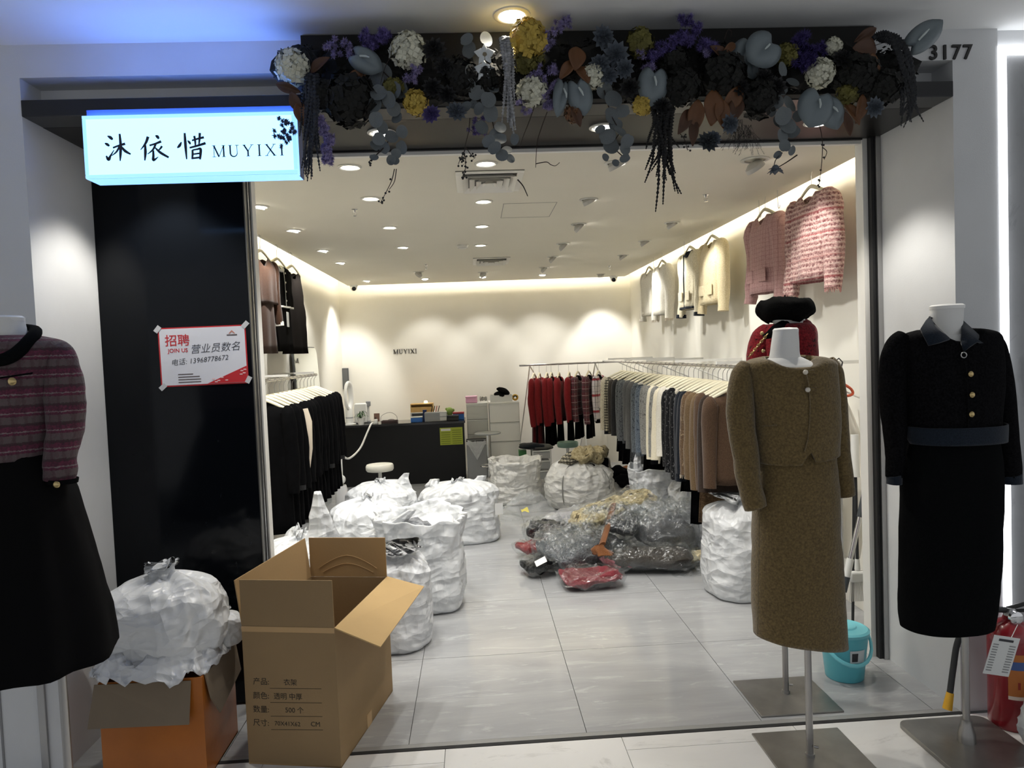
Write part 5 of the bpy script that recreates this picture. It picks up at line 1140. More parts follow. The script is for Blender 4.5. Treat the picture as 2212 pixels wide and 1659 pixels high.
for s in (-1, 1): MB().box2((-.10, s*.06-.004, .001), (.10, s*.06+.004, .035)).obj('rim', MATS['brown_leather'], tg, bev=.003); MB().box2((s*.10-.004, -.06, .001), (s*.10+.004, .06, .035)).obj('rim', MATS['brown_leather'], tg, bev=.003)
MB().ball((.02, 0, .03), .04, 16, 10, (1.4, .9, .5)).obj('pouch', MATS['brown_leather'], tg)
def cable(label, pts, r, mat, name='cable'):
    return tag(MB().tube([Vector(p) for p in cat([tuple(p) for p in pts], 6)], r, 6).obj(name, mat), label, 'cable')
c0 = onc(800, 908, 9.45)
cable('black cable tangle beside the bladeless fan', [onc(735, 880, 9.66)+Vector((0, 0, .20)), onc(740, 885, 9.62)+Vector((0, 0, .10)), onc(745, 905, 9.62)+Vector((0, 0, .012)), onc(790, 905, 9.60)+Vector((0, 0, .01)), onc(806, 905, 9.47)+Vector((0, 0, .012))], .004, m_blackp)
cable('thin black cable looping above the leather tray', [onc(822, 905, 9.58)+Vector((0, 0, .005)), onc(824, 890, 9.6)+Vector((0, 0, .09)), onc(842, 885, 9.6)+Vector((0, 0, .13)), onc(856, 892, 9.6)+Vector((0, 0, .08)), onc(858, 905, 9.6)+Vector((0, 0, .005))], .0025, m_blackp)
# shelf box with wooden drawer
ws = thing('white_desk_shelf', 'white desk shelf on the counter carrying a wooden box', 'shelf', onc(914, 905, 9.68))
MB().box2((-.16, -.09, .10), (.17, .09, .115)).obj('shelf_board', m_wpl, ws, bev=.003)
for s in (-1, 1): MB().box2((s*.145-.008, -.085, .001), (s*.145+.008, .085, .10)).obj('side', m_wpl, ws)
MB().box2((-.137, .07, .001), (.137, .085, .10)).obj('back', m_wpl, ws)
wb = thing('wooden_box', 'pale wooden drawer box on the white desk shelf', 'box', Vector(ws.location)+Vector((-.005, -.0, .1155)))
m_wood = M('pale_wood', srgb(222, 182, 116), .5, var=.08, vs=14)
MB().box2((-.15, -.08, 0), (.15, .08, .012)).obj('bottom', m_wood, wb, smooth=0); MB().box2((-.15, -.08, .10), (.15, .08, .112)).obj('lid', m_wood, wb, smooth=0)
for s in (-1, 1): MB().box2((s*.144-.006, -.08, .012), (s*.144+.006, .08, .10)).obj('side', m_wood, wb, smooth=0)
MB().box2((-.138, -.075, .013), (.138, -.065, .068)).obj('drawer_front', m_wood, wb, smooth=0); MB().box2((-.138, .06, .012), (.138, .075, .10)).obj('back', m_wood, wb, smooth=0)
dl = bpy.data.lights.new('desk_glow', 'POINT'); dl.energy = .9; dl.color = (1, .62, .25); dl.shadow_soft_size = .03
lo = bpy.data.objects.new('desk_glow', dl); COL.objects.link(lo); lo.location = Vector(wb.location)+Vector((.04, .16, .17))
ll = thing('desk_lamp', 'small warm lamp hidden behind the wooden box', 'lamp', Vector((wb.location.x+.04, 9.83, CZ))); MB().lathe([(.03, .0005), (.03, .008), (.006, .012), (.006, .2)], 14).obj('stand', m_wpl, ll); MB().lathe([(.018, .2), (.024, .24), (.018, .25)], 14).obj('bulb', M('warm_bulb', (1, .66, .3), .5, emit=6), ll); lo.parent = ll; lo.location = (0, .03, .26)
m_blue = M('blue_pack', srgb(38, 104, 186), .4)
def simple_box(name, label, cat_, px0, px1, py1, Y, h, d, mat, lid=None, lidh=.25):
    p = onc((px0+px1)/2, py1, Y); w = sized(px0, px1, Y); t = thing(name, label, cat_, p)
    MB().box2((-w/2, -d/2, .001), (w/2, d/2, h*(1-lidh) if lid else h)).obj('pack_body', mat, t, bev=.005)
    if lid: MB().box2((-w/2-.002, -d/2-.002, h*(1-lidh)), (w/2+.002, d/2+.002, h)).obj('lid', lid, t, bev=.005)
    return t
simple_box('tissue_pack', 'blue tissue pack before the white desk shelf', 'pack', 888, 913, 910, 9.44, .075, .09, m_blue, m_wpl, .2)
simple_box('blue_folder', 'dark blue folder standing beside the grey organiser', 'folder', 914, 922, 903, 9.60, .145, .03, M('navy_plastic', srgb(24, 50, 110), .4), M('navy_plastic2', srgb(34, 64, 128), .4), .1)
og = simple_box('desk_organiser', 'grey desk organiser with small drawers and pens', 'organiser', 918, 966, 908, 9.46, .12, .13, m_gpl)
for k in range(2): MB().box2((.055, -.069, .012+.055*k), (.14, -.0655, .055+.055*k)).obj('drawer_front', M('organiser_white', srgb(206, 206, 204), .4), og, bev=.002)
for k, (dx, c) in enumerate(((-.06, m_blackp), (-.03, m_blackp), (.0, M('pen_red', srgb(150, 40, 40), .4)), (.03, m_blackp))): MB().tube([(dx, .01, .121), (dx+.02, .02, .20)], .005, 8).obj('pen', c, og)
simple_box('black_pouch', 'black zip pouch on the counter beside the blue carton', 'pouch', 966, 991, 909, 9.44, .07, .10, M('pouch_black', (.015, .014, .014), .6), M('pouch_black2', (.02, .02, .02), .6), .3)
simple_box('blue_carton', 'blue and red snack carton at the counter end', 'carton', 979, 1003, 908, 9.56, .10, .09, m_blue, M('red_print', srgb(170, 50, 60), .4), .25)
cs = thing('green_cactus', 'small green knobbly plant in a dark pot at the counter end', 'potted plant', onc(972, 905, 9.66)); MB().lathe([(.03, .001), (.036, .05), (.03, .05)], 16).obj('pot', m_blackp, cs)
mb = MB().ball((0, 0, .105), .048, 20, 12, (1, 1, 1.2)).ball((.045, 0, .12), .022, 12, 8).ball((-.04, 0, .14), .018, 12, 8); stuff(mb.obj('plant_body', M('cactus_green', srgb(128, 156, 72), .6), cs))
# wall device, socket
wd_ = thing('wall_intercom', 'dark grey flat screen unit mounted on the back wall corner', 'screen', ony(745, 818, YB)); wd_.location.y = YB
MB().box2((-.06, -.05, -.15), (.06, -.0005, .15)).obj('casing', M('dark_grey', srgb(70, 72, 74), .4), wd_, bev=.008); MB().box2((-.05, -.054, -.10), (.05, -.0505, .13)).obj('screen', M('screen_grey', srgb(96, 98, 98), .25), wd_)
so = thing('wall_socket', 'white double wall socket left of the bladeless fan', 'socket', onx(716, 855, XL)); so.location.x = XL
MB().box2((.0005, -.06, -.06), (.012, .06, .06)).obj('plate', m_wpl, so, bev=.003); MB().box2((.012, -.035, -.03), (.02, .035, .03)).obj('insert', M('soft_white', (1, 1, 1)), so)

# drawer towers
def drawers(label, px0, px1, pyt, Y, d, nrow, mat, h0=None, gap=.004, base=0.0, handle=None, top=.02):
    a, b = ony(px0, pyt, Y), ony(px1, pyt, Y); w = b.x-a.x; h = (a.z+b.z)/2-base
    t = thing('drawer_tower', label, 'drawers', ((a.x+b.x)/2, Y+d/2, base))
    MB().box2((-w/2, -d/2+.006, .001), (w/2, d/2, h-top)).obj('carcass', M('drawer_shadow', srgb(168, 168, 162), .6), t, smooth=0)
    MB().box2((-w/2-.004, -d/2, h-top), (w/2+.004, d/2, h)).obj('top_board', mat, t, bev=.003)
    hh = (h-top)/nrow
    for k in range(nrow):
        dr = MB().box2((-w/2+.004, -d/2-.004, k*hh+gap), (w/2-.004, -d/2+.006, (k+1)*hh-gap)).obj('drawer', mat, t, bev=.003)
        MB().box2((-w/2+.004, -d/2-.012, (k+1)*hh-gap-.012), (w/2-.004, -d/2-.0045, (k+1)*hh-gap)).obj('drawer_lip', m_wpl, dr, bev=.002)
    return t, h, w
wt, wh, ww = drawers('tall white four drawer plastic cabinet beside the counter', 1056, 1121, 868, 9.40, .40, 4, M('drawer_white', srgb(244, 243, 238), .4))
bx_ = (ony(998, 950, 9.55).x, ony(1053, 950, 9.55).x)
gt, gh, gw = drawers('grey translucent small drawer tower between counter and white drawers', 1007, 1053, 871, 9.55, .32, 5, M('drawer_grey', srgb(216, 216, 208), .3), base=0.0)
tb = Vector((gt.location.x, gt.location.y, gh))
pk = thing('pink_box', 'pale pink round edged box on the grey drawer tower', 'box', tb+Vector((-.07, -.05, 0))); MB().box2((-.078, -.06, .001), (.078, .06, .07)).obj('box_body', M('pink_card', srgb(226, 172, 200), .5), pk, bev=.012, seg=3); MB().box2((-.081, -.063, .07), (.081, .063, .095)).obj('lid', M('pink_card2', srgb(232, 184, 208), .5), pk, bev=.010, seg=3)
cable('grey cable coil beside the pink box', [tb+Vector((.09+.045*math.cos(a), -.05+.03*math.sin(a), .03+.008*math.sin(3*a)+.02*(k % 3))) for k, a in enumerate([.9*q for q in range(24)])], .006, M('cable_grey', srgb(150, 148, 144), .5), 'cable_coil')
ty = thing('hat_tray', 'white plastic tray holding black berets on the white drawers', 'tray', Vector((wt.location.x-.03, wt.location.y-.05, wh))); MB().box2((-.145, -.10, .001), (.145, .10, .012)).obj('tray_base', m_wpl, ty)
for a in ((-.145, -.10, .139, -.094), (-.145, .094, .145, .10), (-.145, -.094, -.139, .094), (.139, -.10, .145, .094)): MB().box2((a[0], a[1], .012), (a[2], a[3], .085)).obj('tray_side', m_wpl, ty)
for k, (dx, dz, s) in enumerate(((0, .045, .125), (.015, .095, .12), (.03, .14, .105))):
    mb = MB().ball((0, 0, 0), s, 28, 14, (1, .8, .32))
    for i, v in enumerate(mb.v): mb.v[i] = v*(1+.12*fbm((v.x*14+k, v.y*14, v.z*14)))
    h_ = mb.obj('folded_beret', MATS['black_felt'], smooth=180); h_.location = Vector(ty.location)+Vector((dx, 0, dz)); h_.rotation_euler = (R(6*k), R(-8*k), k); tag(h_, ['black felt beret lying lowest in the white tray', 'black felt beret between two others in the tray', 'black felt beret on top of the tray stack'][k], 'beret', 'berets in the tray')
yl = thing('yellow_ribbon', 'yellow and black tape roll on the white drawer cabinet', 'tape roll', Vector((wt.location.x+.155, wt.location.y-.1, wh))); MB().tube([(.03*math.cos(a), .012, .045+.03*math.sin(a)) for a in [2*PI*k/20 for k in range(21)]], .014, 10).obj('roll', M('yellow_tape', srgb(214, 170, 50), .4), yl); MB().tube([(.02*math.cos(a), -.006, .045+.02*math.sin(a)) for a in [2*PI*k/16 for k in range(9)]], .008, 8).obj('black_band', m_blackp, yl)
# waste bin with liner
bn = thing('waste_bin', 'grey steel waste bin with a white bag hanging over its rim', 'bin', (ony(1031, 990, 9.28).x, 9.36, 0))
bw = sized(1008, 1052, 9.28); bh = ony(1031, 951, 9.28).z
MB().box2((-bw/2, -.10, .03), (bw/2, .10, bh)).obj('bin_body', M('bin_grey', srgb(152, 154, 156), .35, .4), bn, bev=.012); MB().box2((-bw/2-.004, -.104, .001), (bw/2+.004, .104, .03)).obj('foot', m_blackp, bn, bev=.004); MB().box2((-bw/2-.004, -.104, bh-.012), (bw/2+.004, .104, bh+.004)).obj('rim', m_blackp, bn, bev=.003)
def bl_(u, v):
    x = (u-.5)*bw*.98; drop = (.06+.20*max(0, 1-abs(u-.5)*2.4))*v; return Vector((x, -.108-.012*v+.012*ridge((u*6, v*4, 1)), bh+.006-drop))
MB().grid(bl_, 30, 18).obj('liner', m_bag, bn, smooth=180, solid=.0015)
# stools
def stool(label, px, pyt, Y, r, seat_mat, thick=.07, ring=False, group='round stools'):
    p = ony(px, pyt, Y); z = p.z; t = thing('round_stool', label, 'stool', (p.x, Y, 0), 0, group)
    MB().lathe([(r*.93, z-thick), (r, z-thick*.75), (r, z-thick*.25), (r*.94, z), (r*.5, z+.004)], 36).obj('seat', seat_mat, t)
    MB().lathe([(.012, .02), (.012, z*.55), (.022, z*.55), (.022, z-thick)], 16).obj('column', m_chrome, t)
    MB().lathe([(.17, .001), (.17, .006), (.10, .018), (.03, .035)], 32).obj('foot_disc', m_chrome, t)
    if ring: MB().tube([(.10*math.cos(a), .10*math.sin(a)-.05, .27) for a in [2*PI*k/24 for k in range(25)]], .008, 8).obj('foot_ring', m_chrome, t)
stool('round stool with a padded cream white seat before the black counter', 820, 1003, 7.95, .152, M('cream_leather', srgb(222, 220, 208), .35))
stool('bar stool with a thin grey seat and foot ring by the bin', 1053, 934, 8.95, .165, M('grey_seat', srgb(166, 170, 172), .25), .022, True)
stool('round stool with a mint green padded seat under the red jackets', 1226, 954, 8.95, .132, M('mint_leather', srgb(112, 142, 130), .35), .065)
# white trolley, cartons and folded clothes below the red jackets
tr_ = thing('white_trolley', 'small white wire trolley with trays below the red jackets', 'trolley', (ony(1170, 990, 9.05).x, 9.15, 0))
tw = sized(1152, 1190, 9.05)/2; tz = ony(1170, 972, 9.05).z
for sx in (-1, 1):
    for sy in (-1, 1): MB().tube([(sx*tw, sy*.14, 0.001), (sx*tw, sy*.14, tz)], .009, 8).obj('post', m_wpl, tr_)
for k in range(3): MB().box2((-tw+.006, -.14, .05+k*tz*.31), (tw-.006, .14, .05+k*tz*.31+tz*.22)).obj('tray', M('tray_grey', srgb(176, 178, 178), .4), tr_, bev=.006); MB().box2((-tw, -.146, .05+k*tz*.31+tz*.22), (tw, -.134, .05+k*tz*.31+tz*.26)).obj('tray_rim', m_wpl, tr_)
for k, (dx, dz, c, lab) in enumerate(((0, .03, 'grey', 'grey folded cloth slumped over the white trolley'), (-.12, .05, 'navy', 'navy folded cloth lying beside the grey one on the trolley'))):
    mb = MB().ball((0, 0, 0), .17, 28, 14, (1, .7, .22))
    for i, v in enumerate(mb.v): mb.v[i] = v*(1+.35*fbm((v.x*8+k*3, v.y*8, v.z*12)))
    o = mb.obj('folded_cloth', C[c], smooth=180); o.location = Vector(tr_.location)+Vector((dx, -.02, tz+dz)); tag(o, lab, 'cloth')
mk = thing('food_carton', 'white carton with green top and red print beside the trolley', 'carton', (ony(1130, 990, 9.1).x, 9.2, 0)); mw = sized(1123, 1139, 9.1)/2; mz = ony(1130, 974, 9.1).z
MB().box2((-mw, -.07, .001), (mw, .07, mz*.80)).obj('carton_body', m_wpl, mk, bev=.003); MB().box2((-mw-.001, -.071, mz*.80), (mw+.001, .071, mz)).obj('green_top', M('carton_green', srgb(70, 130, 74), .5), mk, bev=.003)
for k in range(3): MB().box2((-mw*.6, -.0722, mz*(.2+.17*k)), (mw*.4, -.0705, mz*(.3+.17*k))).obj('red_print', MATS['red_print'], mk, smooth=0)
bd = thing('leaning_board', 'tall cream board leaning in the corner behind the plaid jackets', 'board', (1.72, YB-.14, 0)); MB().box((0, .04, .46), (.30, .02, .92), Matrix.Rotation(R(-7), 3, 'X')).obj('panel', M('board_cream', srgb(214, 210, 198), .6), bd, bev=.003); MB().box((-.155, .035, .46), (.012, .03, .92), Matrix.Rotation(R(-7), 3, 'X')).obj('edge_strip', m_white, bd)
db = thing('dark_sack', 'dark see-through sack of clothes behind the mint stool', 'sack', (1.45, 9.35, 0)); bag_mb(.26, .22, .30, 44, 'flat', 48, 30).obj('sack_body', M('dark_polythene', srgb(50, 48, 48), .25), db, smooth=180)
# leaning mirror
mr = thing('leaning_mirror', 'tall frameless mirror with rounded top leaning on the left wall', 'mirror', (-1.73, 7.95, 0), 0)
def rr_poly(w, h, r): return [(-w/2, 0), (w/2, 0)]+[(w/2-r+r*math.cos(a), h-r+r*math.sin(a)) for a in [R(15*k) for k in range(7)]]+[(-w/2+r-r*math.sin(a), h-r+r*math.cos(a)) for a in [R(15*k) for k in range(7)]]
Rm = Matrix.Rotation(R(90), 4, 'Z') @ Matrix.Rotation(R(-3.0), 4, 'X')
MB().prism(rr_poly(1.06, 1.80, .09), -.008, 0, Rm).obj('glass', M('mirror_silver', (.82, .86, .84), .02, 1.0), mr, smooth=0)
MB().prism(rr_poly(1.075, 1.81, .095), .0005, .018, Rm).obj('backing', M('mirror_back', (.05, .05, .05), .6), mr, smooth=0)
# garment steamer
st = thing('garment_steamer', 'white garment steamer with bent pipe beside the counter', 'steamer', (ony(738, 1060, 7.6).x, 7.6, 0))
zt = ony(733, 920, 7.6).z; dx = ony(733, 960, 7.6).x-st.location.x
MB().lathe([(.058, .03), (.062, .05), (.06, .30), (.05, .34)], 24).obj('water_tank', M('steamer_body', srgb(216, 216, 218), .35), st)
MB().lathe([(.085, .001), (.085, .02), (.06, .03)], 24).obj('foot', m_wpl, st)
MB().lathe([(.045, -.03), (.05, 0), (.045, .03), (.015, .036)], 24, (dx*.5, -.01, .40), m=Matrix.Rotation(R(80), 3, 'X')).obj('wheel_cap', m_wpl, st)
MB().tube([(dx, 0, .34), (dx, 0, zt-.05), (dx-.012, 0, zt-.015), (dx-.045, 0, zt), (dx-.10, 0, zt)], .022, 14).obj('pipe', m_wpl, st)
h0 = ony(735, 985, 7.6); h1 = onc(802, 910, 9.34)
cable('white ribbed hose sagging from the counter to the steamer', [h0+Vector((.02, 0, 0)), ony(755, 990, 8.0), ony(778, 968, 8.6), ony(793, 935, 9.1), h1+Vector((0, -.03, .012)), h1+Vector((.02, .06, .012))], .012, m_wpl, 'hose')
# ================================================================ ENTRANCE PROPS
# hiring poster on the dark screen
q = [ony(*p, 3.499) for p in ((342, 708), (530, 702), (538, 828), (347, 836))]
pc = (q[0]+q[1]+q[2]+q[3])/4; pw = ((q[1]-q[0]).length+(q[2]-q[3]).length)/2; ph = ((q[0]-q[3]).length+(q[1]-q[2]).length)/2
ps = thing('hiring_poster', 'white hiring poster with red border and handwriting on the dark screen', 'poster', (pc.x, 3.4995, pc.z)); ps.rotation_euler = (0, R(-.3), 0)
MB().box((0, -.001, 0), (pw, .001, ph)).obj('red_border', M('poster_red', srgb(196, 40, 48), .5), ps, smooth=0)
MB().box((0, -.0018, 0), (pw-.012, .0008, ph-.012)).obj('white_sheet', M('poster_white', srgb(226, 228, 236), .5), ps, smooth=0)
def pp(u, v): return (-pw/2+u*pw, ph/2-v*ph)      # poster fractions -> x,z
m_pr = MATS['poster_red']; m_pk = M('marker_ink', (.02, .02, .025), .6); m_pp = M('poster_pink', srgb(240, 200, 200), .5)
MB().prism([pp(.53, .975), pp(.985, .70), pp(.985, .975)], -.0032, -.0023).obj('red_corner', m_pr, ps, smooth=0)
for u, v in ((.60, .90), (.66, .93), (.70, .88), (.75, .93), (.63, .95), (.93, .78), (.955, .82), (.92, .84), (.965, .76)):
    x, z = pp(u, v); MB().ball((x, -.0036, z), .0055, 8, 5, (1.4, .08, .6)).obj('petal', m_pp, ps)
def ptext(s, u, v, size, mat, off=0, shear=0, name='printed_text', rot=0.0, sx=1):
    x, z = pp(u, v); return text_obj(name, s, size, mat, ps, Matrix.Translation((x, -.0027, z)) @ Matrix.Rotation(rot, 4, 'Y') @ Matrix.Rotation(PI/2, 4, 'X'), .0002, off, shear, sx=sx)
ptext('招聘', .215, .235, .058, m_pr, .0005); ptext('JOIN US', .215, .395, .026, m_pr, .0004)
ptext('营业员数名', .64, .38, .047, m_pk, -.0004, .25, 'handwriting', R(-2)); ptext('电话: 13968778672', .455, .575, .0335, m_pk, -.0003, .2, 'handwriting', R(-3.5))
x, z = pp(.84, .12); MB().prism([(x-.016, z-.006), (x, z+.010), (x+.016, z-.006), (x+.009, z-.006), (x, z+.002), (x-.009, z-.006)], -.0028, -.0023).obj('roof_mark', M('poster_tan', srgb(196, 130, 110), .5), ps, smooth=0)
MB().box((x, -.0025, z-.013), (.048, .0004, .006)).obj('mark_caption', M('poster_grey', srgb(90, 80, 80), .6), ps, smooth=0)
for k, w in enumerate((.07, .10, .105, .105)):
    x, z = pp(.20, .80+.045*k); MB().box((x+w/2, -.0025, z), (w, .0004, .0045)).obj('small_print', MATS['poster_grey'], ps, smooth=0)
for u, v, r_ in ((.0, .02, 40), (1.0, .0, 45), (.02, 1.0, 50), (1.0, .94, 30)):
    x, z = pp(u, v); MB().box((x, -.0034, z), (.022, .0006, .034), Matrix.Rotation(R(r_), 3, 'Y')).obj('tape', M('tape_white', srgb(206, 208, 210), .3), ps, smooth=0)

# bucket
bk_ = thing('bucket', 'turquoise plastic bucket with lid and handle behind the olive suit', 'bucket', (1.755, 3.40, 0))
m_tq = M('turquoise_plastic', srgb(96, 190, 204), .35); m_tq2 = M('turquoise_lid', srgb(120, 206, 218), .35)
MB().lathe([(.085, .001), (.088, .004), (.110, .215), (.114, .215), (.114, .232), (.108, .232)], 40).obj('pail', m_tq, bk_)
MB().lathe([(.117, .225), (.118, .238), (.108, .246), (.10, .243), (.06, .249), (.055, .255), (.03, .254)], 40).obj('lid', m_tq2, bk_); MB().lathe([(.014, .252), (.014, .262), (.006, .265)], 16).obj('lid_knob', m_tq2, bk_)
MB().tube([(.118*math.cos(a), .118*math.sin(a)*.92-.012, .205-.095*math.sin(a)*-1 if False else .205+.105*math.sin(a)*1.0) for a in [R(0-15*k) for k in range(13)]], .006, 8, flat=1.6).obj('handle', m_tq2, bk_)
for s in (-1, 1): MB().ball((s*.117, 0, .205), .012, 10, 8).obj('handle_lug', m_tq2, bk_)
MB().grid(lambda u, v: Vector(((.1015+.006*v)*math.sin((u-.5)*.75+.15), -(.1015+.006*v)*math.cos((u-.5)*.75+.15), .105+.062*v)), 10, 2).obj('sticker', M('sticker_white', srgb(214, 222, 224), .5), bk_)
MB().grid(lambda u, v: Vector(((.1025+.005*v)*math.sin((u-.5)*.28+.0), -(.1025+.005*v)*math.cos((u-.5)*.28+.0), .113+.042*v)), 6, 2).obj('sticker_mark', M('sticker_dark', (.03, .03, .035), .5), bk_)

# brooms and mops leaning in the right corner
def pole_tool(name, label, cat_, a, b, r, mat, parts_):
    t = thing(name, label, cat_, b); a, b = Vector(a), Vector(b)
    part(MB().tube([a, b], r, 10), 'shaft', mat, t)
    for nm, t0, t1, r0, r1, m_ in parts_: part(MB().tube([a.lerp(b, t0), a.lerp(b, t1)], [r0, r1], 12), nm, m_, t)
    return t
GT = 'cleaning tools in the right corner'
m_dkg = M('dark_rubber', (.02, .022, .024), .6); m_gr = M('grip_grey', srgb(66, 70, 74), .6)
A = ony(1888, 1125, 3.85); B = onz(1842, 1420, 0); B = Vector((1.92, 3.78, .02))
pole_tool('flat_mop', 'silver mop with dark grips slanting across the corner', 'mop', (2.14, 3.86, .83), (1.90, 3.80, .03), .013, m_chrome, [('top_grip', -.03, .20, .02, .018, m_gr), ('joint_grip', .48, .66, .02, .02, m_wpl), ('lower_grip', .60, .70, .021, .02, m_gr), ('mop_head', .97, 1.0, .05, .06, m_gpl)])
bx = 2.075
br = pole_tool('broom', 'white handled broom hanging head down by the door frame', 'broom', (2.125, 3.95, 1.10), (2.10, 3.90, .36), .009, m_dkg, [('wrapped_grip', -.02, .30, .021, .024, m_wpl), ('socket', .92, 1.0, .013, .016, m_wpl)])
part(MB().box((2.10, 3.89, .325), (.11, .04, .06)), 'broom_head', m_wpl, br, bev=.012)
for k in range(14): part(MB().tube([(2.055+.007*k, 3.89, .30), (2.045+.0085*k, 3.885, .185)], [.003, .0022], 5), 'bristle', M('bristle', srgb(196, 194, 188), .8), br)
pole_tool('dustpan_pole', 'thin dark pole standing between the mop and the wall', 'pole', (2.16, 4.02, 1.02), (2.12, 4.0, .005), .008, m_dkg, [('cap', 0, .04, .011, .011, m_wpl)])
pole_tool('squeegee_pole', 'silver pole with white foot standing by the mop', 'pole', (2.05, 3.98, .95), (2.03, 3.93, .005), .012, m_chrome, [('cap', -.01, .08, .016, .016, m_wpl), ('foot', .88, .97, .018, .02, m_wpl)])
pole_tool('cane_pole', 'thin dark pole leaning at the door frame foot', 'pole', (2.20, 3.90, .80), (2.14, 3.78, .005), .009, m_dkg, [('cap', 0, .05, .012, .012, m_dkg)])
# white cloth and cream bag hung at the rail's near end
def sheet(name, label, cat_, mat, pts_l, pts_r, seed, nu=26, amp=.018, group=None):
    L_ = cat([tuple(p) for p in pts_l], 8); R_ = cat([tuple(p) for p in pts_r], 8); n = min(len(L_), len(R_))
    t = thing(name, label, cat_, L_[-1], 0, group)
    def f(u, v):
        k = min(n-1, int(round(v*(n-1)))); p = Vector(L_[k]).lerp(Vector(R_[k]), u); w = math.sin(u*9+seed+2*v)*amp+amp*.8*ridge((u*3+seed, v*4, 0)); return p+Vector((.3*w, w, 0))
    o = MB().grid(f, nu, n-1).obj('cloth', mat, t, smooth=180, solid=.003); at(o, t.location); return t
sheet('white_cloth', 'white cotton cloth hanging behind the olive sleeve', 'cloth', C['offwhite'], [ony(1800, 840, 4.15), ony(1800, 950, 4.15), ony(1808, 1100, 4.1), ony(1806, 1205, 4.08)], [ony(1822, 850, 4.2), ony(1866, 965, 4.2), ony(1872, 1080, 4.15), ony(1858, 1215, 4.1)], 2)
sheet('cream_garment_bag', 'sheer cream garment bag hanging from the near end of the rail', 'garment bag', M('sheer_cream', srgb(222, 212, 184), .6), [ony(1815, 862, 4.35), ony(1812, 900, 4.35), ony(1815, 960, 4.35), ony(1822, 1040, 4.35)], [ony(1872, 862, 4.4), ony(1885, 900, 4.4), ony(1890, 980, 4.4), ony(1888, 1100, 4.4)], 6)
rh = thing('red_hanger', 'orange red plastic hanger hanging among the cream cloths', 'hanger', ony(1820, 850, 4.02))
part(MB().tube([ony(x, y, 4.02) for x, y in cat([(1806, 826), (1822, 830), (1838, 840), (1842, 850), (1832, 855), (1816, 852)], 5)], .008, 8), 'arm', M('hanger_red', srgb(190, 80, 48), .4), rh)
part(MB().tube([ony(1812, 828, 4.02), ony(1816, 800, 4.02), ony(1820, 782, 4.02), ony(1812, 774, 4.02), ony(1804, 780, 4.02)], .004, 8), 'hook', m_blackp, rh)
# fire extinguisher
fe = thing('fire_extinguisher', 'red fire extinguisher with an inspection card by the light line', 'fire extinguisher', (2.205, 2.88, 0))
m_fr = M('extinguisher_red', srgb(138, 26, 36), .28, coat=.5)
MB().lathe([(.078, .001), (.083, .012), (.084, .36), (.080, .40), (.062, .435), (.03, .452), (.024, .47)], 36).obj('cylinder', m_fr, fe)
MB().lathe([(.024, .455), (.026, .485), (.018, .50)], 16).obj('valve', m_steel, fe)
MB().lathe([(.028, 0), (.028, .014), (.022, .018)], 20, (-.002, -.028, .468), m=Matrix.Rotation(R(90), 3, 'X')).obj('gauge', m_chrome, fe)
MB().tube([(-.01, 0, .495), (.05, -.01, .515), (.13, -.02, .525)], [.010, .009, .008], 8, flat=.6).obj('lever', m_blackp, fe); MB().tube([(0, 0, .485), (.06, -.01, .488), (.12, -.02, .478)], [.008, .008, .007], 8, flat=.6).obj('carry_handle', m_blackp, fe)
P = [(-.02, 0, .49), (-.07, -.005, .495), (-.15, .02, .46), (-.205, .03, .36), (-.235, .02, .25), (-.265, .0, .15)]
MB().tube([Vector(p) for p in cat(P, 6)], .0125, 12).obj('hose', m_dkg, fe)
MB().tube([(-.264, 0, .152), (-.282, -.006, .085)], [.0145, .019], 12).obj('nozzle', M('nozzle_yellow', srgb(224, 170, 40), .4), fe)
def cyl(u0, u1, z0, z1, r, nu=14): return MB().grid(lambda u, v: Vector((r*math.sin(u0+(u1-u0)*u), -r*math.cos(u0+(u1-u0)*u), z0+(z1-z0)*v)), nu, 2)
cyl(-.75, 1.1, .14, .33, .0846).obj('label', M('ext_label', srgb(186, 112, 52), .4), fe); cyl(-.75, 1.1, .265, .30, .0850).obj('blue_band', M('ext_blue', srgb(64, 92, 150), .4), fe); cyl(-.75, 1.1, .14, .155, .0850).obj('white_band', M('ext_white', srgb(226, 210, 196), .5), fe); cyl(-.2, .35, .085, .115, .0848).obj('small_label', MATS['ext_white'], fe)
for u in (-.35, .05, .45): cyl(u, u+.12, .185, .215, .0850, 3).obj('pictogram', M('ext_red', srgb(150, 46, 34), .5), fe)
for k, u in enumerate((.30, .48, .66)): cyl(u, u+.12, .274, .292, .0853, 3).obj('band_print', MATS['ext_white'], fe)
tc = thing('inspection_card', 'white inspection card tied to the fire extinguisher', 'card', (2.07, 2.752, .355)); tc.rotation_euler = (R(6), R(14), R(8))
MB().box((0, 0, 0), (.125, .0015, .165)).obj('sheet', M('card_white', srgb(226, 228, 226), .6), tc, smooth=0)
MB().box((0, -.0012, .066), (.07, .0006, .010)).obj('title_print', M('card_print', srgb(60, 60, 64), .7), tc, smooth=0)
for k in range(11): MB().box((-.042, -.0012, .045-.011*k), (.026, .0006, .005)).obj('table_print', M('card_print2', srgb(150, 152, 152), .7), tc, smooth=0); MB().box((.038, -.0012, .045-.011*k), (.030, .0006, .005)).obj('table_print', MATS['card_print2'], tc, smooth=0)
MB().tube([(.02, 0, .082), (.06, .03, .10), (.10, .06, .118)], .0015, 5).obj('string', m_wpl, tc)
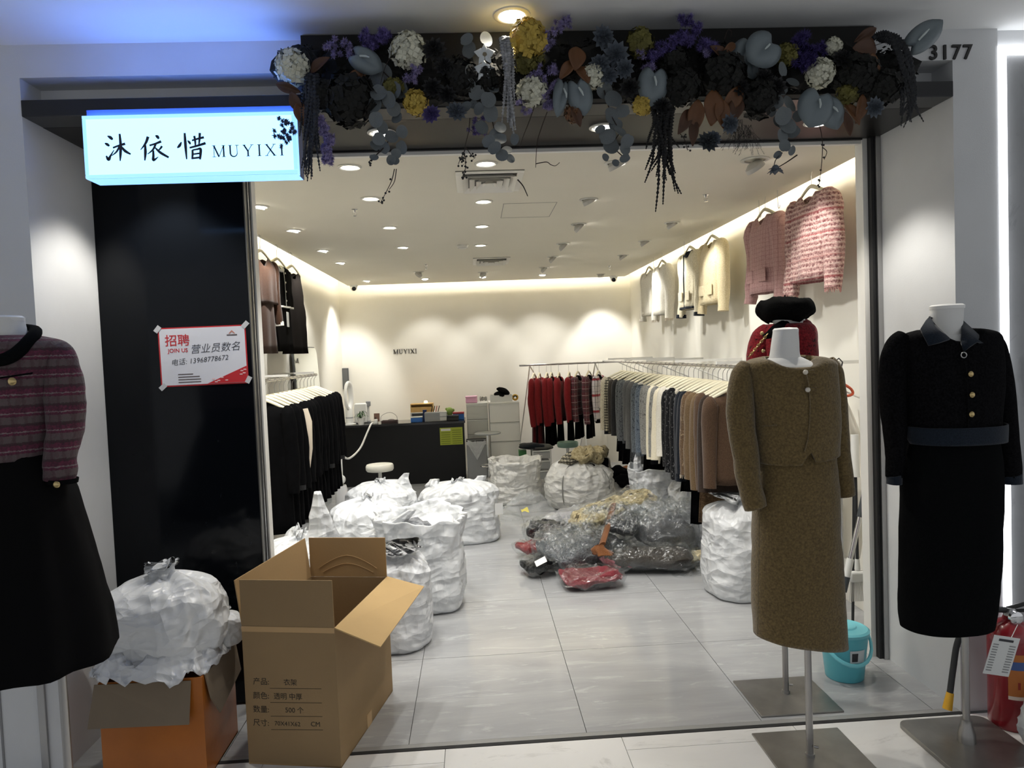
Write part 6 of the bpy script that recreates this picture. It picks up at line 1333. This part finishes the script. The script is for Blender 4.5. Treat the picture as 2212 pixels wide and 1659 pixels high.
# ================================================================ FLOWER GARLAND OVER THE ENTRANCE
rf = random.Random(21)
gd_ = thing('flower_garland', 'long garland of dark artificial flowers and leaves along the black beam', 'garland', (.58, 2.90, 2.72))
GO = Vector(gd_.location)
def gp(px, py, Y=2.84): p = ony(px, py, Y); p.z = min(p.z, 2.925); return p-GO
def sc(px, Y=2.84): return px*Y/FPX
def fixm(mb, name, mat, parent=gd_, **kw): return mb.obj(name, mat, parent, **kw)
m_euc = M('eucalyptus_leaf', srgb(98, 105, 108), .55, var=.12, vs=10); m_ant = M('anthurium_leaf', srgb(108, 119, 125), .5, var=.10, vs=9)
m_amar = M('amaranth_dark', srgb(44, 48, 58), .8, var=.4, vs=60); m_amar2 = M('amaranth_lit', srgb(150, 152, 156), .7, var=.5, vs=60); m_stem = M('twig', srgb(40, 30, 26), .8)  # second tassel tone: dark amaranth with the lamp's light put into its colour
m_hw = M('hydrangea_white', srgb(206, 206, 188), .7, var=.15, vs=20); m_hy = M('hydrangea_yellow', srgb(186, 160, 70), .7, var=.25, vs=20); m_hg = M('hydrangea_olive', srgb(96, 92, 40), .75, var=.3, vs=20); m_hd = M('hydrangea_dark', srgb(14, 15, 12), .85, var=.4, vs=20)
m_lil = M('lilac', srgb(150, 140, 186), .8, var=.2, vs=30); m_lil2 = M('violet', srgb(104, 92, 156), .8, var=.2, vs=30)
m_mag = M('magnolia_leaf', srgb(98, 62, 32), .55, var=.2, vs=12); m_magd = M('magnolia_dark', srgb(74, 46, 28), .6, var=.3, vs=12)
m_suc = M('succulent_grey', srgb(84, 92, 102), .6, var=.15, vs=20); m_sucd = M('succulent_dark', srgb(24, 25, 27), .6, var=.3, vs=20); m_sucp = M('succulent_violet', srgb(76, 66, 118), .6, var=.2, vs=20)
m_fol = M('dark_foliage', srgb(12, 13, 11), .9, var=.4, vs=40)
def facing(tilt=.6):
    """rotation that turns +z of a leaf towards the viewer's side (-y) with a random tilt"""
    return (Matrix.Rotation(PI/2, 4, 'X') @ Euler((rf.uniform(-tilt, tilt), rf.uniform(-tilt, tilt), rf.uniform(0, 2*PI))).to_matrix().to_4x4())
def spiky(c, r, n, w, mb):
    for _ in range(n):
        d = Vector((rf.gauss(0, 1), rf.gauss(0, 1), rf.gauss(0, 1))).normalized(); u = d.orthogonal().normalized()*w
        mb.add([c+u, c-u, c+d*r*rf.uniform(.7, 1.1)], [(0, 1, 2)])
b0, b1 = ony(655, 160, 2.96), ony(1885, 160, 2.96)
MB().box2(Vector((b0.x, 2.945, 2.664))-GO, Vector((b1.x, 2.994, 2.935))-GO).obj('backing_board', M('garland_board', (.006, .006, .0055), .8), gd_, smooth=0)
# dark foliage mass behind everything
for k in range(15):
    px = 655+k*90; py = 165+rf.uniform(-25, 25)-(k*1.2); c = gp(px, py, 2.90); mb = MB().ball(c, sc(44), 14, 9, (1.25, .8, 1.0))
    for i, v in enumerate(mb.v): mb.v[i] = v+(v-c)*.5*fbm((v.x*12, v.y*12, v.z*12))
    for _ in range(260):
        d = Vector((rf.gauss(0, 1.2), rf.gauss(0, .8), rf.gauss(0, 1))).normalized(); p = c+Vector((d.x*1.3, d.y*.75, d.z))*sc(46)*rf.uniform(.8, 1.15)
        if p.z+GO.z > 2.93: continue
        u = Vector((rf.uniform(-1, 1), rf.uniform(-1, 1), rf.uniform(-1, 1))).normalized()*.011; w = u.cross(d)*.8; mb.add([p-u, p+w, p+u, p-w], [(0, 1, 2, 3)])
    fixm(mb, 'foliage_clump', m_fol, smooth=0)
# hydrangea heads
def hydrangea(px, py, r, mat, Y=2.82, n=85):
    c = gp(px, py, Y); R_ = sc(r, Y); mb = MB().ball(c, R_*.8, 14, 10)
    for k in range(n):
        d = Vector((rf.gauss(0, 1), rf.gauss(-.5, 1), rf.gauss(0, 1))).normalized(); o = c+d*R_*rf.uniform(.82, 1.02); u = d.orthogonal().normalized(); w = d.cross(u); a0 = rf.uniform(0, PI); s = R_*.27*rf.uniform(.8, 1.25)
        if o.z+GO.z > 2.93: continue
        for q in range(4):
            a = a0+q*PI/2; e = u*math.cos(a)+w*math.sin(a); f = -u*math.sin(a)+w*math.cos(a); mb.add([o, o+e*s*.6+f*s*.5+d*s*.15, o+e*s*1.15+d*s*.28, o+e*s*.6-f*s*.5+d*s*.15], [(0, 1, 2, 3)])
    return fixm(mb, 'hydrangea', mat, smooth=0)
for a in ((632, 145, 35, m_hw, 2.80), (882, 112, 38, m_hw), (1140, 86, 40, m_hy, 2.77), (1142, 128, 34, m_hg), (1150, 198, 32, m_hw), (898, 222, 26, m_hy), (850, 190, 22, m_hg), (758, 215, 54, m_hd), (700, 205, 34, m_hd), (1382, 92, 30, m_hg), (1283, 165, 26, m_hw), (1388, 228, 22, m_hy), (1770, 158, 30, m_hw), (1800, 100, 18, m_hw), (1850, 165, 46, m_hd), (1905, 190, 40, m_hd), (1560, 160, 48, m_hd), (1640, 215, 40, m_hd), (1470, 190, 40, m_hd), (1000, 170, 36, m_hd), (1055, 170, 30, m_hd), (1830, 205, 24, m_hg), (1240, 245, 20, m_mag), (1700, 120, 26, m_hg), (1455, 130, 30, m_hd)): hydrangea(*a)
# lilac sprays
def lilac(nodes, mat, Y=2.81, puffs=7, rp=9, spread=12):
    mb = MB()
    for px, py in nodes:
        for _ in range(int(puffs*1.7)): spiky(gp(px+rf.uniform(-spread, spread), py+rf.uniform(-spread, spread), Y+rf.uniform(-.03, .03)), sc(rp), 46, .0028, mb)
    return stuff(fixm(mb, 'lilac_spray', mat, smooth=0))
lilac([(790, 75), (815, 88), (800, 108), (830, 75)], m_lil2, rp=11); lilac([(730, 110), (745, 95), (760, 118), (715, 95)], m_lil, puffs=4); lilac([(895, 150), (885, 165), (900, 140)], m_lil, puffs=5)
lilac([(700, 280), (712, 300), (705, 320), (708, 345), (695, 262)], m_lil, spread=9, puffs=8); lilac([(612, 262), (604, 288), (620, 295), (628, 275), (612, 305)], M('lilac_shadow', srgb(84, 96, 130), .8), puffs=4, rp=7, Y=2.80)
lilac([(1205, 60), (1190, 80), (1222, 48), (1180, 95)], m_lil, puffs=6); lilac([(1160, 150), (1170, 175), (1150, 165), (1180, 200), (1185, 225), (1195, 150), (1200, 180)], m_lil, spread=9)
lilac([(1480, 45), (1500, 60), (1470, 80), (1450, 95), (1520, 95), (1430, 105), (1410, 120), (1540, 105), (1490, 90)], m_lil2, puffs=8, rp=11); lilac([(1390, 115), (1400, 135), (1530, 115)], m_lil, puffs=5); lilac([(1735, 75), (1725, 95), (1745, 110), (1720, 125), (1755, 130), (1770, 105), (1730, 140)], M('deep_violet', srgb(64, 52, 116), .8), puffs=9, rp=11)
lilac([(1035, 265), (1040, 285), (1025, 275)], m_lil2, puffs=5, rp=8, Y=2.86); lilac([(1128, 228), (1140, 235)], m_lil, puffs=4, rp=7)
# round leaf strands
_lf = None
def round_leaf(parent, p, r, mat, ry=1.0, tilt=.6):
    global _lf
    if _lf is None:
        vs = [Vector((0, 0, -.10))]; fs = []
        for k, rr in enumerate((.55, 1.0)):
            for i in range(18):
                a = 2*PI*i/18; cut = 1-.16*math.exp(-((a-PI)/.35)**2); vs.append(Vector((rr*math.cos(a)*cut, rr*math.sin(a)*.95, -.10+.16*rr*rr+.03*math.sin(2*a))))
        for i in range(18):
            j = (i+1) % 18; fs += [(0, 1+i, 1+j), (1+i, 19+i, 19+j, 1+j)]
        _lf = MB().add(vs, fs).obj('leaf', mat, parent, smooth=180); o = _lf
    else: o = _lf.copy(); COL.objects.link(o); o.parent = parent
    o.matrix_local = Matrix.Translation(p) @ facing(tilt) @ Matrix.Diagonal((r, r*ry, r, 1)); return o
STR = [[(828, 155, 20), (812, 175, 19), (855, 195, 18), (818, 200, 20), (840, 215, 18), (808, 228, 19), (850, 235, 16), (868, 196, 18), (812, 258, 17), (825, 275, 15), (858, 255, 14), (868, 285, 15), (845, 295, 15), (818, 300, 14), (830, 318, 15), (868, 318, 15), (810, 315, 12), (845, 345, 12), (855, 332, 12), (852, 348, 12), (808, 340, 10)],
 [(1008, 85, 16), (1050, 85, 18), (1013, 108, 18), (1000, 140, 16), (1020, 160, 20), (1010, 180, 18), (1030, 200, 18), (1005, 232, 15), (1022, 225, 10), (1035, 235, 14), (1065, 190, 14), (1055, 215, 18), (1060, 245, 20), (1040, 275, 16), (1070, 290, 16), (1080, 275, 14), (1055, 305, 16), (1068, 320, 16), (1085, 335, 15), (1095, 325, 13), (1102, 342, 12), (1080, 300, 16), (1112, 300, 13)],
 [(1305, 195, 22), (1325, 215, 23), (1345, 240, 17), (1320, 250, 19), (1330, 270, 17), (1312, 295, 19), (1340, 285, 17), (1355, 305, 16), (1320, 315, 20), (1350, 322, 13), (1308, 340, 10), (1350, 342, 12), (1330, 352, 9), (1296, 280, 12)],
 [(1690, 150, 16), (1712, 178, 16), (1690, 195, 12), (1675, 220, 18), (1705, 225, 20), (1692, 250, 20), (1700, 270, 22), (1680, 265, 15), (1690, 295, 18), (1715, 285, 15), (1695, 315, 14), (1710, 325, 11), (1680, 335, 10), (1668, 240, 13), (1725, 250, 14)]]
for st_ in STR:
    ys_ = sorted(st_, key=lambda q: q[1]); stem = fixm(MB().tube([gp(x, y, 2.83) for x, y, r in ys_[::3]], .0025, 5), 'leaf_strand', m_stem)
    for x, y, r in st_: round_leaf(stem, gp(x, y, 2.80+rf.uniform(-.025, .03)), sc(r), m_euc, rf.uniform(.8, 1.0))
# pale orchids on the second strand
def orchid(px, py, r, Y=2.78):
    c = gp(px, py, Y); R_ = sc(r, Y); o = fixm(MB().ball(c, R_*.22, 10, 8), 'orchid', M('orchid_lip', srgb(120, 110, 90), .5))
    for k in range(5):
        a = R(90+72*k); e = Vector((math.cos(a), 0, math.sin(a))); f = Vector((-math.sin(a), 0, math.cos(a))); w = R_*(.42 if k in (1, 4) else .28)
        MB().add([c, c+e*R_*.45+f*w+Vector((0, -.006, 0)), c+e*R_+Vector((0, .004, 0)), c+e*R_*.45-f*w+Vector((0, -.006, 0)), c+e*R_*.5+Vector((0, -.014, 0))], [(0, 1, 4), (1, 2, 4), (2, 3, 4), (3, 0, 4)]).obj('petal', M('orchid_petal', srgb(206, 212, 216), .5), o, smooth=180)
orchid(1047, 118, 24); orchid(1046, 152, 24)
# anthurium hearts
def anthurium(px, py, rw, rh, rot, Y=2.78, tilt=(0, 0)):
    c = gp(px, py, Y); m_ = Matrix.Translation(c) @ Matrix.Rotation(R(tilt[1]), 4, 'Z') @ Matrix.Rotation(R(tilt[0]), 4, 'X') @ Matrix.Rotation(-R(rot), 4, 'Y'); vs = [m_ @ Vector((0, 0, sc(rh)*.35))]; fs = []; n = 30
    for rr in (.35, .7, 1.0):
        for i in range(n):
            a = 2*PI*i/n; x = math.sin(a); z = math.cos(a); lobes = 1-.42*math.exp(-(min(a, 2*PI-a)/.32)**2); tip = 1+.12*math.exp(-((a-PI)/.25)**2)
            vs.append(m_ @ Vector((sc(rw)*x*rr, -.016*math.sin(rr*PI)*abs(x)+.012*rr*rr, sc(rh)*(z*lobes*tip)*rr+sc(rh)*.35*(1-rr))))
    for i in range(n):
        j = (i+1) % n; fs.append((0, 1+i, 1+j))
        for k in (0, 1): fs.append((1+k*n+i, 1+(k+1)*n+i, 1+(k+1)*n+j, 1+k*n+j))
    o = fixm(MB().add(vs, fs), 'anthurium', m_ant, smooth=180, solid=.002)
    MB().tube([m_ @ Vector((0, -.006, sc(rh)*.30)), m_ @ Vector((.004, -.022, -sc(rh)*.02)), m_ @ Vector((.006, -.024, -sc(rh)*.22))], [.004, .0042, .002], 8).obj('spadix', M('spadix', srgb(186, 196, 196), .5), o)
anthurium(788, 128, 27, 36, 62, tilt=(0, 10)); anthurium(1214, 205, 18, 42, -12, tilt=(0, 30)); anthurium(1253, 203, 27, 40, 12); anthurium(1412, 180, 33, 42, -8); anthurium(1652, 104, 40, 38, -55, 2.76); anthurium(1610, 112, 28, 34, -30, 2.81); anthurium(1625, 145, 18, 22, 10, 2.82); anthurium(1995, 78, 27, 48, 128, 2.79, (0, -10)); anthurium(1765, 228, 40, 42, -20, 2.77); anthurium(1798, 240, 30, 36, 20, 2.79); anthurium(1822, 1, 1, 1, 0) if False else None
# amaranth tassels
def tassel(strands, mat, Y=2.80, r=3.3):
    b_ = strands[0][0]; o = fixm(MB().ball(gp(b_[0], b_[1], Y), sc(6), 8, 6), 'amaranth_tassel', mat)
    for s_ in strands:
        P = cat([tuple(gp(x, y, Y+dy)) for x, y, dy in s_], 16); N = len(P)
        MB().tube([Vector(p) for p in P], [sc(r)*(1.5 if k % 2 else .6)*(1-.75*(k/N)**2.5)*rf.uniform(.85, 1.15) for k in range(N)], 6).obj('strand', mat, o, smooth=0)
def drop(x0, y0, x1, y1, wob=4, dy=0.0): return [(x0, y0, rf.uniform(-.02, .02)), (x0+(x1-x0)*.3+rf.uniform(-wob, wob), y0+(y1-y0)*.35, rf.uniform(-.03, .02)), (x0+(x1-x0)*.6+rf.uniform(-wob, wob), y0+(y1-y0)*.7, rf.uniform(-.03, .02)), (x1, y1, rf.uniform(-.03, .02))]
tassel([drop(672+rf.uniform(-14, 14), 165+rf.uniform(-8, 12), 668+rf.uniform(-26, 30), rf.uniform(270, 385)) for _ in range(20)]+[drop(676, 170, 664, 392), drop(680, 170, 672, 388)], m_amar, 2.79)
tassel([drop(1092+rf.uniform(-10, 10), 82+rf.uniform(-4, 12), 1096+rf.uniform(-16, 18), rf.uniform(180, 290)) for _ in range(16)], m_amar2, 2.77, 3.8)
tassel([drop(1418+rf.uniform(-12, 40), 232+rf.uniform(-6, 6), 1430+rf.uniform(-42, 44), rf.uniform(300, 420), 5) for _ in range(20)]+[drop(1430, 240, 1416, 458), drop(1435, 240, 1432, 442)], M('amaranth_black', srgb(22, 22, 24), .85, var=.4, vs=60), 2.80)
tassel([[(1895+rf.uniform(-10, 10), 82+rf.uniform(-6, 6), 0), (1925+rf.uniform(-8, 10), 78+rf.uniform(-6, 14), -.02), (1952+rf.uniform(-10, 18), 120+rf.uniform(-10, 20), -.02), (1968+rf.uniform(-22, 22), 200, -.01), (1970+rf.uniform(-26, 28), rf.uniform(220, 282), 0)] for _ in range(18)], M('amaranth_slate', srgb(40, 42, 46), .85, var=.4, vs=60), 2.80)
# magnolia leaves
def mag(px, py, l, w, rot, mat, Y=2.79, tilt=.35):
    c = gp(px, py, Y); m_ = Matrix.Translation(c) @ Matrix.Rotation(-R(rot), 4, 'Y') @ Euler((rf.uniform(-tilt, tilt), 0, rf.uniform(-tilt, tilt))).to_matrix().to_4x4(); L_ = sc(l)
    def f(u, v):
        hw = sc(w)*math.sin(PI*min(1, v*.97+.015))**.8*(1-.25*v); x = (u-.5)*2; return m_ @ Vector((x*hw, -.012*abs(x)*math.sin(PI*v)+.02*(v-.5)**2, (v-.5)*2*L_))
    fixm(MB().grid(f, 6, 12), 'magnolia_leaf', mat, smooth=180, solid=.0015)
for a in ((622, 190, 26, 12, 250, m_magd), (640, 222, 24, 14, 200, m_magd), (650, 245, 26, 16, 190, m_mag), (690, 140, 26, 13, 300, m_magd), (770, 165, 26, 13, 120, m_mag), (1225, 150, 26, 14, 140, m_mag), (1245, 125, 28, 22, 170, m_mag), (1260, 160, 24, 18, 200, m_mag), (1245, 250, 24, 12, 200, m_magd), (1503, 252, 36, 20, 170, m_mag), (1478, 262, 32, 16, 150, m_magd), (1498, 285, 30, 12, 175, m_magd), (1540, 232, 38, 26, 175, m_mag), (1560, 245, 34, 18, 190, m_mag), (1582, 215, 34, 20, 145, m_mag), (1590, 235, 30, 18, 165, m_magd), (1575, 165, 26, 12, 40, m_mag), (1555, 115, 26, 14, 60, m_magd), (1575, 105, 22, 10, 130, m_mag), (1870, 105, 32, 26, 90, m_magd), (1880, 150, 34, 22, 170, m_mag), (1842, 245, 30, 14, 200, m_mag), (1858, 235, 32, 16, 165, m_mag), (1832, 268, 26, 10, 195, m_magd), (1870, 75, 26, 12, 120, m_magd)): mag(*a)
# succulent rosettes
def rosette(px, py, r, mat, Y=2.79, tilt=.4):
    c = gp(px, py, Y); m_ = Matrix.Translation(c) @ facing(tilt); R_ = sc(r); mb = MB()
    for ring_, (n, rr, h) in enumerate(((11, 1.0, .0), (9, .78, .22), (7, .55, .42), (5, .32, .58))):
        for k in range(n):
            a = 2*PI*k/n+ring_*.3; e = Vector((math.cos(a), math.sin(a), 0)); f = Vector((-e.y, e.x, 0)); w = R_*rr*.26; z0 = Vector((0, 0, R_*h*.5)); z1 = Vector((0, 0, R_*(h+.12)))
            mb.add([m_ @ p for p in (z0, e*R_*rr*.6+f*w+z1, e*R_*rr+z1*1.1, e*R_*rr*.6-f*w+z1, e*R_*rr*.6+z1*.6)], [(0, 1, 4), (1, 2, 4), (2, 3, 4), (3, 0, 4)])
    return fixm(mb, 'succulent', mat, smooth=0)
for a in ((938, 108, 28, m_sucd), (960, 145, 24, m_sucd), (935, 190, 24, m_sucd), (932, 248, 22, m_sucp), (985, 242, 24, m_suc), (965, 205, 22, m_sucd), (1302, 82, 28, m_suc), (1330, 118, 30, m_suc), (1296, 140, 26, m_suc), (1348, 148, 24, m_suc), (1315, 165, 22, m_suc), (1575, 268, 24, m_suc), (1528, 308, 26, M('succulent_slate', srgb(60, 66, 70), .6)), (1540, 300, 20, m_suc), (1888, 232, 24, m_suc), (1675, 190, 26, m_sucd), (1650, 170, 26, m_sucd), (1600, 190, 24, m_sucd), (1360, 190, 24, m_sucd), (1820, 130, 28, m_sucd), (1430, 230, 22, m_sucd)): rosette(*a)
# twigs with berries
def twig(px, r=1.1, berries=0, Y=2.80, sp=7):
    P = [gp(x, y, Y) for x, y in cat([tuple(map(float, q)) for q in px], 5)]; o = fixm(MB().tube(P, [sc(r)*(1-.5*k/len(P)) for k in range(len(P))], 5), 'twig', m_stem)
    for _ in range(berries):
        k = rf.randint(len(P)//3, len(P)-1); c = P[k]+Vector((sc(rf.uniform(-sp, sp)), 0, sc(rf.uniform(-sp, sp)))); MB().ball(c, sc(2.3), 8, 6).obj('berry', m_sucd, o); MB().tube([P[k], c], sc(.5), 4).obj('berry_stalk', m_stem, o)
twig([(1155, 228), (1142, 265), (1130, 295), (1123, 318)]); twig([(1182, 242), (1168, 280), (1160, 310), (1157, 362)]); twig([(1157, 354), (1180, 350), (1190, 356), (1200, 358), (1209, 351)]); twig([(880, 85), (872, 105), (848, 118), (832, 145), (822, 180)]); twig([(878, 100), (873, 140), (878, 165), (860, 190)]); twig([(652, 150), (645, 165), (640, 185)], berries=6)
twig([(1015, 255), (1012, 285), (1006, 310), (1002, 330)]); twig([(1004, 325), (994, 345), (990, 355)], berries=8); twig([(1003, 330), (1006, 352), (1002, 385)], berries=18, sp=9); twig([(1006, 318), (1018, 335), (1026, 342)], berries=5); twig([(852, 365), (846, 390), (834, 415), (822, 438)], berries=8, sp=4); twig([(856, 365), (852, 392), (840, 410)]); twig([(800, 345), (797, 355)], berries=4)
twig([(1118, 388), (1130, 402), (1140, 424)], 1.6); twig([(1770, 270), (1776, 300), (1776, 340), (1772, 380), (1768, 405)], berries=8, sp=4); twig([(1776, 318), (1786, 328), (1780, 345)]); twig([(1690, 330), (1676, 345), (1672, 358)], 1.3); twig([(1722, 335), (1700, 350), (1680, 362)], 1.6); twig([(1565, 85), (1572, 65), (1580, 68), (1578, 80)]); twig([(1000, 122), (985, 140)], .7); twig([(1465, 285), (1478, 300), (1485, 325)], berries=10); twig([(1885, 100), (1910, 92), (1938, 88)], .8)
# asparagus fern sprigs
for bx0, by0, n in ((1592, 258, 26), (1612, 270, 20), (660, 95, 10)):
    mb = MB()
    for _ in range(n):
        a = gp(bx0+rf.uniform(-12, 12), by0, 2.82); b = gp(bx0+rf.uniform(-36, 40), by0+rf.uniform(30, 68), 2.80); mb.tube([a, a.lerp(b, .5)+Vector((.006, 0, 0)), b], .0006, 3)
        for q in range(14):
            c = a.lerp(b, .3+.05*q); d = Vector((rf.uniform(-1, 1), rf.uniform(-.5, .5), rf.uniform(-1, .4)))*.012; u = d.orthogonal().normalized()*.0009; mb.add([c-u, c+u, c+d], [(0, 1, 2)])
    stuff(fixm(mb, 'fern_sprig', m_sucd, smooth=0))
# small upside-down rose
c = gp(1675, 364, 2.80); rs = fixm(MB().ball(c, sc(8), 12, 8), 'hanging_rose', m_suc)
for k in range(9):
    a = 2*PI*k/9; e = Vector((math.cos(a), .6*math.sin(a), rf.uniform(-.5, .1))); f = e.cross(Vector((0, 0, 1))).normalized()
    MB().add([c, c+e*sc(10)+f*sc(8), c+e*sc(18)+Vector((0, 0, -sc(4))), c+e*sc(10)-f*sc(8)], [(0, 1, 2, 3)]).obj('petal', m_suc, rs, smooth=180, solid=.0015)
